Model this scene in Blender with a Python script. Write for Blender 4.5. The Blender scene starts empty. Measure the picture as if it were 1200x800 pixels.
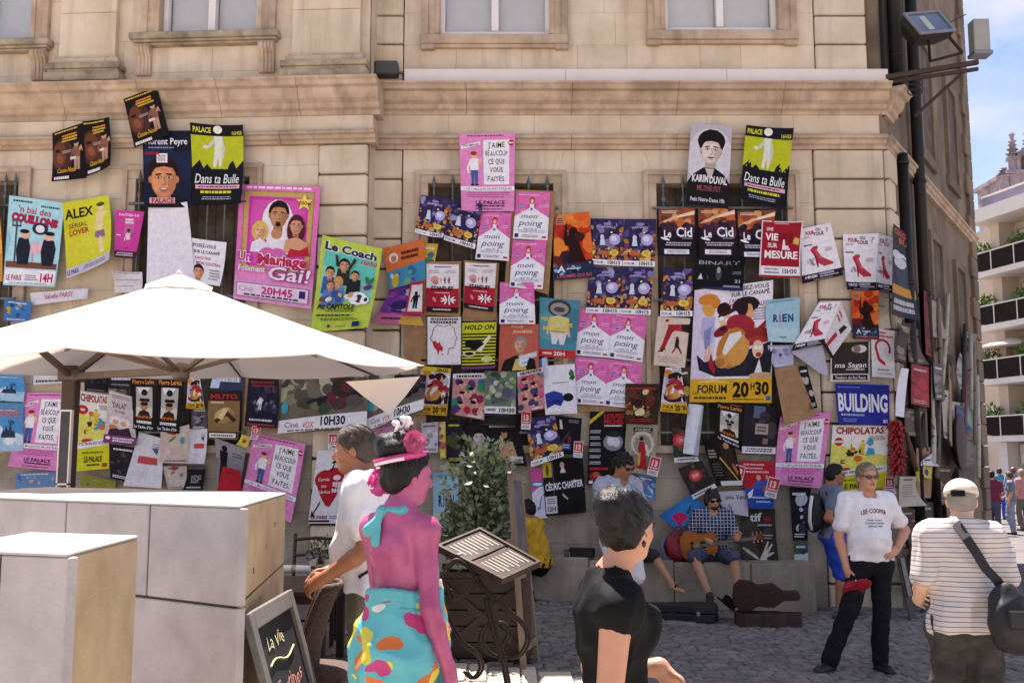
import bpy, bmesh, math, random
import numpy as np
from mathutils import Vector, Matrix
from mathutils.bvhtree import BVHTree
random.seed(7); rng = np.random.RandomState(7)
sc = bpy.context.scene
R = math.radians; PI = math.pi
# ------------------------------------------------------------------ camera, sky, sun, exposure
CAM_H = 1.68; FPX = 1178.0; PITCH = math.atan(142/FPX)
cam = bpy.data.cameras.new('camera'); cam.sensor_width = 36; cam.lens = 36*FPX/1200
cam.clip_start = .05; cam.clip_end = 2000
camo = bpy.data.objects.new('camera', cam); sc.collection.objects.link(camo)
camo.location = (0, 0, CAM_H); camo.rotation_euler = (PI/2+PITCH, 0, 0); sc.camera = camo
SUN_EL = 67.0; SUN_AZ = -15.0          # azimuth clockwise from +Y (behind the building)
sd = Vector((math.sin(R(SUN_AZ))*math.cos(R(SUN_EL)), math.cos(R(SUN_AZ))*math.cos(R(SUN_EL)), math.sin(R(SUN_EL))))
sun = bpy.data.lights.new('sun', 'SUN'); sun.energy = 5.0; sun.angle = R(.53); sun.color = (1, .95, .87)
suno = bpy.data.objects.new('sun', sun); sc.collection.objects.link(suno)
suno.rotation_euler = sd.to_track_quat('Z', 'Y').to_euler(); suno.location = (8, 14, 30)
w = bpy.data.worlds.new('World'); sc.world = w; w.use_nodes = True
nt = w.node_tree; nt.nodes.clear()
out = nt.nodes.new('ShaderNodeOutputWorld'); bg = nt.nodes.new('ShaderNodeBackground')
sky = nt.nodes.new('ShaderNodeTexSky'); sky.sky_type = 'NISHITA'; sky.sun_disc = False
sky.sun_elevation = R(SUN_EL); sky.sun_rotation = R(SUN_AZ)
sky.air_density = .8; sky.dust_density = .4; sky.ozone_density = 1.0
tc = nt.nodes.new('ShaderNodeTexCoord'); mp = nt.nodes.new('ShaderNodeMapping')
mp.inputs['Scale'].default_value = (1, 1, 2.2)
nz = nt.nodes.new('ShaderNodeTexNoise'); nz.inputs['Scale'].default_value = 3.2; nz.inputs['Detail'].default_value = 7; nz.inputs['Roughness'].default_value = .55
rp = nt.nodes.new('ShaderNodeValToRGB'); rp.color_ramp.elements[0].position = .44; rp.color_ramp.elements[1].position = .66
mx = nt.nodes.new('ShaderNodeMixRGB'); mx.inputs['Color2'].default_value = (4.2, 4.3, 4.5, 1)
nt.links.new(tc.outputs['Generated'], mp.inputs['Vector']); nt.links.new(mp.outputs[0], nz.inputs['Vector'])
nt.links.new(nz.outputs['Fac'], rp.inputs[0]); nt.links.new(rp.outputs[0], mx.inputs['Fac'])
nt.links.new(sky.outputs[0], mx.inputs['Color1']); nt.links.new(mx.outputs[0], bg.inputs[0])
bg.inputs[1].default_value = .085; nt.links.new(bg.outputs[0], out.inputs[0])
sc.view_settings.view_transform = 'Standard'; sc.view_settings.look = 'None'
sc.view_settings.exposure = 1.38
sc.view_settings.use_white_balance = True; sc.view_settings.white_balance_temperature = 6650; sc.view_settings.white_balance_tint = 16; sc.view_settings.gamma = 1
sc.render.engine = 'CYCLES'; sc.cycles.max_bounces = 8; sc.cycles.diffuse_bounces = 4
# ------------------------------------------------------------------ helpers
CP, SP = math.cos(PITCH), math.sin(PITCH)
def ray(px, py):
 u = (px-600)/FPX; v = (400-py)/FPX
 return Vector((u, CP-v*SP, SP+v*CP))
CAM = Vector((0, 0, CAM_H))
def at(px, py, Y):
 d = ray(px, py); return CAM+d*(Y/d.y)
def atz(px, py, z):
 d = ray(px, py); return CAM+d*((z-CAM_H)/d.z)
def ground_z(x, y=0): return -.17*math.tanh((x-.3)/2.5)
class Frame:
 """a wall: s along it, d out of it, z up"""
 def __init__(s, o, t, n): s.o = Vector((o[0], o[1], 0)); s.t = Vector((t[0], t[1], 0)); s.n = Vector((n[0], n[1], 0))
 def p(s, a, d, z): return s.o+s.t*a+s.n*d+Vector((0, 0, z))
 def hit(s, px, py, d=0):
  r = ray(px, py); k = ((s.o+s.n*d-CAM).dot(s.n))/r.dot(s.n); q = CAM+r*k
  return (q-s.o).dot(s.t), q.z
 def s_(s, px, py=300, d=0): return s.hit(px, py, d)[0]
 def z_(s, py, px=600, d=0): return s.hit(px, py, d)[1]
WY = 13.2
MAIN = Frame((0, WY), (1, 0), (0, -1))
_a = R(3.5)
LEFT = Frame((-1.87, WY-.4), (math.cos(_a), -math.sin(_a)), (-math.sin(_a), -math.cos(_a)))
_b = R(33)
SIDE = Frame((5.02, WY-.06), (math.sin(_b), math.cos(_b)), (math.cos(_b), -math.sin(_b)))
def srgb(c):
 if isinstance(c, str):
  c = c.lstrip('#'); c = [int(c[i:i+2], 16)/255 for i in (0, 2, 4)]
  c = [x/12.92 if x <= .04045 else ((x+.055)/1.055)**2.4 for x in c]
 return (c[0], c[1], c[2], 1)
MATS = {}
def mat(name, col, rough=.7, var=.15, scale=6, col2=None, bump=0, bscale=40, metal=0, rand=0, stretch=None, spec=.5, trans=0, alpha=1, sheen=0, sss=0, streak=0):
 """Principled surface: colour broken by two noises, optional relief and a random tint per object"""
 if name in MATS: return MATS[name]
 m = bpy.data.materials.new(name); m.use_nodes = True; n = m.node_tree.nodes; l = m.node_tree.links
 b = n['Principled BSDF']; c = srgb(col); c2 = srgb(col2) if col2 else tuple([x*(1-var*2.2) for x in c[:3]])+(1,)
 t = n.new('ShaderNodeTexCoord'); mpp = n.new('ShaderNodeMapping'); l.new(t.outputs['Object'], mpp.inputs[0])
 if stretch: mpp.inputs['Scale'].default_value = stretch
 n1 = n.new('ShaderNodeTexNoise'); n1.inputs['Scale'].default_value = scale; n1.inputs['Detail'].default_value = 8; n1.inputs['Roughness'].default_value = .62
 r1 = n.new('ShaderNodeValToRGB'); r1.color_ramp.elements[0].position = .35; r1.color_ramp.elements[1].position = .7
 mi = n.new('ShaderNodeMixRGB'); mi.inputs[1].default_value = c; mi.inputs[2].default_value = c2
 l.new(mpp.outputs[0], n1.inputs[0]); l.new(n1.outputs[0], r1.inputs[0]); l.new(r1.outputs[0], mi.inputs[0])
 last = mi.outputs[0]
 if streak:
  m3 = n.new('ShaderNodeMapping'); m3.inputs['Scale'].default_value = (3.2, 3.2, .4); n3 = n.new('ShaderNodeTexNoise'); n3.inputs['Scale'].default_value = 1.3; n3.inputs['Detail'].default_value = 9; n3.inputs['Roughness'].default_value = .6
  r3 = n.new('ShaderNodeMapRange'); r3.inputs['From Min'].default_value = .5; r3.inputs['From Max'].default_value = .74; r3.inputs['To Min'].default_value = 0; r3.inputs['To Max'].default_value = streak
  x3 = n.new('ShaderNodeMixRGB'); x3.inputs[2].default_value = tuple(q*.42 for q in c[:3])+(1,); l.new(t.outputs['Object'], m3.inputs[0]); l.new(m3.outputs[0], n3.inputs[0]); l.new(n3.outputs[0], r3.inputs[0]); l.new(r3.outputs[0], x3.inputs[0]); l.new(last, x3.inputs[1]); last = x3.outputs[0]
 if rand:
  oi = n.new('ShaderNodeObjectInfo'); hs = n.new('ShaderNodeHueSaturation'); mr = n.new('ShaderNodeMapRange')
  mr.inputs['To Min'].default_value = 1-rand; mr.inputs['To Max'].default_value = 1+rand
  l.new(oi.outputs['Random'], mr.inputs[0]); l.new(mr.outputs[0], hs.inputs['Value']); l.new(last, hs.inputs['Color']); last = hs.outputs[0]
 l.new(last, b.inputs['Base Color'])
 b.inputs['Roughness'].default_value = rough; b.inputs['Metallic'].default_value = metal
 b.inputs['Specular IOR Level'].default_value = spec
 if trans: b.inputs['Transmission Weight'].default_value = trans
 if alpha < 1: b.inputs['Alpha'].default_value = alpha
 if sheen: b.inputs['Sheen Weight'].default_value = sheen
 if sss:
  b.inputs['Subsurface Weight'].default_value = sss; b.inputs['Subsurface Radius'].default_value = (.012, .004, .002)
 if bump:
  n2 = n.new('ShaderNodeTexNoise'); n2.inputs['Scale'].default_value = bscale; n2.inputs['Detail'].default_value = 6
  bp = n.new('ShaderNodeBump'); bp.inputs['Strength'].default_value = bump; bp.inputs['Distance'].default_value = .02
  l.new(mpp.outputs[0], n2.inputs[0]); l.new(n2.outputs[0], bp.inputs['Height']); l.new(bp.outputs[0], b.inputs['Normal'])
 MATS[name] = m
 return m
COL = sc.collection
def tag(o, label=None, cat=None, group=None, kind=None):
 if label: o['label'] = label
 if cat: o['category'] = cat
 if group: o['group'] = group
 if kind: o['kind'] = kind
 return o
def empty(name, loc=(0, 0, 0), label=None, cat=None, group=None, rz=0, kind=None):
 o = bpy.data.objects.new(name, None); COL.objects.link(o); o.location = loc; o.rotation_euler.z = rz
 o.empty_display_size = .2
 return tag(o, label, cat, group, kind)
def link_mesh(name, me, m, parent=None):
 o = bpy.data.objects.new(name, me); COL.objects.link(o)
 if m is not None: me.materials.append(m)
 if parent is not None: o.parent = parent
 return o
class MB:
 """collects shapes for ONE mesh object; tf maps local points to the parent's space"""
 def __init__(s, tf=None): s.v = []; s.f = []; s.tf = tf
 def add(s, vs, fs):
  o = len(s.v); s.v += [Vector(v) for v in vs]; s.f += [[i+o for i in f] for f in fs]; return s
 def box(s, x0, x1, y0, y1, z0, z1):
  return s.add([(x, y, z) for z in (z0, z1) for x, y in ((x0, y0), (x1, y0), (x1, y1), (x0, y1))],
                     [(3, 2, 1, 0), (4, 5, 6, 7), (0, 1, 5, 4), (1, 2, 6, 5), (2, 3, 7, 6), (3, 0, 4, 7)])
 def obox(s, c, sz, M=None):
  M = M or Matrix.Identity(3); c = Vector(c); h = [k/2 for k in sz]
  o = MB().box(-h[0], h[0], -h[1], h[1], -h[2], h[2]); return s.add([c+M @ v for v in o.v], o.f)
 def bar(s, a, b, w, h=None, up=(0, 0, 1)):
  a = Vector(a); b = Vector(b); h = h or w; d = b-a; L = d.length; d.normalize()
  up = Vector(up); x = d.cross(up)
  if x.length < 1e-4: x = d.cross(Vector((0, 1, 0)))
  x.normalize(); y = x.cross(d); M = Matrix((x, y, d)).transposed(); return s.obox((a+b)/2, (w, h, L), M)
 def tube(s, pts, r, seg=8, cap=True):
  pts = [Vector(p) for p in pts]; n = len(pts); rs = r if hasattr(r, '__len__') else [r]*n
  rings = []; d0 = (pts[1]-pts[0]).normalized()
  x = d0.cross(Vector((0, 0, 1)))
  if x.length < 1e-3: x = d0.cross(Vector((0, 1, 0)))
  x.normalize(); vs = []
  for i in range(n):
   d = (pts[min(i+1, n-1)]-pts[max(i-1, 0)])
   if d.length < 1e-9: d = d0
   d.normalize(); x = (x-d*x.dot(d)); x.normalize(); y = d.cross(x)
   vs += [pts[i]+(x*math.cos(2*PI*k/seg)+y*math.sin(2*PI*k/seg))*rs[i] for k in range(seg)]
  fs = [[i*seg+k, i*seg+(k+1) % seg, (i+1)*seg+(k+1) % seg, (i+1)*seg+k] for i in range(n-1) for k in range(seg)]
  if cap: fs += [list(range(seg))[::-1], [(n-1)*seg+k for k in range(seg)]]
  return s.add(vs, fs)
 def lathe(s, prof, c=(0, 0, 0), seg=16, M=None):
  c = Vector(c); M = M or Matrix.Identity(3)
  vs = [c+M @ Vector((r*math.cos(2*PI*k/seg), r*math.sin(2*PI*k/seg), z)) for r, z in prof for k in range(seg)]
  n = len(prof)
  fs = [[i*seg+k, i*seg+(k+1) % seg, (i+1)*seg+(k+1) % seg, (i+1)*seg+k] for i in range(n-1) for k in range(seg)]
  return s.add(vs, fs+[list(range(seg))[::-1], [(n-1)*seg+k for k in range(seg)]])
 def prism(s, poly, fn, h0, h1):
  """poly of (a,b); fn(a,b,h) -> point"""
  n = len(poly)
  return s.add([fn(a, b, h0) for a, b in poly]+[fn(a, b, h1) for a, b in poly],
                     [list(range(n))[::-1], list(range(n, 2*n))]+[[k, (k+1) % n, n+(k+1) % n, n+k] for k in range(n)])
 def build(s, name, m, parent=None, bevel=0, smooth=False, seg=1):
  me = bpy.data.meshes.new(name)
  vs = [s.tf(v) for v in s.v] if s.tf else s.v
  me.from_pydata([tuple(v) for v in vs], [], s.f)
  bm = bmesh.new(); bm.from_mesh(me)
  bmesh.ops.recalc_face_normals(bm, faces=bm.faces)
  if bevel: bmesh.ops.bevel(bm, geom=bm.edges[:], offset=bevel, segments=seg, affect='EDGES', profile=.6)
  bm.to_mesh(me); bm.free()
  if smooth:
   for p in me.polygons: p.use_smooth = True
  return link_mesh(name, me, m, parent)
def ftf(fr): return lambda v: fr.p(v.x, v.y, v.z)      # (s, d, z) -> world
def smooth_by_angle(o, ang=40):
 me = o.data
 for p in me.polygons: p.use_smooth = True
 bm = bmesh.new(); bm.from_mesh(me)
 for e in bm.edges:
  if len(e.link_faces) == 2 and e.calc_face_angle(0) > R(ang): e.smooth = False
 bm.to_mesh(me); bm.free(); return o
# ------------------------------------------------------------------ ground
M_ground = mat('worn_paving', '#beb3a4', .85, .25, 1.3, bump=.5, bscale=22)
M_cobble = mat('cobble_stone', '#8a807b', .78, .28, 5, bump=.35, bscale=60)
M_slab = mat('pale_limestone_slab', '#cfc3ae', .8, .12, 5, bump=.3, bscale=30, rand=.06)
def build_ground():
 xs = sorted(set([-300, -120, -50, -25, -15]+list(np.linspace(-10, 14, 49))+[18, 25, 40, 80, 150, 300]))
 ys = [-120, -60, -30, -15, -8, -4, 0, 3, 6, 9, 12, 15, 20, 30, 45, 70, 120, 250, 400]
 vs = [(x, y, ground_z(x)) for y in ys for x in xs]; n = len(xs)
 fs = [(j*n+i, j*n+i+1, (j+1)*n+i+1, (j+1)*n+i) for j in range(len(ys)-1) for i in range(n-1)]
 g = MB().add(vs, fs).build('ground', M_ground, smooth=True); g['kind'] = 'structure'
 mb = MB(); rnd = random.Random(3)
 y = 6.0; row = 0
 while y < 13.3:
  dy = rnd.uniform(.10, .145); x = -1.6+rnd.uniform(0, .1)
  while x < 7.6:
   dx = rnd.uniform(.10, .24)
   if not (y > 12.62 and x < 3.8):
    zc = ground_z(x)+rnd.uniform(.004, .016); wob = .008
    q = [(x+.008+rnd.uniform(0, wob), y+.008+rnd.uniform(0, wob)), (x+dx-.008, y+.008+rnd.uniform(0, wob)), (x+dx-.008-rnd.uniform(0, wob), y+dy-.008), (x+.008, y+dy-.008-rnd.uniform(0, wob))]
    cx = x+dx/2; cy = y+dy/2; tz = rnd.uniform(-.004, .004)
    b = [(a, c, zc-.05) for a, c in q]; t1 = [(a, c, zc-.006) for a, c in q]
    t2 = [(cx+(a-cx)*.8, cy+(c-cy)*.74, zc+.004+tz*(1 if a > cx else -1)) for a, c in q]
    mb.add(b+t1+t2, [(0, 1, 5, 4), (1, 2, 6, 5), (2, 3, 7, 6), (3, 0, 4, 7), (4, 5, 9, 8), (5, 6, 10, 9), (6, 7, 11, 10), (7, 4, 8, 11), (8, 9, 10, 11)])
   x += dx
  y += dy; row += 1
 c = mb.build('cobblestones', M_cobble, g); c['kind'] = 'stuff'
 for i, (x0, x1, y0, y1) in enumerate([(-.62, -.36, 7.75, 8.35), (-.345, -.2, 7.8, 8.4), (-.185, .06, 7.72, 8.32), (.075, .19, 7.78, 8.42), (.205, .47, 7.7, 8.3), (-.5, -.1, 7.2, 7.69), (-.08, .3, 7.15, 7.68), (.32, .75, 7.2, 7.66), (.485, .8, 7.72, 8.2)]):
  z = ground_z((x0+x1)/2)+.022
  MB().box(x0, x1, y0, y1, z-.06, z+.006).build('paving_slab', M_slab, g, bevel=.008)
 xs = list(np.linspace(-4, 14, 37))+[20, 30, 60]; ys = [5.2, 8, 11, 13.5, 17, 25, 40, 70]; n = len(xs)
 rd = MB().add([(x, y, ground_z(x)+.004) for y in ys for x in xs], [(j*n+i, j*n+i+1, (j+1)*n+i+1, (j+1)*n+i) for j in range(len(ys)-1) for i in range(n-1)]).build('road', mat('dark_street_surface', '#736a68', .85, .25, 1.6, bump=.5, bscale=26), smooth=True); rd['kind'] = 'structure'
 return g
GROUND = build_ground()
# ------------------------------------------------------------------ the stone building
M_stone = mat('limestone_block', '#d9c6b0', .88, .10, 1.5, col2='#c0aa90', bump=.22, bscale=28, rand=.05, streak=.6)
M_trim = mat('limestone_trim', '#c9b09a', .88, .1, 2.2, col2='#9c846c', bump=.3, bscale=30, rand=.04, streak=.85)
M_dirty = mat('weathered_stone', '#b5a289', .9, .2, 4.0, col2='#6e6152', bump=.4, bscale=25)
M_mortar = mat('recessed_mortar', '#8f7f6c', .95, .15, 5)
M_plinth = mat('grey_plinth_stone', '#b5a592', .9, .2, 1.8, col2='#85796c', bump=.4, bscale=26, rand=.06, streak=.7)
M_sidewall = mat('side_wall_stone_shaded', '#8b7662', .92, .2, 1.1, col2='#574a3e', bump=.3, bscale=20, streak=.8)  # darker than the front stone: the alley's deep shade is in the colour
M_white = mat('white_painted_wood', '#e4dcda', .5, .04, 8)
M_blind = mat('white_blind_slat', '#efeef2', .6, .03, 8)
M_shutter = mat('grey_brown_boards', '#6b5a4c', .8, .2, 4, col2='#3a3029')
M_iron = mat('painted_grey_iron', '#6f7878', .5, .2, 20, col2='#4a4f50', metal=.3)
M_darkiron = mat('dark_iron', '#2b2523', .55, .2, 15, metal=.4)
M_gutter = mat('pale_cable_trunking', '#dfd2cc', .55, .04, 3)
def glass_mat(name, tint=(.9, .94, 1), rough=.02):
 m = bpy.data.materials.new(name); m.use_nodes = True; n = m.node_tree.nodes; l = m.node_tree.links
 n.clear(); o = n.new('ShaderNodeOutputMaterial'); t = n.new('ShaderNodeBsdfTransparent'); g = n.new('ShaderNodeBsdfGlossy')
 t.inputs[0].default_value = tint+(1,); g.inputs['Roughness'].default_value = rough
 fr = n.new('ShaderNodeFresnel'); fr.inputs[0].default_value = 1.5; mi = n.new('ShaderNodeMixShader')
 l.new(fr.outputs[0], mi.inputs[0]); l.new(t.outputs[0], mi.inputs[1]); l.new(g.outputs[0], mi.inputs[2]); l.new(mi.outputs[0], o.inputs[0])
 MATS[name] = m; return m
M_glass = glass_mat('window_glass', (1, 1, 1))
BLD = empty('stone_building', (0, 0, 0), 'large pale limestone building plastered with theatre posters, barred windows and moulded cornice', 'building')
TOP = 11.9
def block(fr, s0, s1, z0, z1, d1=0., d0=-.25, gap=.0012, bev=.002, m=None, name='stone_block'):
 return MB(ftf(fr)).box(s0+gap, s1-gap, d0, d1, z0+gap, z1-gap).build(name, m or M_stone, BLD, bevel=bev)
def extr(fr, prof, s0, s1, name, m, nseg=1, parent=None):
 """moulding: profile of (d,z) swept along the wall"""
 for i in range(nseg):
  a = s0+(s1-s0)*i/nseg+(.003 if i else 0); b = s0+(s1-s0)*(i+1)/nseg-(.003 if i < nseg-1 else 0)
  MB(ftf(fr)).prism(prof, lambda d, z, s: (s, d, z), a, b).build(name, m, parent or BLD)
def course_rows(fr, ztop, zbot, h, spans_fn, **kw):
 z = ztop; k = 0
 while z > zbot+.05:
  z0 = max(z-h, zbot)
  for (a, b, n) in spans_fn(z0, z, k):
   cuts = [a+(b-a)*i/n for i in range(n+1)]
   if n > 1:
    for i in range(1, n): cuts[i] += (random.random()-.5)*(b-a)/n*.35+(.12 if k % 2 else -.12)*(b-a)/n
   for i in range(n): block(fr, cuts[i], cuts[i+1], z0, z, **kw)
  z = z0; k += 1
# --- main wall
fr = MAIN
mz = lambda py: MAIN.z_(py, 700)
zC0, zC1, zS0, zS1 = mz(104), mz(136), mz(160), mz(176)     # cornice top/bottom, string top/bottom
ms = lambda px, py=300: MAIN.s_(px, py)
sL = -2.3; sQ0, sQ1 = ms(427), ms(471); sP0, sR = ms(956), 5.02
WINS = [(ms(488), ms(662)), (ms(757), ms(937))]; zWt, zWb = mz(203), mz(522)
MB(ftf(fr)).box(sL, sR-.12, -.6, -.25, -.4, TOP).build('wall_core', M_mortar, BLD)
def spans(z0, z1, k):
 if z1 > zWb+.02 and z0 < zWt-.02:
  return [(sQ1, WINS[0][0]+.06, 1), (WINS[0][1]-.06, WINS[1][0]+.06, 2 if k % 2 else 1), (WINS[1][1]-.06, sP0, 1)]
 return [(sQ1, sP0, 7)]
course_rows(fr, zS1, zWt, .37, spans); course_rows(fr, zWt, zWb, .409, spans); course_rows(fr, zWb, -.3, .42, spans, m=M_plinth)
course_rows(fr, zS1, -.3, .41, lambda a, b, k: [(sQ0-.06, sQ1, 1)], d1=.045, gap=.013, bev=.014)
course_rows(fr, zS1, -.3, .41, lambda a, b, k: [(sP0, sR, 1)], d1=.05, gap=.013, bev=.014)
course_rows(SIDE, zS1, 2.6, .41, lambda a, b, k: [(.012, .36 if k % 2 else .5, 1)], d1=.05, gap=.013, bev=.014)
for i in range(6):
 a = sQ0-.06+(sR+.02-sQ0)*i/6; b = sQ0-.06+(sR+.02-sQ0)*(i+1)/6
 block(fr, a, b, zS0, zC1, d1=.03, name='frieze_block')
h = zS0-zS1
str_prof = [(-.2, zS1), (.05, zS1), (.05, zS1+h*.25), (.09, zS1+h*.35), (.10, zS1+h*.6), (.14, zS1+h*.68), (.14, zS0-.03), (.12, zS0), (-.2, zS0)]
extr(fr, str_prof, sQ0-.06, sR+.03, 'string_course', M_trim, 5)
H = zC0-zC1
cor_prof = [(-.2, zC1), (.04, zC1), (.05, zC1+H*.12), (.10, zC1+H*.18), (.11, zC1+H*.32), (.17, zC1+H*.42), (.20, zC1+H*.55), (.21, zC1+H*.7), (.27, zC1+H*.74), (.30, zC1+H*.85), (.33, zC1+H*.9), (.33, zC0-.015), (-.2, zC0)]
extr(fr, cor_prof, sQ0-.06, sR+.05, 'cornice', M_trim, 5)
sp2 = [(d*.8, z) for d, z in str_prof]; extr(SIDE, sp2, .03, 7.4, 'string_course', M_trim, 4)
extr(SIDE, [(d*.9, z) for d, z in cor_prof], .03, .5, 'cornice', M_trim)
UW = [(ms(515, 30), ms(645, 30), mz(40)), (ms(778, 30), ms(912, 30), mz(35))]
UWH = 2.3
def uspans(z0, z1, k):
 hit = [w_ for w_ in UW if z1 > w_[2]-.17 and z0 < w_[2]+UWH+.17]
 edges = [ms(474, 30)]; 
 if not hit: return [(edges[0], ms(953, 30), 6)]
 res = []; a = edges[0]
 for w_ in UW: res.append((a, w_[0]-.05, 1 if a == edges[0] else 2)); a = w_[1]+.05
 return res+[(a, ms(953, 30), 1)]
zb = UW[0][2]-.16
course_rows(fr, zb, zC0, .36, lambda a, b, k: [(ms(474, 30), ms(953, 30), 7)])
course_rows(fr, UW[0][2]+UWH+.3, zb, .46, uspans)
course_rows(fr, TOP, UW[0][2]+UWH+.3, .5, lambda a, b, k: [(ms(474, 30), ms(953, 30), 5)])
qz = [mz(33)+.41*k for k in range(9)]
course_rows(fr, mz(33)+.41*9.4, zC0, .41, lambda a, b, k: [(ms(953, 30), 4.86, 1)], d1=.04, gap=.013, bev=.014)
course_rows(fr, mz(33)+.41*9.4, zC0, .41, lambda a, b, k: [(ms(424, 30), ms(474, 30), 1)], d1=.04, gap=.013, bev=.014)
def upper_window(fr, s0, s1, zb, hh, surround=True, sill=True):
 wn = empty('window', (0, 0, 0)); wn.parent = BLD; tf = ftf(fr)
 if surround:
  mb = MB(tf); t = .2
  for a, b, c, e, dd in [(s0-t, s0-.002, zb-.1, zb+hh+t, .06), (s1+.002, s1+t, zb-.1, zb+hh+t, .06), (s0-t-.002, s1+t+.002, zb+hh+.003, zb+hh+t, .063),
                               (s0-t-.035, s0-t+.05, zb-.1, zb+hh+t+.03, .085), (s1+t-.05, s1+t+.035, zb-.1, zb+hh+t+.03, .085), (s0-.05, s0+.01, zb-.02, zb+hh, .075), (s1-.01, s1+.05, zb-.02, zb+hh, .075)]:
   mb.box(a, b, -.2, dd, c, e)
  mb.build('surround', M_trim, BLD, bevel=.006)
 if sill:
  mb = MB(tf); mb.box(s0-.25, s1+.25, -.2, .1, zb-.17, zb-.04); mb.box(s0-.19, s1+.19, -.2, .07, zb-.22, zb-.168); mb.box(s0-.245, s0-.06, -.2, .085, zb-.245, zb-.17); mb.box(s1+.06, s1+.245, -.2, .085, zb-.245, zb-.17)
  mb.build('sill', M_trim, BLD, bevel=.008)
 f = MB(tf); k = .07; dz = -.13
 f.box(s0-.03, s0+k, -.2, dz+.05, zb-.04, zb+hh); f.box(s1-k, s1+.03, -.2, dz+.05, zb-.04, zb+hh)
 f.box(s0+k, s1-k, -.2, dz+.05, zb-.04, zb+k); f.box(s0+k, s1-k, -.2, dz+.05, zb+hh-k, zb+hh)
 sm = (s0+s1)/2; f.box(sm-.05, sm+.05, -.2, dz+.07, zb+k, zb+hh-k)
 f.build('frame', M_white, wn, bevel=.006)
 for a, b in ((s0+k, sm-.05), (sm+.05, s1-k)):
  MB(tf).box(a, b, -.172, -.166, zb+k, zb+hh-k).build('pane', M_glass, wn)
  z = zb+k+.02
  while z < zb+hh-k:
   MB(lambda v: fr.p(v.x, v.y, v.z)).add([(a, -.235, z), (b, -.235, z), (b, -.21, z+.035), (a, -.21, z+.035), (a, -.239, z+.002), (b, -.239, z+.002), (b, -.214, z+.037), (a, -.214, z+.037)],
    [(0, 1, 2, 3), (7, 6, 5, 4), (0, 4, 5, 1), (2, 6, 7, 3), (1, 5, 6, 2), (3, 7, 4, 0)]).build('blind_slat', M_blind, wn)
   z += .038
   if z > zb+.95:
    MB(tf).box(a, b, -.238, -.215, z, zb+hh-k).build('blind_slat', M_blind, wn); break
 return wn
for w_ in UW: upper_window(MAIN, w_[0], w_[1], w_[2], UWH)
def grille(fr, s0, s1, zt, zb, nb, name='window_grille'):
 g = empty(name, (0, 0, 0)); g.parent = BLD; tf = ftf(fr)
 for i in range(nb):
  s = s0+(s1-s0)*(i+.5)/nb
  mb = MB(tf)
  prof = [(.012, zb), (.012, zt-.34), (.022, zt-.33), (.03, zt-.30), (.022, zt-.27), (.013, zt-.26), (.013, zt-.14), (.026, zt-.13), (.026, zt-.11), (.012, zt-.10), (.024, zt-.06), (.016, zt-.03), (.002, zt+.03)]
  mb.lathe(prof, (s, .07, 0), 8).build('bar', M_iron, g, smooth=True)
 for z in (zt-.42, (zt+zb)/2+.1, (zt+zb)/2-.7, zb+.12):
  MB(tf).box(s0-.02, s1+.02, .05, .09, z-.014, z+.014).build('rail', M_iron, g)
 return g
def barred_window(fr, s0, s1, zt, zb, nb=7, lintel=True):
 tf = ftf(fr); t = .15; mb = MB(tf)
 mb.box(s0, s0+t, -.22, .035, zb, zt-t); mb.box(s1-t, s1, -.22, .035, zb, zt-t); mb.box(s0, s1, -.22, .037, zt-t, zt)
 mb.box(s0-.025, s0+.04, -.2, .062, zb, zt); mb.box(s1-.04, s1+.025, -.2, .062, zb, zt); mb.box(s0-.027, s1+.027, -.2, .064, zt-.04, zt+.025)
 mb.build('surround', M_trim, BLD, bevel=.005)
 MB(tf).box(s0+t, s1-t, -.249, -.2, zb, zt-t).build('shutter', M_shutter, BLD)
 n = 6
 for i in range(n):
  a = s0+t+(s1-s0-2*t)*i/n; b = s0+t+(s1-s0-2*t)*(i+1)/n
  MB(tf).box(a+.004, b-.004, -.2, -.18, zb, zt-t).build('plank', M_shutter, BLD, bevel=.003)
 MB(tf).box(s0-.05, s1+.05, -.24, .08, zb-.1, zb+.002).build('sill', M_trim, BLD, bevel=.01)
 grille(fr, s0+t*.7, s1-t*.7, zt-.08, zb+.05, nb)
for a, b in WINS: barred_window(MAIN, a, b, zWt, zWb)
for a, b in WINS:
 for s in (a+.12, b-.12):
  c = 1 if s > (a+b)/2 else -1
  MB(ftf(MAIN)).prism([(s-.035-.0*c, zWt+.03), (s+.035, zWt+.03), (s+.035+.08*c, zS1-.01), (s-.035+.08*c, zS1-.01)], lambda x, z, d: (x, d, z), -.1, .012).build('voussoir', M_stone, BLD)
# --- left bay, standing forward
fr = LEFT; lz = lambda py, px=380: LEFT.z_(py, px); ls = lambda px, py=250: LEFT.s_(px, py)
lS1, lS0, lC1, lC0 = lz(170), lz(156), lz(137), lz(99)
s_far = -6.2
MB(ftf(fr)).box(s_far, -.02, -.6, -.25, -.4, TOP).build('wall_core', M_mortar, BLD)
MB(lambda v: v).add([LEFT.p(-.0, -.01, z) for z in (-.4, TOP)]+[LEFT.p(-.3, -.5, z) for z in (-.4, TOP)]+[LEFT.p(-.0, -.5, z) for z in (-.4, TOP)], [(0, 1, 3, 2), (0, 4, 5, 1)]).build('return_wall', M_stone, BLD)
lp0 = ls(372)
LW = [(ls(-62), ls(34)), (ls(146), ls(305))]
lWt = [lz(203, 10)+.05, lz(196, 225)]; lWb = lz(522, 225)
zt_ = lWt[1]
def lspans(z0, z1, k):
 if z1 > lWb+.02 and z0 < zt_-.02:
  return [(s_far, LW[0][0]+.06, 1), (LW[0][1]-.06, LW[1][0]+.06, 1 if k % 2 else 2), (LW[1][1]-.06, lp0, 1)]
 return [(s_far, lp0, 6)]
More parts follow.
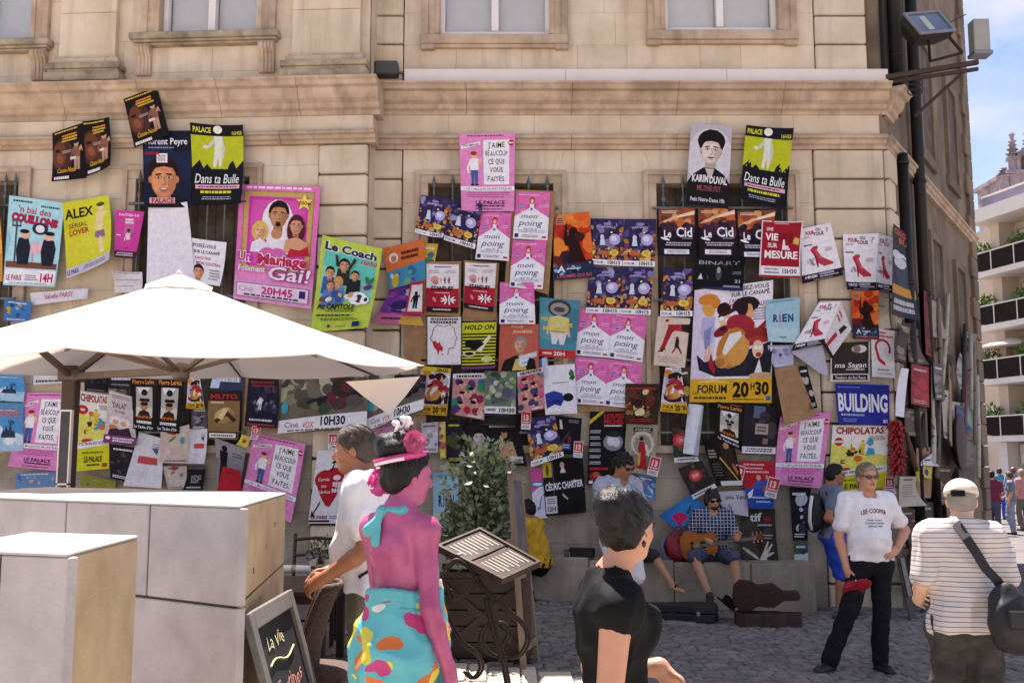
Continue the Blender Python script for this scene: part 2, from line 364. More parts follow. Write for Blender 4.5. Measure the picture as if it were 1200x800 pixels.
course_rows(fr, lS1, zt_, .3, lspans); course_rows(fr, zt_, lWb, .41, lspans); course_rows(fr, lWb, -.3, .42, lspans, m=M_plinth)
course_rows(fr, lS1, -.3, .41, lambda a, b, k: [(lp0, 0, 1)], d1=.06, gap=.014, bev=.02)
for a, b in LW: barred_window(LEFT, a, b, zt_, lWb)
for i in range(6): block(fr, s_far-s_far*i/6, s_far-s_far*(i+1)/6+(.05 if i == 5 else 0), lS0, lC1, d1=.05, name='frieze_block')
dz = lS1-zS1; hh = (lS0-lS1)/(zS0-zS1)
extr(fr, [(d+.02, lS1+(z-zS1)*hh) for d, z in str_prof], s_far, .09, 'string_course', M_trim, 5)
hh = (lC0-lC1)/(zC0-zC1)
extr(fr, [(d*1.05+.02, lC1+(z-zC1)*hh) for d, z in cor_prof], s_far, .14, 'cornice', M_trim, 6)
ULW = [(ls(-75, 30), ls(40, 30), lz(48, 20)), (ls(188, 30), ls(304, 30), lz(39, 250))]
def lus(z0, z1, k):
 res = []; a = s_far
 for w_ in ULW: res.append((a, w_[0]-.06, 1)); a = w_[1]+.06
 return res+[(a, -.02, 1)]
zz = min(w_[2] for w_ in ULW)-.05
course_rows(fr, zz, lC0, .45, lambda a, b, k: [(s_far, -.02, 6)])
course_rows(fr, ULW[1][2]+UWH, zz, .6, lus)
course_rows(fr, TOP, ULW[1][2]+UWH, .55, lambda a, b, k: [(s_far, -.02, 5)])
for w_ in ULW:
 upper_window(LEFT, w_[0], w_[1], w_[2], UWH, True, False)
 a, b, z = w_[0]-.33, w_[1]+.27, w_[2]-.03
 mb = MB(ftf(LEFT))
 for d, z0, z1 in ((.17, z-.09, z), (.14, z-.125, z-.091), (.11, z-.16, z-.126)): mb.box(a-(d-.14), b+(d-.14), -.2, d, z0, z1)
 mb.build('sill', M_dirty, BLD, bevel=.01)
 for c in (a+.14, b-.14):
  prof = [(0, z-.16), (.13, z-.16), (.145, z-.2), (.12, z-.25), (.075, z-.30), (.06, z-.40), (.065, z-.5), (.045, z-.55), (0, z-.56)]
  MB(ftf(LEFT)).prism(prof, lambda d, zz_, s: (s, d, zz_), c-.1, c+.1).build('console', M_trim, BLD)
  for e in (-.05, 0, .05): MB(ftf(LEFT)).prism([(d+.012, zq) for d, zq in prof], lambda d, zz_, s: (s, d, zz_), c+e-.014, c+e+.014).build('console_rib', M_trim, BLD)
for x0, x1, pyb in ((75, 140, 100), (345, 424, 97)):
 a, b = ls(x0, 30), ls(x1, 30); z0 = lz(pyb+1, (x0+x1)/2)
 for k, (e, z_a, z_b) in enumerate([(.13, 0, .12), (.10, .12, .17), (.125, .17, .25), (.07, .25, .33), (.04, .33, .37)]):
  MB(ftf(LEFT)).box(a-e, min(b+e, .1), -.1, .1+e, z0+z_a, z0+z_b).build('pilaster_base', M_dirty if k < 3 else M_trim, BLD, bevel=.02, seg=2)
 z = z0+.37
 while z < TOP-.1:
  zq = min(z+.62, TOP); MB(ftf(LEFT)).box(a, b, -.1, .1, z+.003, zq-.003).build('pilaster_shaft', M_stone, BLD, bevel=.005); z = zq
MB(ftf(MAIN)).box(sL, 4.95, -.6, .12, TOP, TOP+.3).build('parapet', M_trim, BLD)
MB(ftf(LEFT)).box(s_far, -.02, -.6, .12, TOP, TOP+.3).build('parapet', M_trim, BLD)
MB().add([(x, y, TOP+.28) for x, y in ((-8.3, 13.6), (4.7, 13.5), (8.8, 19.5), (8.6, 24), (-8.3, 24))]+[(-4, 18.5, TOP+2.2), (3, 18.5, TOP+2.2)], [(0, 1, 6, 5), (1, 2, 3, 6), (3, 4, 5, 6), (4, 0, 5)]).build('roof', mat('terracotta_roof', '#a5694a', .9, .2, 3), BLD)
# --- side wall down the alley
zq = MAIN.z_(203)
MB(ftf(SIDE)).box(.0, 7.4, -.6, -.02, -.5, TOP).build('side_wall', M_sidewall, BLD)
MB(ftf(SIDE)).box(.0, 7.4, -.6, .06, TOP, TOP+.3).build('parapet', M_trim, BLD)
z = 0; k = 0
while z < TOP-.3:
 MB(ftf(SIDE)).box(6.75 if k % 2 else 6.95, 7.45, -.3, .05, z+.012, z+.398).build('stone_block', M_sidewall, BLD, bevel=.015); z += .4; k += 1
for s0, s1, z0, z1 in ((2.9, 3.7, 3.6, 5.2), (2.6, 3.5, 6.6, 8.4), (5.1, 5.9, 3.4, 5.1), (5.0, 5.8, 6.7, 8.4)):
 mb = MB(ftf(SIDE)); t = .12
 for a, b, c, e in ((s0-t, s0, z0-t, z1+t), (s1, s1+t, z0-t, z1+t), (s0, s1, z1, z1+t), (s0-.18, s1+.18, z0-t-.06, z0)): mb.box(a, b, -.1, .05, c, e)
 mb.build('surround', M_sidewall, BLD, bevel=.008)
 MB(ftf(SIDE)).box(s0, s1, -.05, -.012, z0, z1).build('shutter', M_shutter, BLD)
 for i in range(4):
  a = s0+(s1-s0)*i/4; MB(ftf(SIDE)).box(a+.008, a+(s1-s0)/4-.008, -.02, .006, z0, z1).build('plank', M_shutter, BLD)
for s, z0, z1, r in ((.62, .1, 5.95, .075), (.5, 6.7, TOP, .11), (1.75, .1, TOP, .085)):
 p = MB(ftf(SIDE)).tube([(s, .1, z0), (s, .1, z1)], r, 12).build('downpipe', M_darkiron, BLD, smooth=True)
 q = z0+.6
 while q < z1: MB(ftf(SIDE)).lathe([(r+.012, q), (r+.018, q+.02), (r+.012, q+.05)], (s, .1, 0), 12).build('pipe_collar', M_darkiron, p, smooth=True); q += 1.7
MB(ftf(SIDE)).box(.12, 1.02, -.02, .03, 6.62, TOP).build('shade_panel', mat('corner_shade_board', '#241d1a', .8, .2, 5), BLD)  # dark board stands in for the deep shade in the corner gap
zl0 = .53; edges = [-2.2, -1.1, -.1, .95, 2.0, 2.95, 3.75]
for i in range(len(edges)-1):
 a, b = edges[i], edges[i+1]; zt = ground_z((a+b)/2)*.5+.52
 MB().box(a+.004, b-.004, WY-.55, WY-.01, -.6, zt).build('ledge_stone', M_plinth, BLD, bevel=.018, seg=2)
a, b = ms(475, 95), ms(1036, 95); z0, z1 = mz(103.5), mz(86)
for i in range(3):
 MB(ftf(MAIN)).box(a+(b-a)*i/3+.002, a+(b-a)*(i+1)/3-.002, .0, .16, z0, z1).build('cable_trunking', M_gutter, BLD, bevel=.006)
MB(ftf(MAIN)).box(ms(441, 90), ms(468, 90), .0, .22, mz(94), mz(78)).build('alarm_box', mat('dark_grey_box', '#4a4544', .6, .1, 5), BLD, bevel=.02)
# ------------------------------------------------------------------ floodlight on its bracket
def floodlight():
 o = empty('floodlight', (5.0, 12.9, 7.0), 'large rectangular floodlight in a dark housing on the roof corner bracket', 'floodlight')
 o_inv = -o.location
 c = at(1085, 33, 12.75)+o_inv
 Mx = Matrix.Rotation(R(-14), 3, 'Y') @ Matrix.Rotation(R(20), 3, 'Z') @ Matrix.Rotation(R(-24), 3, 'X')
 k = MB(); 
 prof = [(-.30, -.2), (.30, -.2), (.30, .2), (-.30, .2)]; back = [(-.2, -.12), (.2, -.12), (.2, .12), (-.2, .12)]
 k.add([c+Mx @ Vector((x, -.08, z)) for x, z in prof]+[c+Mx @ Vector((x, .02, z)) for x, z in prof]+[c+Mx @ Vector((x, .2, z)) for x, z in back],
          [(0, 1, 2, 3)]+[(i, (i+1) % 4, 4+(i+1) % 4, 4+i) for i in range(4)]+[(4+i, 4+(i+1) % 4, 8+(i+1) % 4, 8+i) for i in range(4)]+[(8, 9, 10, 11)])
 k.build('housing', M_darkiron, o, bevel=.01)
 r = MB()
 for x0, x1, z0, z1 in ((-.31, .31, -.21, -.175), (-.31, .31, .175, .21), (-.31, -.275, -.175, .175), (.275, .31, -.175, .175)):
  r.obox(c+Mx @ Vector(((x0+x1)/2, -.095, (z0+z1)/2)), (x1-x0, .03, z1-z0), Mx)
 r.build('bezel', mat('grey_cast_metal', '#8b8d94', .4, .1, 9, metal=.5), o, bevel=.004)
 MB().obox(c+Mx @ Vector((0, -.084, 0)), (.55, .006, .35), Mx).build('lens', mat('floodlight_glass', '#7f8794', .08, .1, 2, metal=.6), o)
 MB().obox(c+Mx @ Vector((-.05, -.09, .0)), (.1, .004, .26), Mx).build('reflector', mat('reflector_silver', '#d8d3c4', .3, .1, 8, metal=.7), o)
 y = MB()
 for sx in (.33,):
  y.bar(c+Mx @ Vector((sx, .05, .1)), at(1128, 62, 12.9)+o_inv, .03); y.bar(at(1128, 62, 12.9)+o_inv, at(1090, 72, 12.95)+o_inv, .03)
  y.bar(at(1090, 72, 12.95)+o_inv, c+Mx @ Vector((-.05, .05, -.18)), .035)
 y.build('yoke', M_darkiron, o)
 b = MB(); b.bar(at(1038, 91, 13.05)+o_inv, at(1146, 73, 13.0)+o_inv, .06); b.bar(at(1046, 96, 13.1)+o_inv, at(1146, 81, 13.05)+o_inv, .045)
 b.bar(at(1072, 136, 13.5)+o_inv, at(1131, 83, 13.05)+o_inv, .035)
 b.build('bracket', mat('rusty_angle_iron', '#4e3f37', .7, .2, 14, metal=.3), o)
 k = MB(); k.tube([at(1072, 96+6*i, 13.1)+o_inv+Vector((.1*math.cos(t), .0, .05*math.sin(t))) for i in range(3) for t in np.linspace(0, 2*PI, 10)], .008, 6).build('cable_coil', M_darkiron, o)
 MB().tube([at(1114, 26, 12.8)+o_inv, at(1122, 22, 12.9)+o_inv, at(1132, 17, 13.0)+o_inv], .008, 6).build('cable', M_darkiron, o)
floodlight()
jb = empty('junction_box', at(1149, 66, 13.1), 'pale grey metal junction box at the end of the floodlight bracket', 'electrical box')
MB().box(-.11, .11, -.08, .1, .05, .5).build('casing', mat('pale_grey_enamel', '#9d9b93', .5, .1, 4), jb, bevel=.01)
MB().box(-.125, .13, -.1, .12, .0, .05).build('base_plate', mat('grey_cast_metal', '#8b8d94'), jb, bevel=.005)
# ------------------------------------------------------------------ printed posters (flat print as thin coloured shapes on real, bent sheets)
def poster_material(name, rough):
 m = bpy.data.materials.new(name); m.use_nodes = True; n = m.node_tree.nodes; l = m.node_tree.links; b = n['Principled BSDF']
 at_ = n.new('ShaderNodeAttribute'); at_.attribute_name = 'ink'
 t = n.new('ShaderNodeTexCoord'); n1 = n.new('ShaderNodeTexNoise'); n1.inputs['Scale'].default_value = 17; n1.inputs['Detail'].default_value = 9; n1.inputs['Roughness'].default_value = .7
 r1 = n.new('ShaderNodeMapRange'); r1.inputs['From Min'].default_value = .3; r1.inputs['From Max'].default_value = .75; r1.inputs['To Min'].default_value = 1.06; r1.inputs['To Max'].default_value = .72
 mu = n.new('ShaderNodeMixRGB'); mu.blend_type = 'MULTIPLY'; mu.inputs[0].default_value = 1
 l.new(t.outputs['Object'], n1.inputs[0]); l.new(n1.outputs[0], r1.inputs[0]); l.new(at_.outputs['Color'], mu.inputs[1]); l.new(r1.outputs[0], mu.inputs[2])
 l.new(mu.outputs[0], b.inputs['Base Color']); b.inputs['Roughness'].default_value = rough; b.inputs['Specular IOR Level'].default_value = .14
 n2 = n.new('ShaderNodeTexNoise'); n2.inputs['Scale'].default_value = 5; n2.inputs['Detail'].default_value = 3
 bp = n.new('ShaderNodeBump'); bp.inputs['Strength'].default_value = .4; bp.inputs['Distance'].default_value = .04
 l.new(t.outputs['Object'], n2.inputs[0]); l.new(n2.outputs[0], bp.inputs['Height']); l.new(bp.outputs[0], b.inputs['Normal'])
 return m
M_paper = poster_material('printed_paper', .62)
M_card = mat('brown_cardboard', '#a9825c', .9, .1, 8, col2='#8a6848', bump=.2, bscale=50)
_gl = {}
def glyphs(txt, bold=0.0):
 key = (txt, bold)
 if key in _gl: return _gl[key]
 cu = bpy.data.curves.new('t', 'FONT'); cu.body = txt; cu.size = 1.4; cu.resolution_u = 2; cu.offset = bold
 ob = bpy.data.objects.new('t', cu); COL.objects.link(ob)
 me = ob.to_mesh(); v = np.array([q.co[:2] for q in me.vertices]).reshape(-1, 2); f = [tuple(p.vertices) for p in me.polygons]
 ob.to_mesh_clear(); bpy.data.objects.remove(ob); bpy.data.curves.remove(cu)
 if len(v): v = v-np.array([v[:, 0].min(), 0])
 _gl[key] = (v, f); return _gl[key]
class Art:
 def __init__(s, aspect, seed=0): s.a = aspect; s.p = []; s.r = random.Random(seed)     # aspect = width/height
 def poly(s, pts, c): s.p.append((np.array(pts, float), [tuple(range(len(pts)))], srgb(c))); return s
 def rect(s, x0, y0, x1, y1, c): return s.poly([(x0, y0), (x1, y0), (x1, y1), (x0, y1)], c)
 def ell(s, cx, cy, rx, ry, c, rot=0, n=14):
  """rx, ry in height units"""
  t = np.linspace(0, 2*PI, n, endpoint=False); x = rx*np.cos(t); y = ry*np.sin(t); k = math.cos(R(rot)); q = math.sin(R(rot))
  return s.poly(np.stack([cx+(x*k-y*q)/s.a, cy+(x*q+y*k)], 1), c)
 def text(s, txt, cx, cy, h, c, wid=None, bold=.02, slant=0, rot=0, hand=False, align='c', arc=0, outline=None):
  if outline: s.text(txt, cx, cy, h, outline, wid, bold+.07, slant, rot, hand, align, arc)
  if hand:
   vs = []; fs = []; x = 0
   for ch in txt:
    if ch == ' ': x += .42; continue
    v, f = glyphs(ch, bold)
    if not len(v): continue
    g = s.r.uniform(-.09, .09); sc_ = s.r.uniform(.92, 1.1); v2 = v*sc_; v2 = np.stack([v2[:, 0]-g*v2[:, 1], v2[:, 1]+g*v2[:, 0]+s.r.uniform(-.05, .05)], 1)
    o = sum(len(k) for k in vs); vs.append(v2+[x, 0]); fs += [tuple(i+o for i in q) for q in f]; x += v2[:, 0].max()+.17
   v = np.concatenate(vs); f = fs
  else: v, f = glyphs(txt, bold)
  if not len(v): return s
  v = v.copy(); W = v[:, 0].max()-v[:, 0].min(); v[:, 0] -= v[:, 0].min()
  sx = h/s.a if wid is None else wid/W
  v[:, 0] = v[:, 0]*sx; v[:, 1] *= h
  v[:, 0] += slant*v[:, 1]/s.a
  wt = W*sx; v[:, 0] -= {'c': wt/2, 'l': 0, 'r': wt}[align]; v[:, 1] -= h/2
  if arc: v[:, 1] += arc*(1-(2*v[:, 0]/wt)**2)
  if rot: k = math.cos(R(rot)); q = math.sin(R(rot)); x = v[:, 0]*s.a; y = v[:, 1].copy(); v = np.stack([(x*k-y*q)/s.a, x*q+y*k], 1)
  s.p.append((v+[cx, cy], f, srgb(c))); return s
 def greek(s, x0, y0, x1, y1, rows, c, fill=.5):
  """lines of print too small to read"""
  dy = (y1-y0)/rows; V = []; F = []
  for i in range(rows):
   y = y0+dy*(i+.5-fill/2); x = x0+s.r.uniform(0, .08)*(x1-x0); xe = x1-s.r.uniform(0, .15)*(x1-x0)
   while x < xe:
    w_ = s.r.uniform(.03, .11)*(x1-x0); e = min(x+w_, xe); o = len(V)
    V += [(x, y), (e, y), (e, y+dy*fill), (x, y+dy*fill)]; F.append((o, o+1, o+2, o+3)); x = e+.018*(x1-x0)
  s.p.append((np.array(V), F, srgb(c))); return s
 def blobs(s, x0, y0, x1, y1, n, pal, r0=.02, r1=.09, el=1.6):
  for i in range(n):
   r = s.r.uniform(r0, r1); s.ell(s.r.uniform(x0, x1), s.r.uniform(y0, y1), r*s.r.uniform(.7, el), r, s.r.choice(pal), s.r.uniform(0, 180), 9)
  return s
 def face(s, cx, cy, r, skin='#d9a078', hair='#2a1c14', shadow=None, glasses=None, longhair=False, mood=1):
  a = s.a; c = srgb(skin); k_ = lambda f: tuple(x*f for x in c[:3])
  if longhair: s.ell(cx, cy-.25*r, r*1.05, r*1.5, hair)
  s.ell(cx, cy+.28*r, r*.88, r*1.0, hair); s.poly([(cx-.36*r/a, cy-.6*r), (cx+.36*r/a, cy-.6*r), (cx+.4*r/a, cy-1.25*r), (cx-.4*r/a, cy-1.25*r)], k_(.62))
  for q in (-1, 1): s.ell(cx+q*.74*r/a, cy, .12*r, .2*r, k_(.75))
  s.ell(cx, cy-.04*r, r*.72, r*.98, k_(.7)); s.ell(cx-.05*r/a, cy-.02*r, r*.64, r*.92, skin); s.ell(cx-.12*r/a, cy+.02*r, r*.48, r*.76, k_(1.12))
  s.ell(cx+.42*r/a, cy-.2*r, .2*r, .55*r, k_(.72)); s.ell(cx, cy+.66*r, .5*r, .2*r, k_(.92)); s.poly([(cx-.66*r/a, cy+.35*r), (cx-.55*r/a, cy+.95*r), (cx+.1*r/a, cy+1.1*r), (cx+.66*r/a, cy+.8*r), (cx+.7*r/a, cy+.3*r), (cx+.5*r/a, cy+.62*r), (cx, cy+.72*r), (cx-.45*r/a, cy+.64*r)], hair)
  for q in (-1, 1):
   x = cx+q*.3*r/a; s.ell(x, cy+.13*r, .21*r, .13*r, k_(.66)); s.ell(x, cy+.1*r, .13*r, .06*r, '#d8d0ca'); s.ell(x, cy+.1*r, .06*r, .065*r, '#1a1210'); s.ell(x, cy+.29*r, .2*r, .045*r, hair, -8*q)
  s.poly([(cx-.03*r/a, cy+.15*r), (cx+.06*r/a, cy+.15*r), (cx+.16*r/a, cy-.22*r), (cx+.02*r/a, cy-.29*r)], k_(.7)); s.ell(cx, cy-.27*r, .13*r, .05*r, k_(.6)); s.ell(cx-.03*r/a, cy-.12*r, .06*r, .14*r, k_(1.2))
  s.ell(cx, cy-.52*r, .26*r, .09*r if mood else .06*r, '#7d3530'); s.ell(cx, cy-.66*r, .2*r, .05*r, k_(.72))
  if mood: s.ell(cx, cy-.5*r, .2*r, .04*r, '#ece4dc')
  if glasses:
   for k in (-1, 1): s.ell(cx+k*.33*r/a, cy+.1*r, .28*r, .22*r, glasses)
  return s
 def fig(s, cx, y0, h, top='#ffffff', bot='#3c5a9a', hair='#a33a22', skin='#e8b890', arm=0):
  """small standing figure, feet at y0"""
  a = s.a; u = h/8
  s.poly([(cx-.9*u/a, y0+3.9*u), (cx-.75*u/a, y0), (cx-.1*u/a, y0), (cx, y0+3.4*u), (cx+.15*u/a, y0), (cx+.8*u/a, y0), (cx+.9*u/a, y0+3.9*u)], bot)
  s.poly([(cx-1.0*u/a, y0+3.7*u), (cx+1.0*u/a, y0+3.7*u), (cx+1.15*u/a, y0+6.3*u), (cx+.4*u/a, y0+6.7*u), (cx-.4*u/a, y0+6.7*u), (cx-1.15*u/a, y0+6.3*u)], top)
  s.poly([(cx-1.1*u/a, y0+6.3*u), (cx-1.9*u/a, y0+4.2*u), (cx-1.7*u/a, y0+2.9*u), (cx-1.3*u/a, y0+3*u), (cx-1.4*u/a, y0+4.3*u), (cx-.8*u/a, y0+5.6*u)], skin if arm else top)
  s.poly([(cx+1.1*u/a, y0+6.3*u), (cx+1.9*u/a, y0+4.8*u), (cx+1.5*u/a, y0+6.7*u), (cx+1.2*u/a, y0+6.6*u), (cx+1.3*u/a, y0+5.2*u), (cx+.8*u/a, y0+5.4*u)], skin)
  s.ell(cx, y0+7.3*u, .72*u, .8*u, skin); s.ell(cx-.1*u/a, y0+7.8*u, .8*u, .5*u, hair)
  s.ell(cx-.5*u/a, y0+.12*u, .5*u, .2*u, '#1c1614'); s.ell(cx+.55*u/a, y0+.12*u, .5*u, .2*u, '#1c1614'); return s
PCOUNT = [0]
def sheet(name, quad, frame, d, art, bow=0., lift=0., corner=(0, 0, 0, 0), m=None, parent=None, base='#efe9ee', holes=None, twist=0, thick=.0025):
 """a printed sheet whose corners (TL,TR,BR,BL, in picture pixels) lie on the plane d in front of the wall"""
 TL, TR, BR, BL = [np.array(frame.hit(x, y, d)) for x, y in (quad[0:2], quad[2:4], quad[4:6], quad[6:8])]
 bm = bmesh.new(); lay = bm.faces.layers.int.new('c'); cols = [srgb(base)]
 def quadgrid(h, flip):
  n = 2; vv = {}
  vs = [bm.verts.new((x, y, h)) for x, y in ((0, 0), (1, 0), (1, 1), (0, 1))]
  f = bm.faces.new(vs[::-1] if flip else vs); f[lay] = 0; return vs
 a = quadgrid(0, False); b = quadgrid(-thick, True)
 for i in range(4):
  f = bm.faces.new((a[(i+1) % 4], a[i], b[i], b[(i+1) % 4])); f[lay] = 0
 if art is not None:
  for i, (v, fs, c) in enumerate(art.p):
   cols.append(c); h = .0012+.00026*i
   bv = []
   for x, y in v:
    bv.append(bm.verts.new((min(max(x, .0), 1.), min(max(y, .0), 1.), h)))
   for f in fs:
    try: nf = bm.faces.new([bv[k] for k in f]); nf[lay] = len(cols)-1
    except ValueError: pass
 curved = abs(bow)+abs(lift)+sum(abs(c) for c in corner)+abs(twist) > .004
 if curved:
  for axis in (0, 1):
   for k in range(1, 18):
    pc = Vector((0, 0, 0)); pn = Vector((0, 0, 0)); pc[axis] = k/18; pn[axis] = 1
    bmesh.ops.bisect_plane(bm, geom=bm.verts[:]+bm.edges[:]+bm.faces[:], plane_co=pc, plane_no=pn)
 P0 = frame.p(0, 0, 0)
 ctr = frame.p((TL+TR+BR+BL)[0]/4, d, (TL+TR+BR+BL)[1]/4)
 for v in bm.verts:
  u, t = v.co.x, v.co.y
  sp = (BL*(1-u)+BR*u)*(1-t)+(TL*(1-u)+TR*u)*t
  e = bow*4*u*(1-u)+lift*(1-t)**2+twist*(u-.5)*(t-.5)*4
  for (cu, cv), k in zip(((0, 1), (1, 1), (1, 0), (0, 0)), corner):
   if k: q = max(0, 1-(abs(u-cu)+abs(t-cv))/.75); e += k*q*q
  v.co = frame.p(sp[0], d+e+v.co.z, sp[1])-ctr
 me = bpy.data.meshes.new(name); idx = [f[lay] for f in bm.faces]
 bm.to_mesh(me); bm.free()
 at_ = me.attributes.new('ink', 'FLOAT_COLOR', 'FACE'); ca = np.array(cols, dtype=np.float32)[idx]; at_.data.foreach_set('color', ca.ravel())
 o = link_mesh(name, me, m or M_paper, parent); o.location = ctr if parent is None else ctr-parent.matrix_world.translation
 if parent is not None: o.location = ctr-parent.location
 return o
def qrect(x0, y0, x1, y1, rot=0):
 cx, cy = (x0+x1)/2, (y0+y1)/2; k, q = math.cos(R(rot)), math.sin(R(rot)); r = []
 for x, y in ((x0, y0), (x1, y0), (x1, y1), (x0, y1)): r += [cx+(x-cx)*k-(y-cy)*q, cy+(x-cx)*q+(y-cy)*k]
 return r
def poster(label, quad, design, frame=None, d=None, group=None, card=None, name='poster', cat='poster', flat=False, **kw):
 if len(quad) == 4: quad = qrect(*quad)
 cx = (quad[0]+quad[2]+quad[4]+quad[6])/4; cy = (quad[1]+quad[3]+quad[5]+quad[7])/4
 if frame is None: frame = LEFT if cx < 430 else MAIN
 i = PCOUNT[0]; PCOUNT[0] += 1; r = random.Random(i*13+5)
 if d is None:
  inwin = (cy < 530) and ((140 < cx < 310) or cx < 40 or 484 < cx < 668 or 752 < cx < 942)
  d = (.125 if inwin else .085)+(i % 5)*.008
 wpx = math.hypot(quad[2]-quad[0], quad[3]-quad[1]); hpx = math.hypot(quad[6]-quad[0], quad[7]-quad[1])
 A = Art(wpx/hpx, i) if design is not None else None
 base = '#efe9ee'
 if design is not None:
  b = design(A)
  if b: base = b
 if not flat:
  kw.setdefault('bow', r.uniform(-.012, .02)); kw.setdefault('lift', r.uniform(0, .03)); kw.setdefault('twist', r.uniform(-.012, .012))
  if 'corner' not in kw: kw['corner'] = tuple(r.choice((0, 0, 0, r.uniform(.03, .12))) for _ in range(4))
 o = sheet(name, quad, frame, d, A, base=base, **kw)
 tag(o, label, cat, group)
 if card:
  if len(card) == 4: card = qrect(*card)
  c = sheet('cardboard_backing', card, frame, d-.014, None, m=M_card, parent=o, thick=.006)
 return o
# ---- designs.  each draws into Art and returns its paper colour
def D_jaime(A):
 pk = '#e78cc3'; A.text("J'AIME", .655, .82, .055, '#141014', hand=True) if 0 else None
 A.rect(0, 0, 1, 1, pk); A.greek(.12, .955, .85, .985, 1, '#7a2b60')
 A.rect(.43, .345, .9, .915, '#f4eef4')
 for t, y, wd in (("J'AIME", .85, .3), ("BEAUCOUP", .745, .4), ("CE QUE", .64, .3), ("VOUS", .535, .24), ("FAITES.", .42, .33)): A.text(t, .665, y, .066, '#141014', wid=wd, hand=True, bold=.022)
 A.poly([(.03, .8), (.37, .855), (.37, .9), (.03, .845)], '#f4eef4'); A.text('TRIOMPHE!', .2, .85, .03, '#201420', wid=.3, rot=7)
 A.fig(.26, .335, .42, top='#f3eff5', bot='#44609c', hair='#9a3526', skin='#eebc96'); A.ell(.37, .66, .022, .022, '#eebc96')
 A.ell(.93, .87, .038, .038, '#c02338'); A.rect(.885, .862, .975, .878, '#f6e2e6')
 A.rect(0, .262, 1, .315, '#f4eef4'); A.text('+ DE 1 MILLION DE SPECTATEURS', .5, .288, .026, '#1c141c', wid=.9)
 A.greek(.1, .17, .92, .25, 3, '#c45fa2'); A.text('LE PALACE', .55, .115, .045, '#3b1030', wid=.55); A.greek(.25, .055, .85, .085, 1, '#3b1030'); A.greek(.25, .02, .85, .04, 1, '#7b3060')
 return pk
def D_poing(A):
 A.rect(0, 0, 1, 1, '#e36fb2'); A.blobs(.05, .55, .95, .95, 14, ['#e884be', '#dd62a8', '#e890c4'], .02, .05)
 A.poly([(0, 0), (1, 0), (1, .46), (.92, .5), (.54, .66), (.42, .66), (.06, .5), (0, .47)], '#f1ecf2')
 A.ell(.18, .68, .055, .033, '#2b6fb8', 20); A.text('TEP', .18, .68, .026, '#e8f0f8', rot=14, wid=.14)
 A.ell(.48, .82, .055, .075, '#c23540'); A.ell(.48, .8, .034, .045, '#f0c8ae'); A.poly([(.4, .64), (.56, .64), (.54, .74), (.42, .74)], '#f4eef4'); A.ell(.4, .7, .015, .035, '#c23540', 20); A.ell(.57, .7, .015, .035, '#c23540', -20); A.ell(.48, .635, .03, .028, '#3d86b6')
 A.greek(.08, .9, .7, .96, 1, '#f4b4da'); A.text('!', .84, .8, .06, '#c03a8c'); A.greek(.68, .66, .95, .74, 2, '#f4b4da')
 A.text('mon', .42, .49, .1, '#2c5f8c', wid=.46, slant=.3, bold=0); A.text('poing', .47, .345, .125, '#2c5f8c', wid=.66, slant=.3, bold=0); A.text('sur la g', .47, .225, .045, '#3a86b0', wid=.4, slant=.3, bold=0)
 A.greek(.1, .135, .9, .2, 2, '#b9a9b9'); A.rect(.04, .03, .15, .11, '#2b2f6a'); A.rect(.83, .04, .95, .08, '#b53a52'); A.greek(.2, .04, .78, .1, 2, '#8d7c92'); return '#f1ecf2'
def D_fairy(A):
 A.rect(0, 0, 1, 1, '#352c55'); A.blobs(.02, .35, .98, .98, 40, ['#453a6e', '#262040', '#665c94', '#544a80', '#352c58', '#8880ac', '#4a3a5c', '#a49cc0'], .02, .075)
 A.blobs(0, .12, 1, .36, 40, ['#c98a44', '#d8ac5c', '#b8703c', '#e4c884', '#9a5a34', '#d09a5a', '#8a4a44'], .018, .05); A.blobs(0, .3, .12, .8, 6, ['#b5712e', '#d9923a', '#7a3f5a'], .02, .05); A.blobs(.9, .3, 1, .8, 6, ['#b5712e', '#d9923a', '#7a3f5a'], .02, .05)
 A.ell(.73, .55, .13, .12, '#b9aede'); A.ell(.7, .57, .07, .06, '#e2dcf4'); A.ell(.34, .6, .045, .05, '#ded6e6'); A.poly([(.26, .42), (.44, .42), (.4, .57), (.29, .57)], '#cfd8e8'); A.ell(.63, .7, .025, .02, '#f2efb0')
 A.text('MARMAILLE', .5, .8, .05, '#c9bce8', wid=.5, arc=.02); A.ell(.5, .88, .09, .03, '#9684cc')
 A.ell(.36, .26, .13, .05, '#c4643c'); A.ell(.72, .27, .1, .07, '#efd05a'); A.greek(.64, .24, .8, .31, 3, '#9a6a1c')
 A.rect(0, 0, 1, .115, '#f0eaf0'); A.text('FORUM', .2, .055, .05, '#241c24', wid=.3); A.text('10H15', .72, .06, .075, '#161016', wid=.42, bold=.04); return '#f0eaf0'
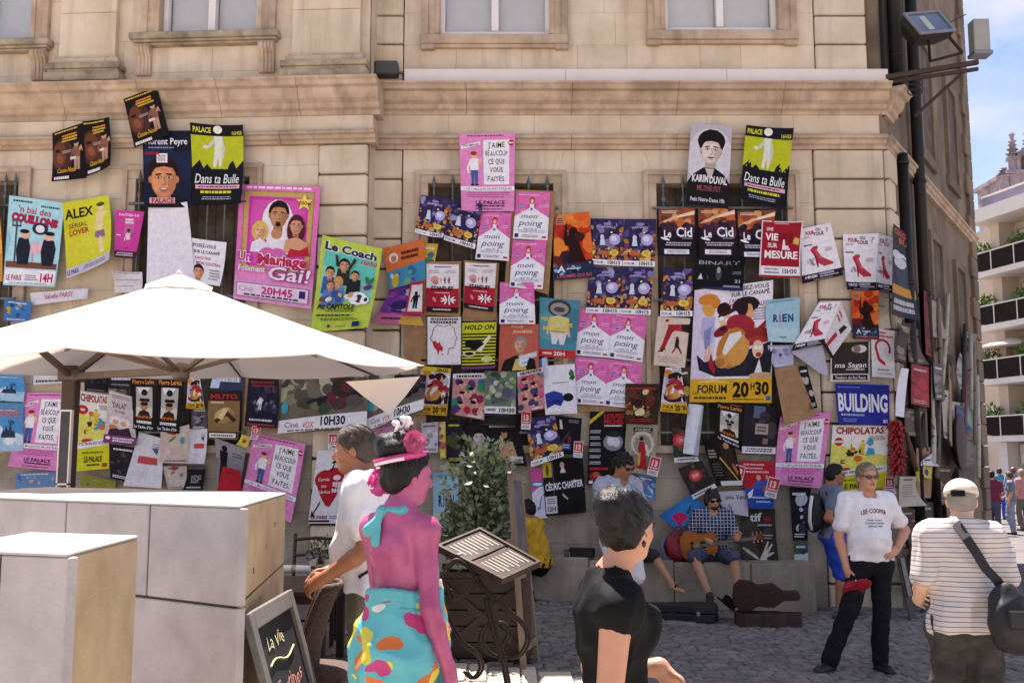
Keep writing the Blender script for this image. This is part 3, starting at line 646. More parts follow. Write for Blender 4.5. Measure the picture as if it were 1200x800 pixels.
def D_cid(A):
 A.rect(0, 0, 1, 1, '#1d1220'); A.rect(0, .62, 1, 1, '#8a4a30'); A.blobs(0, .66, 1, 1, 14, ['#c86a34', '#b0552c', '#e09a62', '#713022', '#a2482a'], .05, .12)
 A.poly([(.1, .74), (.55, .86), (1, .96), (1, .88), (.5, .8)], '#f3d9c0'); A.poly([(0, .68), (.4, .84), (.6, .86), (.3, .72)], '#edb98c'); A.blobs(0, .48, 1, .7, 12, ['#3a2038', '#2a1830', '#562c38', '#43263c'], .05, .1)
 A.greek(.06, .9, .55, .96, 2, '#f4ece8'); A.text('Le', .24, .47, .15, '#f4eff4', wid=.2, bold=.04); A.text('Cid', .7, .51, .2, '#f4eff4', wid=.44, bold=.03); A.ell(.17, .36, .1, .025, '#f4eff4', -15); A.greek(.62, .36, .95, .39, 1, '#b8a8b8')
 A.greek(.15, .21, .92, .3, 2, '#d8ccd8'); A.rect(.14, .04, .82, .14, '#ece6ee'); A.greek(.2, .06, .78, .12, 2, '#5a4e60'); return '#1d1220'
def D_flame(A):
 A.rect(0, 0, 1, 1, '#d8451f'); A.blobs(0, .35, 1, 1, 26, ['#e4622a', '#c2331a', '#f08a34', '#a82a1c', '#ea7430'], .06, .16)
 A.blobs(0, .1, 1, .34, 14, ['#4a1c22', '#2c1f38', '#6b2420', '#3a1a2a'], .05, .12); A.rect(0, 0, 1, .22, '#26324e'); A.blobs(0, .08, 1, .24, 24, ['#3f5c88', '#22304e', '#8fb0cc', '#1c2236'], .01, .035)
 A.poly([(.35, .24), (.42, .5), (.3, .52), (.26, .62), (.3, .8), (.37, .9), (.35, .78), (.36, .64), (.48, .72), (.62, .74), (.72, .68), (.78, .58), (.66, .56), (.72, .44), (.82, .26)], '#2a0f10'); A.ell(.52, .72, .06, .07, '#2a0f10'); A.ell(.68, .64, .08, .06, '#41150f')
 A.rect(.04, .84, .27, .96, '#c0826a'); A.greek(.06, .86, .25, .94, 3, '#4a1a14'); A.text('A', .2, .16, .1, '#e4ecf4', bold=.03); A.greek(.32, .14, .68, .18, 1, '#dfe7f2'); A.text("L'HOMME QUI RIT", .52, .05, .05, '#d85a78', wid=.85); return '#26324e'
def D_standby(A):
 A.rect(0, 0, 1, .5, '#b81f34'); A.rect(0, 0, 1, .11, '#2a1420'); A.rect(0, .12, .45, .5, '#a81c30'); A.greek(.2, .92, .85, .97, 1, '#5b4a52'); A.greek(.08, .8, .42, .88, 2, '#b8a8ae'); A.greek(.55, .8, .93, .88, 2, '#b8a8ae')
 A.ell(.25, .68, .09, .07, '#d5a49c', 30); A.ell(.28, .62, .06, .05, '#c4807c')
 for x in (.45, .57, .7): A.text('?', x, .66, .085, '#a02a38', bold=.02) if x < .5 else A.fig(x, .6, .13, '#b53a44', '#8a2030', '#8a2030', '#c86a60')
 A.text('STAND-BY', .5, .5, .085, '#1a0f14', wid=.7, bold=.05); A.greek(.25, .39, .8, .42, 1, '#f0d8dc')
 for k in range(9): A.ell(.68+.16*math.cos(k*.7), .26+.05*math.sin(k*.7), .06, .016, '#f3eef2', k*40)
 A.ell(.25, .26, .03, .06, '#d98a90', 30); A.greek(.15, .03, .85, .085, 1, '#e8d8e0'); return '#ece6ea'
def D_gold(A):
 A.rect(0, 0, 1, 1, '#1a1012'); A.ell(.3, .5, .22, .33, '#4a2a20'); A.ell(.22, .52, .14, .26, '#6b3c2a'); A.ell(.16, .6, .05, .03, '#1a1012'); A.ell(.22, .44, .06, .1, '#8a543a', 20)
 A.greek(.03, .93, .9, .98, 1, '#d8b63c')
 for t, y in ((.5, .86), (.5, .81), (.5, .76)): A.greek(.3, y-.02, .82, y+.02, 1, '#e88a2a' if y > .83 else '#d9b23a', .8)
 A.fig(.74, .16, .55, '#8a5844', '#b98a72', '#2a1610', '#c49a80'); A.greek(.3, .52, .62, .58, 2, '#b8a8a0'); A.rect(.55, .38, .72, .43, '#d8d0cc')
 A.text('Casse-Noix', .42, .2, .09, '#d8a62c', wid=.55, slant=.2); A.greek(.05, .02, .55, .09, 1, '#e9e2e0', .8); return '#1a1012'
def D_peyre(A):
 A.rect(0, 0, 1, 1, '#191b33'); A.blobs(0, .5, 1, 1, 8, ['#1e2342', '#15172c', '#242b4e'], .1, .2); A.poly([(.05, 0), (.1, .1), (.3, .16), (.7, .16), (.92, .1), (.96, 0)], '#181420')
 A.face(.42, .36, .24, '#d98e62', '#2a120e', '#a85e3c'); A.text('Florent Peyre', .48, .86, .085, '#e8e6ee', wid=.86); A.greek(.08, .76, .7, .79, 1, '#9a96ac')
 A.rect(.28, .58, .5, .7, '#e8dee6'); A.greek(.3, .6, .48, .68, 4, '#7a2a4a'); A.greek(.05, .66, .35, .74, 1, '#9a2432'); A.rect(.12, .05, .66, .125, '#d9a0a0'); A.text('PALACE', .4, .087, .06, '#8a2430', wid=.46, bold=.04); return '#191b33'
def D_bulle(A):
 A.rect(0, 0, 1, 1, '#15131a'); A.rect(0, .45, 1, .86, '#b8bd24'); A.poly([(0, .42), (0, .52)]+[(x/14, .5+.05*((x*7) % 3-.8)-(.10 if 4 < x < 10 else 0)) for x in range(15)]+[(1, .42)], '#15131a')
 A.text('PALACE', .2, .93, .065, '#d8d43a', wid=.32, bold=.04); A.text('16H55', .87, .9, .045, '#d8d43a', wid=.2)
 g = '#dcdccf'; A.ell(.49, .94, .055, .05, '#e8e6da'); A.poly([(.42, .86), (.58, .86), (.6, .68), (.57, .5), (.52, .46), (.5, .62), (.46, .46), (.4, .48), (.43, .7)], g); A.poly([(.42, .84), (.3, .74), (.24, .72), (.26, .69), (.36, .72), (.44, .78)], '#c9c9bc'); A.ell(.26, .72, .03, .025, g); A.poly([(.58, .84), (.64, .7), (.6, .56), (.56, .7)], '#c9c9bc')
 A.text('Dans ta Bulle', .48, .33, .12, '#eef0f0', wid=.86, slant=.15, bold=.005); A.rect(.06, .2, .94, .25, '#e0a8b4'); A.greek(.1, .21, .9, .24, 1, '#5a2430'); A.greek(.1, .14, .88, .18, 1, '#d8d43a', .8); A.greek(.15, .06, .85, .11, 2, '#a8a8b0'); return '#15131a'
def D_bal(A):
 A.rect(0, 0, 1, 1, '#a9d8e2'); A.greek(.06, .93, .5, .975, 1, '#2a3a4a'); A.greek(.6, .9, .97, .945, 1, '#2a3a4a'); A.text("'n bal des", .5, .86, .075, '#b82a5c', wid=.6, rot=-3, bold=.03); A.text('COUILLONS', .5, .755, .085, '#c22455', wid=.86, rot=-4, bold=.06, outline='#3a1020')
 A.poly([(0, .3), (.1, .5), (.02, .62), (0, .62)], '#8ac6d2'); A.rect(.02, .2, .98, .27, '#7a4a3a'); A.rect(.47, .37, .74, .5, '#e4b4c4'); A.rect(.5, .27, .53, .38, '#c890a4'); A.rect(.68, .27, .71, .38, '#c890a4')
 A.ell(.62, .66, .09, .07, '#26304a'); A.ell(.62, .66, .05, .045, '#e8e0e8')
 for x, k in ((.34, 1), (.8, -1)):
  A.poly([(x-.1, .24), (x+.1, .24), (x+.13, .44), (x+.08, .54), (x-.1, .54), (x-.14, .4)], '#1c2230'); A.ell(x+.02*k, .58, .05, .05, '#e6b494'); A.ell(x, .615, .055, .025, '#1c1a22')
 A.poly([(.17, .25), (.2, .25), (.2, .66), (.17, .66)], '#4a4456'); A.poly([(.1, .66), (.27, .66), (.27, .74), (.25, .74), (.25, .68), (.2, .68), (.2, .74), (.17, .74), (.17, .68), (.12, .68), (.12, .74), (.1, .74)], '#4a4456')
 A.rect(.02, .02, .98, .185, '#eee8ee'); A.text('LE PARIS', .2, .09, .06, '#9a2a50', wid=.3, bold=.04); A.greek(.4, .06, .66, .13, 3, '#544a58'); A.text('14H', .82, .1, .1, '#b0284e', wid=.24, bold=.05); A.greek(.1, .02, .9, .04, 1, '#8a7e8c'); return '#a9d8e2'
def D_alex(A):
 A.rect(0, 0, 1, 1, '#cfcb32'); A.blobs(.1, .2, .9, .8, 6, ['#d4d03a', '#c6c22a'], .1, .2); A.text('ALEX', .34, .83, .13, '#1e1a12', wid=.6, bold=.04); A.text('SERIAL', .3, .665, .06, '#8a4a1e', wid=.4, bold=.03); A.text('LOVER', .32, .575, .075, '#a83228', wid=.42, bold=.04)
 sk = '#e6cf98'; A.ell(.8, .85, .05, .055, sk); A.ell(.8, .89, .055, .03, '#5a4a22'); A.poly([(.7, .78), (.86, .8), (.98, .74), (.99, .78), (.86, .72), (.82, .52), (.8, .3), (.86, .18), (.74, .18), (.7, .4), (.68, .55), (.62, .6), (.6, .56), (.68, .64)], sk); A.poly([(.66, .52), (.84, .52), (.86, .42), (.74, .4), (.64, .44)], '#8a6f8c')
 A.poly([(0, 0), (1, 0), (1, .14), (0, .12)], '#c4bccc'); A.text('LE PARIS', .14, .06, .06, '#2c2a78', wid=.24, bold=.04); A.greek(.35, .04, .95, .1, 3, '#4a4658'); return '#cfcb32'
def D_faitsdivers(A):
 A.rect(0, 0, 1, 1, '#cf3f9a'); A.text('FAITES-LE', .5, .91, .05, '#f6e4f0', wid=.7); A.rect(.35, .48, .72, .84, '#c9609c'); A.greek(.38, .72, .7, .84, 2, '#f6e4f0', .7); A.fig(.54, .2, .4, '#e8c8d8', '#c94a90', '#2a1a1c', '#8a5a48'); A.rect(0, 0, 1, .14, '#3a1c30'); A.greek(.05, .03, .95, .12, 2, '#e4d4e0'); A.greek(.05, .45, .25, .5, 1, '#f6e4f0'); return '#cf3f9a'
def D_canape_small(A):
 A.text('REPOSEZ-VOUS', .3, .86, .08, '#1c1620', wid=.8, bold=.03); A.text('SUR LE CANAPÉ', .42, .72, .07, '#1c1620', wid=.8, bold=.03); A.text("J'AIGUISE", .3, .58, .06, '#b02a50', wid=.5); A.text('MON COUTEAU', .5, .46, .07, '#b02a50', wid=.8, bold=.03); A.face(.18, .24, .15, '#e4a070', '#3a1024'); A.greek(.5, .1, .92, .36, 4, '#9a909c'); return '#efe9ef'
def D_mariage(A):
 A.rect(0, 0, 1, 1, '#ea76c0'); A.greek(.05, .965, .95, .99, 1, '#fbe6f2', .7); A.rect(.0, .0, 1, .17, '#eba4d4'); A.rect(.0, .17, 1, .24, '#ee8fcb')
 A.rect(.06, .27, .94, .95, '#a8824a'); A.rect(.075, .28, .925, .94, '#c9a566'); A.rect(.13, .3, .87, .9, '#d63fa6'); A.rect(.17, .32, .83, .87, '#de58b2')
 A.ell(.5, .68, .14, .2, '#f3e6ee'); A.face(.51, .74, .105, '#c98a62', '#201612', '#a8684a', mood=0); A.poly([(.36, .42), (.66, .42), (.62, .6), (.4, .6)], '#efe6ee'); A.ell(.5, .585, .05, .045, '#c98a62'); A.ell(.51, .665, .025, .018, '#201612')
 A.ell(.29, .6, .075, .09, '#e3c04e'); A.face(.29, .6, .07, '#e8b088', '#e3c04e'); A.poly([(.18, .42), (.42, .42), (.4, .5), (.3, .54), (.2, .5)], '#eae2ee')
 A.ell(.74, .63, .08, .13, '#57202a'); A.face(.74, .66, .07, '#d89a76', '#57202a'); A.poly([(.6, .44), (.92, .44), (.9, .52), (.76, .57), (.62, .54)], '#dca07c'); A.poly([(.66, .4), (.93, .42), (.9, .5), (.8, .46), (.68, .47)], '#c2223a')
 st = []; 
 for k in range(10): rr = .075 if k % 2 == 0 else .034; st.append((.82+rr*math.sin(k*PI/5)/A.a, .86+rr*math.cos(k*PI/5)))
 A.poly(st, '#efdf62'); A.text('700e', .82, .855, .03, '#8a2430', wid=.14, bold=.04)
 A.ell(.4, .40, .075, .065, '#d868ae'); A.ell(.53, .40, .075, .065, '#d868ae'); A.poly([(.29, .38), (.64, .38), (.47, .24)], '#d868ae')
 A.text('Un', .12, .375, .08, '#d83aa0', wid=.17, bold=.06, outline='#f6e0ee'); A.text('Mariage', .6, .365, .085, '#c02a52', wid=.62, bold=.06, outline='#f6e0ee'); A.text('Follement', .22, .275, .05, '#efe4ee', wid=.34, bold=.03); A.text('Gai!', .68, .255, .11, '#f3e6f0', wid=.52, slant=.2, bold=.02, outline='#a03a80')
 A.rect(.04, .03, .96, .15, '#7a4a86'); A.rect(.048, .035, .952, .145, '#eed0e6'); A.text('Ciné', .16, .1, .045, '#b79ab0', wid=.18); A.text('20H45', .56, .1, .06, '#c82a78', wid=.4, bold=.05); A.rect(.84, .07, .92, .13, '#2f2a66'); A.greek(.08, .04, .85, .062, 1, '#4a3a5c', .7); return '#ea76c0'
def D_coach(A):
 A.rect(0, 0, 1, 1, '#bfd24c'); A.rect(.07, .32, .94, .86, '#64c8b8'); A.poly([(.07, .32), (.94, .32), (.94, .5), (.6, .62), (.07, .7)], '#8ed6c4'); A.text('Le Coach', .5, .895, .085, '#2a2546', wid=.86, rot=-3, bold=.06, outline='#eef2f4'); A.text('16h50', .82, .79, .05, '#c62a3c', wid=.26, rot=-3, bold=.05)
 for x, y, r, h_, t_ in ((.2, .62, .06, '#2a1a14', '#3a62a8'), (.42, .72, .065, '#1c1210', '#3a2a26'), (.36, .52, .06, '#caa24a', '#4a86c4'), (.62, .62, .05, '#241a14', '#22242c'), (.24, .48, .05, '#7a4a2a', '#5a7ab8')):
  A.poly([(x-.12, y-.22), (x+.12, y-.22), (x+.1, y-.04), (x-.1, y-.04)], t_); A.face(x, y, r, '#dca27a', h_)
 A.poly([(.3, .7), (.26, .82), (.3, .82), (.36, .7)], '#3a2a26'); A.poly([(.5, .7), (.58, .82), (.62, .8), (.52, .66)], '#3a2a26'); A.ell(.72, .36, .1, .08, '#f0eef2'); A.ell(.74, .36, .04, .05, '#3a3440'); A.ell(.84, .34, .05, .05, '#f0eef2'); A.ell(.86, .35, .02, .025, '#2a2430'); A.ell(.86, .5, .05, .03, '#6a2a86', 30); A.ell(.9, .58, .05, .02, '#2f7a4a', 60); A.ell(.84, .58, .05, .02, '#2f7a4a', 110); A.blobs(.1, .33, .6, .4, 10, ['#3a5a92', '#7a4a3a', '#d8a27a', '#e8e0d0'], .02, .04)
 A.text('Au CAPITOLE', .38, .26, .06, '#17261c', wid=.62, bold=.05); A.greek(.2, .2, .75, .225, 1, '#5a6a2a'); A.greek(.06, .15, .7, .175, 1, '#23301c', .7); A.greek(.1, .1, .8, .135, 2, '#3f4d20'); A.ell(.3, .045, .02, .02, '#8a2a7a'); A.rect(.7, .025, .83, .085, '#1c2a58'); A.greek(.4, .03, .6, .05, 1, '#b83a4a'); return '#bfd24c'
def mk_solid(bg, *rects):
 def f(A):
  for r in rects: A.rect(*r)
  return bg
 return f
def mk_photo(bg, pal, title=None, tcol='#f0e8ee', ty=.88, th=.07, strip=None, faces=0, skin='#cf9a78', n=22, tw=.8, foot=True, hair='#20140f'):
 """a picture of soft patches of the poster's own colours, a title, print below"""
 def f(A):
  A.rect(0, 0, 1, 1, bg); A.blobs(.06, .2, .94, .84, n, pal, .04, .12)
  for k in range(faces):
   x = (k+.5)/faces; A.poly([(max(0, x-.2), .12), (min(1, x+.2), .12), (min(1, x+.14), .34), (max(0, x-.14), .34)], A.r.choice(pal)); A.face(x, .5+A.r.uniform(-.04, .06), min(.2, .3*A.a/faces*.9+.03), skin, hair, mood=0)
  if title: A.text(title, .5, ty, th, tcol, wid=tw, bold=.03)
  else: A.greek(.1, ty-.03, .9, ty+.03, 1, tcol, .8)
  if strip: A.rect(0, 0, 1, .12, strip); A.greek(.08, .03, .92, .1, 2, '#3a323a')
  elif foot: A.greek(.1, .05, .9, .14, 2, tcol)
  return bg
 return f
def D_karim(A):
 A.rect(0, 0, 1, 1, '#b9b2bc'); A.ell(.5, .6, .3, .36, '#d2ccd6'); A.poly([(0, 0), (1, 0), (1, .3), (.86, .4), (.64, .47), (.36, .47), (.12, .38), (0, .28)], '#1a161a'); A.poly([(.4, .46), (.62, .46), (.54, .3)], '#c8b8b4'); A.ell(.52, .8, .17, .14, '#16110f'); A.face(.52, .68, .165, '#dcc8be', '#16110f', '#a88f86', mood=0); A.poly([(.34, .85), (.44, .94), (.66, .93), (.72, .8), (.6, .84), (.45, .82)], '#16110f')
 A.text('KARIM', .3, .335, .085, '#e8e2e8', wid=.38, bold=.05); A.text('DUVAL', .73, .325, .085, '#e8e2e8', wid=.42, bold=.05); A.greek(.47, .3, .53, .36, 3, '#b04a4a'); A.text('ME TIND PDT', .52, .225, .05, '#a8525e', wid=.56); A.greek(.2, .18, .8, .2, 1, '#6a5a62'); A.text('Petit Notre-Dame 19h', .5, .08, .05, '#e4dee6', wid=.8); return '#b9b2bc'
def D_mesure(A):
 A.rect(.03, .03, .97, .98, '#a3182c'); A.rect(.38, .62, .8, .8, '#8a1024'); A.greek(.3, .945, .7, .97, 1, '#e8c8cc'); A.text('UNE', .22, .855, .06, '#f2e8ec', wid=.17, bold=.03); A.text('VIE', .27, .72, .12, '#f2e8ec', wid=.33, bold=.05); A.text('SUR', .3, .57, .08, '#f2e8ec', wid=.24, bold=.03); A.text('MESURE', .52, .41, .13, '#f2e8ec', wid=.82, bold=.05)
 A.poly([(.54, .5), (.74, .5), (.68, .58), (.62, .57), (.6, .68), (.56, .68)], '#efe4e8'); A.poly([(.8, .62), (.93, .59), (.96, .7), (.84, .73)], '#d8b65e'); A.rect(.03, .04, .97, .2, '#eee8ec'); A.text('15H30', .74, .12, .08, '#221a20', wid=.34, bold=.04); A.greek(.1, .06, .5, .18, 2, '#7a6e76'); A.rect(0, 0, 1, .035, '#a3182c'); return '#e6d8dc'
def D_shoe(A):
 A.text('POUR', .28, .895, .07, '#b02440', wid=.28, bold=.06); A.text('OU', .56, .93, .06, '#2a1a20', wid=.16, bold=.05); A.text('TOUS', .56, .85, .065, '#6a1a2a', wid=.32, bold=.06); A.text('?', .84, .89, .1, '#c88a9a', wid=.1); A.greek(.06, .8, .3, .84, 2, '#8a7e86'); A.greek(.06, .66, .34, .69, 1, '#3a3036', .8)
 A.poly([(.26, .58), (.34, .63), (.47, .64), (.5, .6), (.45, .56), (.56, .42), (.74, .33), (.84, .29), (.83, .25), (.6, .24), (.48, .3), (.38, .44)], '#c2344c'); A.poly([(.4, .56), (.47, .6), (.44, .52), (.58, .39), (.52, .38), (.42, .48)], '#d65a70'); A.poly([(.27, .57), (.32, .56), (.38, .42), (.42, .24), (.45, .24), (.46, .33), (.4, .46)], '#8e1c34'); A.blobs(.18, .3, .34, .42, 7, ['#b8a8b0', '#d0c2ca', '#9a8a94'], .015, .03); A.greek(.66, .5, .9, .58, 3, '#d0909c')
 A.rect(0, 0, 1, .145, '#281a2c'); A.text('14H20', .24, .095, .05, '#efe9f0', wid=.3, bold=.05); A.text('CONDITION', .62, .11, .035, '#efe9f0', wid=.36, bold=.03); A.greek(.45, .05, .95, .08, 1, '#c8bcc8', .7); A.greek(.25, .01, .8, .035, 1, '#9a8c9c', .7); return '#efe9ee'
def D_rien(A):
 A.rect(0, 0, 1, 1, '#9fc6d6'); A.poly([(0, 0), (1, 0), (1, .3), (0, .38)], '#b4d0da'); A.poly([(0, .9), (1, .96), (1, 1), (0, 1)], '#8cb4c4'); A.greek(.1, .92, .9, .96, 1, '#5f8290'); A.text('R', .29, .56, .17, '#1f3f86', wid=.15, bold=.06); A.text('I', .42, .555, .17, '#c83a2c', wid=.045, bold=.05); A.text('E', .56, .56, .17, '#1f3f86', wid=.14, bold=.06); A.text('N', .74, .555, .17, '#1f3f86', wid=.16, bold=.06); A.greek(.24, .42, .8, .45, 1, '#d8c8c0', .6); A.greek(.38, .1, .62, .13, 1, '#36576a', .8); return '#9fc6d6'
def D_rien2(A):
 D_rien(A); A.blobs(.1, .05, .95, .22, 12, ['#5a86c4', '#d8dce8', '#7a6aa8', '#3c5c9c', '#e4e8ee'], .02, .05); A.rect(0, .3, 1, .36, '#b7cf9c'); return '#9fc6d6'
def D_forum(A):
 A.rect(0, 0, 1, 1, '#efe6ee'); A.poly([(0, .2), (.24, .2), (.3, .6), (.2, .98), (0, .98)], '#ddcde4'); A.text('REPOSEZ-VOUS', .7, .965, .035, '#1a141c', wid=.5, bold=.03); A.text('SUR LE CANAPÉ,', .72, .915, .035, '#1a141c', wid=.5, bold=.03); A.text("J'AIGUISE", .58, .865, .032, '#b42c56', wid=.28, bold=.03); A.text('MON COUTEAU', .66, .82, .04, '#b42c56', wid=.46, bold=.04); A.greek(.74, .68, .96, .79, 5, '#8a7e8e')
 A.poly([(.06, .42), (.16, .35), (.3, .36), (.6, .42), (.98, .5), (.98, .22), (.3, .22), (.1, .28)], '#262231')
 A.ell(.19, .82, .055, .08, '#e2a050', 20); A.ell(.18, .9, .09, .05, '#d8862e'); A.ell(.28, .86, .04, .05, '#d8862e'); A.poly([(.12, .74), (.28, .74), (.26, .52), (.16, .5), (.1, .6)], '#b9b2d8'); A.poly([(.14, .62), (.24, .66), (.22, .48), (.16, .46)], '#8d88b8')
 A.ell(.4, .72, .055, .075, '#e8c0a0'); A.ell(.38, .8, .06, .06, '#2c1218'); A.ell(.44, .77, .1, .02, '#43161e', 20); A.ell(.36, .72, .022, .02, '#f4eef0'); A.ell(.43, .7, .022, .02, '#f4eef0'); A.ell(.36, .61, .075, .04, '#8e1c2c', 30); A.ell(.38, .63, .03, .018, '#3a0c14')
 A.ell(.66, .82, .12, .07, '#2a161c'); A.ell(.68, .74, .05, .09, '#dd9a6a', -10); A.ell(.69, .75, .06, .025, '#e8a878', -30); A.ell(.62, .8, .05, .08, '#2a161c'); A.poly([(.56, .66), (.78, .6), (.92, .68), (.88, .5), (.68, .46), (.54, .55)], '#9e2230'); A.ell(.6, .66, .13, .08, '#a8283a', -15)
 A.ell(.5, .46, .13, .18, '#c07a34', -20); A.ell(.58, .44, .09, .14, '#d79a4e', -20); A.poly([(.4, .38), (.54, .5), (.62, .56), (.6, .6), (.46, .58), (.38, .44)], '#ece4e2'); A.ell(.38, .35, .06, .06, '#d89448'); A.ell(.36, .34, .04, .04, '#b8742e')
 A.ell(.82, .56, .12, .06, '#9a2a2c'); A.ell(.84, .52, .1, .03, '#b53a34'); A.ell(.82, .44, .05, .075, '#ecc4a4'); A.ell(.8, .455, .02, .018, '#f6f0f0'); A.ell(.85, .455, .02, .018, '#f6f0f0'); A.ell(.83, .395, .025, .02, '#a82c34'); A.poly([(.7, .22), (.98, .22), (1, .42), (.92, .4), (.84, .35), (.76, .36)], '#1f1c28'); A.poly([(.78, .24), (.88, .24), (.84, .36)], '#e8e0e4')
 A.poly([(.2, .4), (.24, .42), (.3, .28), (.28, .24), (.22, .3)], '#a8222e'); A.poly([(.16, .38), (.2, .5), (.24, .44), (.22, .36)], '#eabfa0'); A.ell(.88, .22, .12, .03, '#caa07a')
 A.rect(0, 0, 1, .2, '#dca81f'); A.text('FORUM', .27, .115, .07, '#231c10', wid=.36, bold=.04); A.text('Le', .06, .085, .035, '#5a4a10', wid=.05); A.poly([(.08, .17), (.46, .17), (.38, .185), (.32, .195), (.24, .195), (.15, .185)], '#e8c860'); A.text('20', .62, .11, .12, '#1c150c', wid=.2, bold=.06); A.text('H', .765, .135, .055, '#1c150c', wid=.05, bold=.04); A.text('30', .88, .12, .1, '#1c150c', wid=.17, bold=.06); A.greek(.02, .025, .5, .05, 1, '#4a3a10', .8); A.greek(.52, .02, .9, .035, 1, '#6a5518', .7); A.rect(.93, .02, .985, .055, '#3a62a0'); return '#efe6ee'
def D_building(A):
 A.rect(0, 0, 1, 1, '#2a3191'); A.text('BUILDING', .5, .55, .42, '#eceaf4', wid=.93, bold=.05); A.greek(.04, .9, .5, .94, 1, '#8a90cc'); A.greek(.06, .2, .55, .28, 1, '#aab0dc', .6); A.greek(.1, .06, .4, .16, 2, '#8a90cc'); A.text('BUS', .92, .11, .08, '#e8e6f0', wid=.08, bold=.05); return '#2a3191'
def D_chipo(A):
 A.rect(0, .3, 1, 1, '#efe9e0'); A.poly([(0, .3), (1, .3), (1, .55), (0, .75)], '#e6da6a'); A.rect(0, 0, 1, .27, '#d6cf22'); A.text('CHIPOLATAS', .5, .93, .09, '#a62430', wid=.86, bold=.06, arc=-.01); A.ell(.13, .77, .06, .06, '#c82c30'); A.rect(.06, .755, .2, .785, '#f0d8d0')
 A.blobs(.25, .5, .8, .78, 8, ['#d8b422', '#4aa0b8', '#e4c83a', '#2a2420', '#86a63a', '#d86a2a'], .02, .05); A.poly([(.26, .62), (.44, .62), (.4, .56), (.3, .56)], '#2b3326'); A.poly([(.34, .62), (.38, .62), (.37, .74), (.35, .74)], '#c8a21e'); A.fig(.56, .58, .2, '#e4c83a', '#e0bc2a', '#c8a01e', '#eec890'); A.poly([(.62, .56), (.78, .58), (.76, .66), (.66, .68)], '#3f9cb8'); A.text('EC', .22, .49, .05, '#241c14', wid=.08, bold=.05); A.ell(.28, .38, .06, .025, '#c42a2c'); A.greek(.66, .78, .96, .85, 3, '#8a8478')
 A.poly([(0, .27), (1, .33), (1, .42), (0, .34)], '#f1ecf0'); A.text('+ DE 300 000 SPECTATEURS !', .5, .345, .04, '#1c161c', wid=.92, rot=4, bold=.03); A.text('LE PALACE', .5, .14, .07, '#2a2510', wid=.56, bold=.03); A.greek(.3, .05, .7, .08, 1, '#3a3414', .7); A.greek(.1, .2, .9, .25, 1, '#8a8418'); A.rect(.78, .03, .94, .08, '#b03a2c'); return '#d6cf22'
def D_holdon(A):
 A.rect(0, 0, 1, 1, '#1c1a12'); y = '#d3cf2e'
 for k in range(13): A.rect(0, .02+k*.066, 1, .05+k*.066, y)
 A.rect(0, .78, 1, .97, y); A.text('HOLD ON', .5, .87, .1, '#17140e', wid=.86, slant=.2, bold=.05); A.poly([(.42, .4), (.62, .55), (.78, .7), (.86, .66), (.7, .5), (.56, .34)], '#e8e4c8'); A.poly([(.1, .6), (.5, .62), (.66, .52), (.4, .38), (.1, .48)], '#15130e'); A.ell(.22, .32, .14, .06, '#e0dca0'); A.ell(.22, .32, .1, .035, '#17140e'); A.ell(.75, .2, .12, .07, '#d8d48a'); A.rect(.02, .0, .98, .05, '#7a3a86'); return y
def D_louise(A):
 A.rect(0, 0, 1, 1, '#151014'); A.text('LOUISE', .68, .94, .06, '#c2242c', wid=.56, bold=.06); A.text('MICHEL', .68, .865, .06, '#c2242c', wid=.56, bold=.06); A.poly([(0, .88), (.3, 1), (.42, 1), (0, .82)], '#c9b41e'); A.greek(.4, .79, .95, .82, 1, '#d8d0d4', .7)
 A.ell(.66, .58, .13, .12, '#8b8690'); A.ell(.6, .6, .05, .07, '#d8d2da'); A.ell(.74, .58, .05, .07, '#cfc8d2'); A.ell(.68, .69, .1, .04, '#2a242a')
 for k in range(6): A.greek(.02, .7-k*.085, .34, .75-k*.085, 2, '#d0c8ce')
 A.greek(.02, .2, .6, .24, 1, '#b83038', .8); A.ell(.2, .12, .08, .06, '#8a2a22'); A.ell(.22, .14, .04, .04, '#c24a3a')
 for k in range(5): A.rect(.04+k*.15, .02, .14+k*.15, .06, '#e8e0e4')
 return '#151014'
def D_chartier(A):
 A.rect(0, 0, 1, 1, '#171318'); A.blobs(0, .1, 1, .9, 8, ['#1f1a20', '#120f13', '#241e24'], .1, .2); A.ell(.48, .88, .04, .055, '#c9a590'); A.poly([(.42, .74), (.56, .74), (.52, .83), (.46, .83)], '#dcd6da'); A.poly([(.7, .56), (.76, .62), (.8, .56), (.74, .53)], '#c9a590'); A.poly([(.46, .38), (.58, .28), (.56, .25), (.44, .34)], '#c9a590'); A.text('CÉDRIC CHARTIER', .5, .52, .12, '#efe9ee', wid=.92, rot=3, bold=.04)
 A.rect(.02, .04, .3, .34, '#d9d2da'); A.greek(.05, .2, .27, .31, 3, '#4a4048'); A.text('12H', .16, .12, .08, '#2a2228', wid=.2, bold=.04); A.rect(0, .68, .22, .95, '#c8b42a'); A.ell(.11, .8, .03, .1, '#7a4a4a'); A.rect(.24, .2, .248, .98, '#8a828a'); return '#171318'
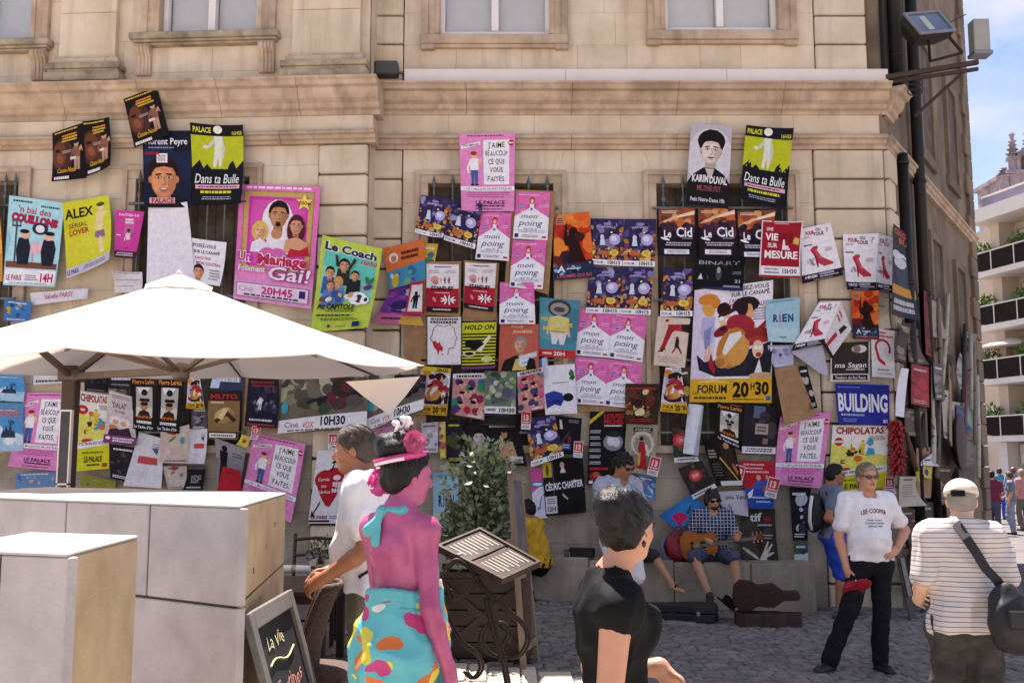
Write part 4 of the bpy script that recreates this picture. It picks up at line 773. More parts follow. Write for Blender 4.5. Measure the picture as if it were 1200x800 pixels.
def D_lerica(A):
 A.rect(0, 0, 1, 1, '#1b1515'); A.text('Pierre Lerica', .5, .9, .085, '#e0853a', wid=.9, bold=.05); A.greek(.5, .96, .95, .99, 1, '#c8702e'); A.rect(.16, .24, .84, .8, '#b9b2a6'); A.rect(.16, .24, .84, .42, '#d8cfc0')
 A.poly([(.2, .8), (.3, .66), (.46, .78), (.6, .7), (.74, .8)], '#efe9ec'); A.ell(.5, .7, .06, .06, '#231a18'); A.ell(.42, .56, .06, .035, '#231a18'); A.ell(.6, .56, .06, .035, '#231a18'); A.ell(.5, .44, .07, .075, '#b87e5a'); A.ell(.5, .49, .075, .035, '#20140f'); A.poly([(.22, .24), (.78, .24), (.7, .34), (.5, .38), (.3, .34)], '#2a1d1a'); A.text('ENFIN', .5, .245, .05, '#d86a1e', wid=.56, bold=.05); A.greek(.16, .12, .86, .18, 1, '#efe8ec', .8); A.text("La Tache d'Or", .5, .06, .05, '#efe8ec', wid=.8, bold=.03); return '#1b1515'
def D_legs(A):
 A.rect(0, 0, 1, 1, '#dcc7b6'); A.poly([(.36, .84), (.62, .84), (.66, .76), (.5, .7), (.3, .36), (.24, .28), (.14, .34), (.22, .46)], '#a8222a'); A.poly([(.3, .85), (.86, .87), (.84, .72), (.6, .73)], '#b52a30'); A.poly([(.74, .86), (1, .88), (1, .7), (.78, .73)], '#2a1a1c'); A.poly([(.1, .3), (.3, .36), (.34, .26), (.32, .38), (.26, .3), (.08, .27)], '#2a1016'); A.ell(.66, .58, .035, .035, '#8a2a2a'); A.poly([(.6, .38), (.74, .38), (.72, .56), (.62, .56)], '#241a1c'); A.poly([(.62, .4), (.52, .27), (.56, .27), (.68, .4), (.82, .27), (.86, .28), (.74, .42)], '#8e2226'); A.ell(.3, .93, .04, .03, '#9a3a2a'); A.greek(.08, .06, .9, .2, 4, '#b89c8e'); return '#dcc7b6'
def D_binary(A):
 A.rect(0, 0, 1, 1, '#111015'); A.text('BINARY', .5, .84, .12, '#b8b4c0', wid=.82, bold=0); A.ell(.5, .5, .1, .2, '#4a464e'); A.ell(.5, .62, .06, .1, '#a8a0a4'); A.ell(.5, .38, .05, .08, '#6a4a46'); A.poly([(.08, .3), (.18, .3), (.14, .5)], '#d8d4dc'); A.ell(.28, .36, .03, .06, '#4a464e'); A.text('21', .88, .3, .1, '#d0ccd4', wid=.1); A.poly([(0, 0), (.5, .1), (1, .12), (1, 0)], '#262c5a'); A.greek(.6, .1, .95, .16, 1, '#b8b4c8', .8); A.greek(.78, .5, .97, .6, 2, '#8a8690'); return '#111015'
def D_psy(A):
 A.rect(0, 0, 1, 1, '#4f8a9c'); A.blobs(.1, .3, .9, .9, 6, ['#5896a8', '#467e92'], .1, .2); A.ell(.5, .84, .2, .15, '#3a3a3c'); A.ell(.5, .83, .16, .11, '#9a9490'); A.ell(.5, .82, .1, .045, '#4a4646'); A.poly([(.28, .4), (.74, .4), (.76, .68), (.5, .72), (.26, .68)], '#d8cfa8'); A.poly([(.3, .4), (.72, .4), (.66, .22), (.54, .22), (.52, .34), (.46, .22), (.34, .22)], '#ded8dc'); A.poly([(.24, .64), (.3, .62), (.24, .38), (.18, .38)], '#d8b4a0'); A.poly([(.74, .64), (.68, .62), (.76, .36), (.82, .36)], '#d8b4a0'); A.greek(.3, .42, .7, .46, 1, '#b04a4a', .5)
 A.text('PSYCHIATRE', .4, .64, .06, '#e2cf2e', wid=.7, bold=.06); A.text('NE VOUS', .56, .565, .06, '#e2cf2e', wid=.6, bold=.06); A.text('RECOMPTE', .42, .49, .06, '#e2cf2e', wid=.64, bold=.06); A.rect(0, 0, 1, .13, '#c22f30'); A.text('20H', .55, .065, .07, '#f2e6e0', wid=.3, bold=.03); A.greek(.1, .04, .38, .09, 1, '#f2d8d0', .7); return '#4f8a9c'
def D_salmon(A):
 A.rect(0, 0, 1, 1, '#c4604c'); A.text('Franck', .45, .95, .05, '#ecd8b0', wid=.3); A.text('JEAN-MARIE', .58, .84, .06, '#ead2a0', wid=.5, bold=.03); A.ell(.54, .62, .15, .12, '#8d8078'); A.face(.53, .54, .16, '#d6a184', '#9a8e88', '#b87c62', mood=0); A.poly([(.06, 0), (.94, 0), (.9, .22), (.66, .32), (.4, .32), (.14, .22)], '#1c1614'); A.poly([(.34, 0), (.7, 0), (.62, .3), (.44, .3)], '#d9b66a'); A.poly([(.42, .24), (.54, .27), (.64, .24), (.64, .3), (.54, .28), (.42, .31)], '#1a1214'); return '#c4604c'
def D_card(A):
 A.greek(.2, .55, .85, .75, 2, '#8aa0c8'); A.greek(.1, .15, .7, .4, 2, '#3a6ab8', .6); return '#e4e8f0'
def D_profile(A):
 A.greek(.06, .93, .96, .98, 1, '#5a4a50', .9); A.greek(.06, .86, .96, .92, 1, '#5a4a50', .9)
 def line(pts):
  for (x0, y0), (x1, y1) in zip(pts, pts[1:]):
   dx, dy = (x1-x0)*A.a, y1-y0; L = math.hypot(dx, dy) or 1; nx, ny = -dy/L*.006/A.a, dx/L*.006; A.poly([(x0+nx, y0+ny), (x1+nx, y1+ny), (x1-nx, y1-ny), (x0-nx, y0-ny)], '#2a2226')
 line([(.5, .8), (.66, .84), (.78, .78), (.82, .66), (.88, .54), (.82, .5), (.83, .4), (.76, .34), (.66, .36), (.6, .2)]); line([(.46, .8), (.3, .83), (.18, .76), (.14, .62), (.08, .54), (.15, .48)])
 A.poly([(.14, .48), (.24, .5), (.3, .44), (.36, .48), (.4, .4), (.46, .36), (.44, .28), (.36, .3), (.32, .2), (.28, .3), (.2, .36)], '#c22c34'); A.ell(.44, .22, .012, .02, '#c22c34'); A.greek(.7, .03, .95, .05, 1, '#b09aa0'); return '#e9e2e6'
def D_tumble(A):
 A.rect(0, 0, 1, 1, '#c98a86'); A.blobs(0, .1, 1, .86, 22, ['#b0283c', '#2f6ab0', '#cf5a7a', '#e0a48a', '#2a8a5a', '#d8b49a', '#8a2a4a', '#4a3a6a'], .05, .12)
 for x, y in ((.3, .74), (.34, .5), (.3, .26), (.7, .3), (.62, .6)): A.ell(x, y, .075, .065, '#e4ac90'); A.ell(x-.04, y+.05, .07, .04, '#1f1414'); A.ell(x+.02, y-.02, .022, .01, '#8a2a2a')
 A.rect(0, .88, 1, 1, '#e8e0e4'); A.greek(.06, .9, .95, .97, 1, '#4a3a44', .8); A.greek(.5, .02, .95, .07, 1, '#f0e8ec', .8); return '#d8c0c0'
def D_garden(A):
 A.rect(0, 0, 1, 1, '#6a7a68'); A.blobs(0, .2, 1, 1, 34, ['#8a9a7a', '#4a5a52', '#b0b49a', '#5c7a4a', '#6a6480', '#c4bca8', '#3c4a40', '#86a060'], .03, .09); A.ell(.72, .5, .12, .12, '#5d5670'); A.ell(.45, .32, .2, .06, '#55606a'); A.ell(.35, .72, .05, .06, '#d6c8b0'); A.rect(0, 0, 1, .17, '#ebe5ea'); A.text('10H30', .72, .085, .095, '#1c161c', wid=.48, bold=.05); A.greek(.06, .05, .4, .12, 1, '#6a5e68', .8); return '#ebe5ea'
def D_bluecoat(A):
 A.poly([(.02, .42), (.3, .48), (.56, .42), (.62, .3), (.5, .16), (.3, .2), (.06, .12), (.04, .26)], '#2f3a96'); A.poly([(.1, .22), (.3, .3), (.5, .3), (.5, .22)], '#232c78'); A.ell(.74, .33, .11, .085, '#17131a'); A.poly([(.86, .9), (.94, .86), (.98, .72), (.9, .66), (.8, .7), (.84, .76), (.78, .8)], '#3a7a44'); A.ell(.92, .73, .04, .04, '#1f5a30'); A.greek(.25, .62, .8, .66, 1, '#b0a8b4', .7); A.greek(.02, .8, .06, .95, 2, '#8a8490'); A.greek(.06, .03, .8, .05, 1, '#c4bcc6'); return '#ebe6ec'
def D_tife(A):
 A.rect(0, 0, 1, 1, '#3a342f'); A.blobs(0, .1, 1, .7, 8, ['#453e38', '#332d2a', '#4c443c'], .1, .2); A.text('tif', .42, .85, .16, '#e8e0e2', wid=.36, bold=.04); A.text('e', .76, .83, .13, '#b82436', wid=.2, bold=.05); A.greek(.45, .67, .92, .71, 1, '#cfc6c8', .8); A.greek(.5, .47, .92, .51, 1, '#b8aeb0', .7); A.greek(.55, .42, .9, .45, 1, '#b8aeb0', .7)
 A.poly([(.02, .26), (.2, .2), (.4, .1), (.5, .02), (.42, .02), (.16, .14), (.02, .22)], '#cfc4ba'); A.poly([(.5, .02), (.6, .16), (.74, .38), (.78, .36), (.7, .2), (.86, .34), (.88, .31), (.74, .14), (.9, .18), (.9, .15), (.7, .06), (.7, 0), (.5, 0)], '#d6cbc2'); return '#3a342f'
def D_redblue(A):
 A.rect(0, .42, 1, 1, '#b9222e'); A.rect(0, 0, 1, .42, '#2c4aa6'); A.greek(.06, .9, .8, .95, 1, '#eac0c0', .6); A.greek(.1, .82, .7, .87, 1, '#eac0c0', .6); A.greek(.1, .74, .9, .8, 1, '#eac0c0', .6); A.poly([(.3, .42), (.8, .42), (.86, .6), (.74, .62), (.62, .56), (.5, .6), (.34, .54)], '#3a5ab0'); A.ell(.5, .65, .055, .06, '#dca07e'); A.poly([(.76, .6), (.84, .6), (.78, .72), (.72, .7)], '#dca07e'); A.ell(.8, .4, .14, .1, '#b8623a'); A.greek(.15, .2, .9, .26, 1, '#c8d0ec', .6); A.greek(.3, .12, .95, .17, 1, '#c8d0ec', .6); A.poly([(.05, .3), (.3, .42), (.2, .24), (.06, .2)], '#e4e4f0'); return '#2c4aa6'
def D_heart(A):
 A.ell(.36, .6, .13, .13, '#b71f30'); A.ell(.66, .62, .13, .14, '#b71f30'); A.poly([(.06, .6), (.2, .42), (.44, .24), (.56, .22), (.74, .36), (.96, .6), (.8, .68), (.2, .66)], '#b71f30'); A.text('Carole', .32, .6, .045, '#f0dce0', wid=.36); A.text('tes', .34, .51, .045, '#f0dce0', wid=.16); A.text('Stéréos', .36, .43, .045, '#f0dce0', wid=.4); A.ell(.74, .62, .05, .035, '#ece6ee')
 for k in range(4): A.rect(.62+k*.08, .5-.012*k, .68+k*.08, .56, '#ece6ee'); A.rect(.6+k*.08, .42, .66+k*.08, .47, '#ece6ee')
 A.poly([(.5, .7), (.62, .82), (.64, .8), (.56, .7)], '#2a1a1c'); A.ell(.68, .84, .06, .02, '#2a2a24', 20); A.poly([(.26, .3), (.1, .14), (.06, .18), (.04, .08), (.16, .09), (.13, .13), (.28, .27)], '#221a20'); A.text('LE PARIS', .3, .085, .045, '#b0243c', wid=.46, bold=.05); A.greek(.56, .06, .95, .11, 2, '#8a7e8a'); A.rect(0, .02, .6, .045, '#231c24'); return '#e9e3ea'
def D_castle(A):
 A.rect(0, 0, 1, 1, '#4d8fc6'); A.rect(0, 0, 1, .35, '#a9cbe0'); A.blobs(0, .2, 1, .45, 10, ['#cfe0ea', '#8ab8d8', '#e0eaf0'], .05, .1); A.poly([(.25, .28), (.75, .28), (.7, .42), (.62, .42), (.58, .62), (.53, .44), (.46, .44), (.42, .54), (.38, .42), (.3, .42)], '#2a3a4c'); A.greek(.1, .82, .8, .86, 1, '#cfe0ee', .6); A.text('ON', .6, .6, .09, '#203a5c', wid=.2); return '#4d8fc6'
def D_castle2(A):
 D_castle(A); A.text('LA BALADE', .45, .86, .08, '#c87a4a', wid=.8, bold=.03); A.text('DES NEIGES', .5, .75, .08, '#c87a4a', wid=.8, bold=.03); return '#4d8fc6'
def D_dalai(A):
 A.rect(0, 0, 1, 1, '#cbbdbb'); A.greek(.1, .88, .9, .95, 2, '#6a5a60'); A.text('"DALAÏ"', .45, .75, .1, '#7a3a44', wid=.6, bold=.03); A.text('le sage', .5, .64, .05, '#6a4a50', wid=.4); A.ell(.35, .45, .1, .09, '#e6d8d4'); A.ell(.62, .42, .1, .1, '#e6d8d4'); A.ell(.35, .42, .05, .05, '#caa08c'); A.ell(.62, .4, .05, .05, '#caa08c'); A.poly([(.1, .12), (.9, .12), (.8, .34), (.5, .28), (.2, .36)], '#3a2438'); A.ell(.25, .32, .06, .04, '#c87a3a'); A.rect(0, 0, 1, .16, '#7a3a6e'); A.ell(.14, .1, .035, .03, '#f0e6ee'); A.greek(.25, .03, .95, .13, 2, '#e4d4e0', .7); return '#cbbdbb'
def D_redblock(A):
 A.greek(.6, .78, .9, .86, 2, '#8a8a9a'); A.poly([(.6, .76), (.84, .78), (.8, .64), (.7, .68)], '#5a5668'); A.rect(.2, .44, .82, .58, '#c84a4c'); A.greek(.1, .2, .6, .3, 3, '#cdc4cc', .4); return '#dcd6de'
def D_muto(A):
 A.rect(0, 0, 1, 1, '#8a6a44'); A.rect(0, .82, 1, 1, '#2a1c16'); A.text('MUTO', .5, .91, .1, '#b02a2c', wid=.86, bold=.06); A.greek(.06, .76, .5, .8, 1, '#e8d8c0', .8); A.ell(.45, .55, .2, .1, '#caa86e', 30); A.ell(.55, .48, .22, .12, '#a8844e', 30); A.poly([(.2, .4), (.6, .6), (.9, .42), (.8, .36), (.58, .5), (.28, .34)], '#3a2a1c'); A.poly([(.3, .46), (.5, .66), (.62, .62), (.44, .4)], '#e0c890'); A.rect(.02, .02, .98, .16, '#2a1e18'); A.rect(.05, .035, .92, .13, '#e8e0da'); A.greek(.1, .05, .85, .11, 1, '#6a5a50', .6); return '#8a6a44'
def D_nightcrowd(A):
 A.rect(0, 0, 1, 1, '#1b1a2c'); A.greek(.08, .9, .95, .95, 1, '#9a3a34', .9); A.greek(.08, .83, .9, .88, 1, '#8a3434', .9); A.blobs(.05, .3, .95, .8, 24, ['#2a2844', '#232038', '#3a3454', '#4a3a4a'], .03, .08)
 for x, y in ((.25, .5), (.6, .48), (.75, .52), (.85, .44), (.35, .36)): A.fig(x, y-.1, .16, '#6a6884', '#3a3850', '#2a2030', '#8a7a84')
 A.fig(.42, .34, .3, '#e4dce4', '#c8c0cc', '#3a2c30', '#d8b8a8'); A.greek(.1, .12, .92, .17, 1, '#d8d0d8', .8); A.greek(.04, .03, .96, .07, 1, '#a84a40', .8); return '#1b1a2c'
def D_stones(A):
 A.rect(0, 0, 1, 1, '#6b6253'); A.blobs(0, .38, .6, 1, 26, ['#8a8068', '#a89a7c', '#5a5244', '#746a58', '#b8ac92', '#4a4438'], .05, .13, 2.2); A.blobs(.5, .4, 1, 1, 20, ['#2a2224', '#4a3a3a', '#6a2a34', '#3a4a3a', '#5a5050', '#1c181a'], .04, .12); A.ell(.72, .8, .2, .2, '#3a2a28'); A.ell(.76, .82, .12, .12, '#5a2c30'); A.poly([(.3, .5), (.55, .6), (.54, .66), (.32, .56)], '#1c2a3a'); A.ell(.06, .44, .06, .11, '#3aa0b0'); A.poly([(0, 0), (1, .06), (1, .34), (.6, .3), (0, .22)], '#ece6ea'); A.text('10H30', .62, .19, .16, '#17121a', wid=.28, bold=.05); A.text('VOX', .34, .13, .11, '#c23c34', wid=.13); A.text('Ciné', .15, .14, .09, '#7a7078', wid=.16); A.greek(.1, .02, .95, .06, 1, '#6a6068', .6); return '#ece6ea'
def D_silh(A):
 A.rect(0, 0, 1, 1, '#8b8389'); A.poly([(0, .6), (1, .8), (1, 1), (0, 1)], '#a39ca2'); A.ell(.3, .84, .06, .07, '#17131a'); A.poly([(.14, .78), (.42, .78), (.4, .5), (.46, .1), (.1, .05), (.16, .5)], '#17131a'); A.greek(.55, .7, .95, .82, 2, '#4a444a'); return '#8b8389'
def D_arabesque(A):
 A.rect(0, 0, 1, 1, '#a59a86'); A.rect(.24, .1, .86, .95, '#8a7d66'); A.ell(.55, .62, .26, .26, '#cfc7b4'); A.ell(.55, .6, .2, .21, '#9a8f80'); A.rect(.24, .86, .84, .94, '#2f2a2c'); A.text('ATALIBOC', .54, .9, .05, '#ded4c4', wid=.5, bold=.03); A.ell(.52, .72, .045, .045, '#241a18'); A.poly([(.4, .12), (.74, .1), (.66, .5), (.6, .66), (.46, .66), (.42, .5), (.48, .4)], '#b0222c'); A.poly([(.42, .18), (.5, .16), (.52, .44), (.44, .4)], '#d8a52e'); A.ell(.72, .5, .035, .13, '#d8d2c8', 20); return '#a59a86'
def D_disc(A):
 A.rect(0, 0, 1, 1, '#2e2724'); A.blobs(.1, .2, .9, .95, 14, ['#3e342e', '#4a4034', '#5a2a24', '#2a3a3a', '#6a5a3a'], .05, .12); A.ell(.5, .62, .19, .19, '#c8323c'); A.ell(.5, .62, .12, .12, '#e0686a'); A.greek(.38, .58, .64, .66, 2, '#f0d8d0', .6); A.rect(0, 0, 1, .14, '#e0dadd'); A.greek(.1, .04, .9, .11, 1, '#5a5056', .6); return '#2e2724'
def D_hook(A):
 A.greek(.15, .9, .7, .95, 1, '#c4444c', .9); A.greek(.3, .83, .95, .88, 1, '#c4444c', .9); t = np.linspace(-.5, PI+.2, 12)
 for a, b in zip(t, t[1:]): A.poly([(.5+.27*math.cos(a), .6+.15*math.sin(a)), (.5+.36*math.cos(a), .6+.2*math.sin(a)), (.5+.36*math.cos(b), .6+.2*math.sin(b)), (.5+.27*math.cos(b), .6+.15*math.sin(b))], '#b92434')
 A.poly([(.14, .6), (.24, .6), (.36, .4), (.6, .3), (.56, .24), (.28, .34)], '#b92434'); A.greek(.25, .14, .85, .18, 1, '#8a8088', .8); A.greek(.25, .06, .9, .1, 1, '#b0a6ae', .6); return '#e2dad8'
def D_sagan(A):
 A.rect(.03, .2, .97, 1, '#3a2c28'); A.ell(.72, .82, .2, .1, '#e0d4d0'); A.ell(.66, .82, .1, .1, '#8a746c'); A.text('ma Sagan', .5, .42, .13, '#eee4e4', wid=.8, slant=.2); A.greek(.35, .28, .9, .33, 1, '#cfc2c0', .8); A.rect(.06, .04, .94, .17, '#1f1816'); A.text('Théâtre du Roi René', .5, .1, .07, '#eee6e4', wid=.78); return '#e0d6d4'
def D_shoesmall(A): return D_shoe(A)
def D_sticker(A):
 A.rect(.06, .3, .94, .96, '#cf3a3c'); A.text('13', .5, .66, .3, '#f0dcd8', wid=.5, bold=.06); A.greek(.1, .34, .9, .46, 1, '#f0dcd8', .6); A.greek(.1, .06, .9, .24, 2, '#8a7e86', .6); return '#e8e0e4'
def D_pinkstrip(A):
 A.rect(0, .45, 1, 1, '#d65a9c'); A.poly([(0, .3), (1, .5), (1, .7), (0, .5)], '#e4dce8'); A.ell(.5, .68, .22, .06, '#3a86b8'); A.ell(.5, .68, .1, .03, '#e8f0f4'); A.greek(.3, .06, .4, .3, 1, '#4a6aa8', .3); A.poly([(.4, .2), (.7, .44), (.74, .42), (.5, .16)], '#5a88b8'); return '#dcd6e4'
def D_pens(A):
 A.rect(0, 0, 1, 1, '#cbb8ae'); A.blobs(0, .3, 1, 1, 12, ['#d8a8b4', '#c8b4a0', '#b8c4a8', '#d8c8b8'], .05, .12); A.poly([(.2, .9), (.5, .8), (.7, .95), (.5, 1)], '#a03a44'); A.ell(.75, .62, .08, .1, '#5a8a9a'); A.ell(.4, .7, .14, .05, '#7a8a4a', 30); A.ell(.25, .3, .1, .08, '#e0c0b8'); A.greek(.1, .04, .9, .1, 1, '#7a6a70', .6); return '#cbb8ae'
def D_isf(A):
 A.rect(0, 0, 1, 1, '#1e1a1e'); A.rect(0, .84, 1, 1, '#5a5458'); A.text('ISF', .55, .45, .3, '#8a8488', wid=.56, bold=.05); A.greek(.1, .06, .9, .16, 1, '#b8b0b4', .7); return '#1e1a1e'
def D_notice(A):
 A.text('NOTICE', .5, .88, .08, '#5a2a24', wid=.4) if 0 else None; A.greek(.2, .86, .85, .92, 1, '#5a2a24', .9); A.greek(.12, .3, .88, .74, 6, '#7a7266', .35); return '#b9ad9c'
def D_blankw(A): return '#e6e0ea'
# ------------------------------------------------------------------ hanging the posters.  quads are TL TR BR BL as seen on the wall
G = 'theatre posters hung on the wall'
def P(label, quad, design, **kw): return poster(label, quad, design, group=G, **kw)
P('black and gold poster with dark face, left half of the tilted pair under the cornice', (61, 156, 98.5, 144, 102, 209, 63.5, 214.6), D_gold, d=0.2)
P('black and gold poster with dark face, right half of the tilted pair under the cornice', (98.5, 144, 127.6, 137, 133, 196, 102, 207), D_gold, d=0.2)
P('dark navy poster with a grinning man and a small white sticker on his forehead', (167, 153, 225, 153, 224, 243, 169, 243), D_peyre, d=0.205)
P('single tilted black and gold poster stuck highest on the left wall', (144.5, 116, 184, 102, 199, 158, 158.6, 174), D_gold, d=0.24)
P('lime and black poster with a white cut-out figure above the umbrella', (225.5, 146, 286, 147.5, 285.5, 241, 225.5, 240), D_bulle, d=0.21)
P('pale blue cartoon poster with two men at a pink table at far left', (11, 229, 75, 238, 67, 337, 4, 334), D_bal, corner=(0, 0, .05, 0))
P('mustard yellow poster with a nude joker figure, its lower edge curling', (73, 238, 128.6, 229, 134, 307, 80, 327), D_alex, d=.12, corner=(0, .04, .12, .02))
P('small magenta poster on the railings beside the blank white sheet', (135, 246, 169, 248, 159.5, 303.5, 135, 301.5), D_faitsdivers)
P('white poster with black capitals half hidden behind the umbrella tip', (226, 279.5, 265.5, 284, 261, 337, 227.5, 330), D_canape_small)
P('blank white sheet hanging on the railings above the umbrella', (174, 243, 221, 237.6, 229, 330, 172, 332), D_blankw, d=.17, corner=(0, .06, 0, 0))
P('large pink wedding cartoon poster with gold picture frame and yellow star', (281, 216, 376, 219, 365, 362.5, 274, 350), D_mariage)
P('lime green cartoon poster with a bent corner on the left quoins', (377.5, 275, 449, 292.5, 434, 385, 365, 389), D_coach, frame=LEFT, d=.13, corner=(0, .03, .16, 0), twist=.02)
P('small pale notice just above the left slope of the umbrella', (134.5, 319, 167.5, 319, 167, 343, 134.5, 343), mk_solid('#d9d0d4', (.08, .6, .9, .64, '#9a8e94'), (.1, .3, .7, .33, '#9a8e94'), (.05, .9, .95, .96, '#b8aeb4')))
P('long white paper strip with red lettering above the umbrella', (36, 343.5, 103, 337.5, 103, 350, 36.5, 358), lambda A: (A.text('Isabelle PARSY', .5, .6, .45, '#b83a5a', wid=.5), '#dcd6e0')[1])
P('blue poster edge peeping over the umbrella at far left', (5, 350, 37, 354, 37, 378, 5, 376), mk_photo('#3f76b0', ['#c89a3a', '#2a4a7a', '#7aa0c8'], n=8))
P('amber poster cut by the left picture edge beside the railings', (-24, 235, 3, 237, 3, 330, -24, 328), mk_photo('#c88a3a', ['#e0a84a', '#8a4a24', '#b86a2a'], n=14), d=.1)
P('topmost pink poster with handwritten white panel, tucked behind the railings', (538, 157, 603.5, 156, 602.5, 248, 541, 248), D_jaime, d=0.175)
P('purple and orange fairy poster, left one of the slanting pair', (494, 228.5, 529, 234, 520, 281.6, 487, 275), D_fairy, d=.14)
P('purple and orange fairy poster, right one of the slanting pair', (529, 234, 566, 241, 556.5, 293, 520, 281.6), D_fairy, d=.14)
P('yellow edged poster sticking out behind the orange folded one', (492, 284, 514, 287, 504, 332, 486, 332), mk_photo('#d8b23a', ['#e8d06a', '#3a6a8a', '#b84a3a', '#4a8a5a'], n=10), d=.1)
P('orange poster with blue cartoon scene curling beside the quoins', (449, 292, 497, 280, 499, 328, 457, 340), lambda A: (A.rect(0, 0, 1, 1, '#e0713a'), A.poly([(0, 0), (1, 0), (1, .5), (0, .42)], '#3f8fb4'), A.blobs(.1, .05, .9, .4, 10, ['#6ab08a', '#e8e0d8', '#3a6a9a', '#d8b23a', '#7a4a9a'], .04, .1), A.ell(.22, .72, .12, .12, '#f0e6e0'), A.ell(.22, .7, .07, .08, '#c4835c'), A.greek(.4, .6, .9, .85, 2, '#4a2416', .6), '#e0713a')[-1], d=.16, corner=(.05, 0, .05, .04))
P('purple folded poster with yellow foot at the bottom of the quoins heap', (458, 338, 478, 330, 497, 382, 439, 379), lambda A: (A.rect(0, 0, 1, 1, '#7a3a9a'), A.blobs(.1, .3, .9, .9, 10, ['#4a3a9a', '#9a4aa8', '#3a2a6a', '#e0dce8'], .05, .12), A.poly([(0, 0), (1, 0), (1, .22), (0, .3)], '#c86a9a'), A.poly([(.5, 0), (1, 0), (1, .2), (.5, .2)], '#d8a44a'), A.greek(.1, .1, .6, .2, 1, '#4a1a4a', .6), '#7a3a9a')[-1], d=.12, corner=(.04, .03, 0, .08))
P('red bordered white poster with a small black couple, in the quoins heap', (482, 332, 497, 330, 496, 369, 474, 369), lambda A: (A.rect(0, 0, 1, 1, '#c2303a'), A.rect(.12, .1, .92, .92, '#e8e2ea'), A.fig(.5, .2, .5, '#1c161a', '#1c161a', '#1c161a', '#1c161a'), '#c2303a')[-1], d=.18)
P('red and white poster on brown cardboard, left one of the two on cards', (499.7, 309, 538, 310, 537, 366.7, 499.7, 365.6), D_standby, card=(496, 307, 540.5, 306, 539.5, 371, 497, 369), d=.15)
P('red and white poster on brown cardboard, right one of the two on cards', (545.4, 308, 582, 310, 578, 366, 544, 361.4), D_standby, card=(543.7, 305, 584.8, 308, 581.4, 373, 542.7, 372), d=.15)
P('pink and white fist poster beside the fairy pair, left of the cardboard column', (564, 248.7, 599.5, 249.8, 596, 306, 557, 304), D_poing, d=.165)
P('pink and white fist poster at the top of the cardboard column', (605.4, 224, 645, 225.3, 641.5, 282, 601, 280), D_poing, card=(600, 222, 651, 224, 643, 345, 591.5, 331), d=.15)
P('pink and white fist poster at the bottom of the cardboard column', (601, 282.7, 640.5, 282.7, 636, 339, 597, 338), D_poing, d=.155)
P('pink and white fist poster hung right above the salmon portrait poster', (586, 330.5, 625.6, 331, 627.3, 380, 585, 380), D_poing, d=.18)
P('white poster with outlined face profile and a red splash', (501, 371, 540.6, 372, 540, 427, 501, 427), D_profile)
P('yellow and black striped poster with bold black title', (541.6, 376.6, 582, 375.5, 580, 432, 541, 432.5), D_holdon, card=(542, 366, 583, 366, 583, 378, 542, 378), d=.14)
P('salmon poster with a man in bow tie', (586, 380, 631.4, 380, 631, 433, 584, 435), D_salmon, d=.16)
P('tiny white card with blue writing pinned over the salmon poster', (608, 417, 629, 412, 630, 425, 609, 430), D_card, d=.185, name='card', cat='card')
P('teal poster with a round headed doll, yellow capitals and red foot', (632.5, 348, 680, 353, 674, 420, 631.4, 417.6), D_psy, d=.14)
P('orange red poster with a dark raging silhouette beside the fairy posters', (649.8, 252, 690, 249.3, 697, 325, 648, 329.5), D_flame, d=.1)
P('purple and orange fairy poster, upper left of the block of four', (692, 256, 731, 256.6, 729, 312, 694, 310), D_fairy, d=.085, flat=True)
P('purple and orange fairy poster, upper right of the block of four', (731.5, 256.6, 769, 256.6, 767, 313, 729.5, 312), D_fairy, d=.085, flat=True)
P('purple and orange fairy poster, lower left of the block of four', (690.6, 312.6, 729, 313, 725.7, 368, 686, 366.7), D_fairy, d=.093, flat=True)
P('purple and orange fairy poster, lower right of the block of four', (729.4, 313, 766, 313.8, 762, 369.5, 726, 368), D_fairy, d=.093, flat=True)
P('lone purple and orange fairy poster directly below the leftmost stormy poster', (777.7, 313.5, 812, 315, 810.7, 371, 773, 371), D_fairy)
P('black poster with stormy orange sky, leftmost of three in a row', (772, 245, 814, 244.5, 814, 302, 772, 300), D_cid)
P('black poster with stormy orange sky, middle of three in a row', (818, 244.5, 860.6, 243.8, 865, 301, 820, 300), D_cid)
P('black poster with stormy orange sky, partly covered by the red poster', (864.5, 247, 907, 247.4, 905, 304, 866, 303.5), D_cid)
P('grey portrait poster of a dark haired man in a black shirt above the railings', (810, 145, 858, 148.5, 853, 245, 803, 240), D_karim, d=0.185)
P('lime and black poster with a white cut-out figure near the right quoins', (874.5, 146.5, 928, 153, 921, 247, 866, 236), D_bulle, d=0.185)
P('wide black poster with thin spaced letters below the stormy posters', (814.5, 301, 872, 303, 870, 342, 812.4, 337), D_binary, d=.165)
P('crimson poster with large white capitals and a white sitting dog', (893, 258, 939, 261, 936.7, 326.7, 889, 324.6), D_mesure, d=.18)
P('white red-shoe poster tilted left, nearest to the crimson poster', (939, 268, 973, 261, 988, 322.5, 939.3, 333), D_shoe, d=.11)
P('white red-shoe poster hanging straight on the right quoins', (988, 274, 1028.6, 274, 1026.5, 340.5, 990, 340.5), D_shoe, d=.105)
P('white red-shoe poster wrapped round the building corner', (1028.6, 274, 1047.7, 278, 1045, 344, 1027, 340.5), D_shoe, d=.105, corner=(0, 0, 0, 0), bow=-.01)
P('small orange red poster with dark silhouette below the shoe posters', (996.7, 341.6, 1027, 341.6, 1029.6, 398, 1000, 397), D_flame, d=.1)
P('plain light blue poster with a short bold title on the right quoins', (897, 352, 936, 348, 937.6, 401, 898, 401), D_rien, d=.16)
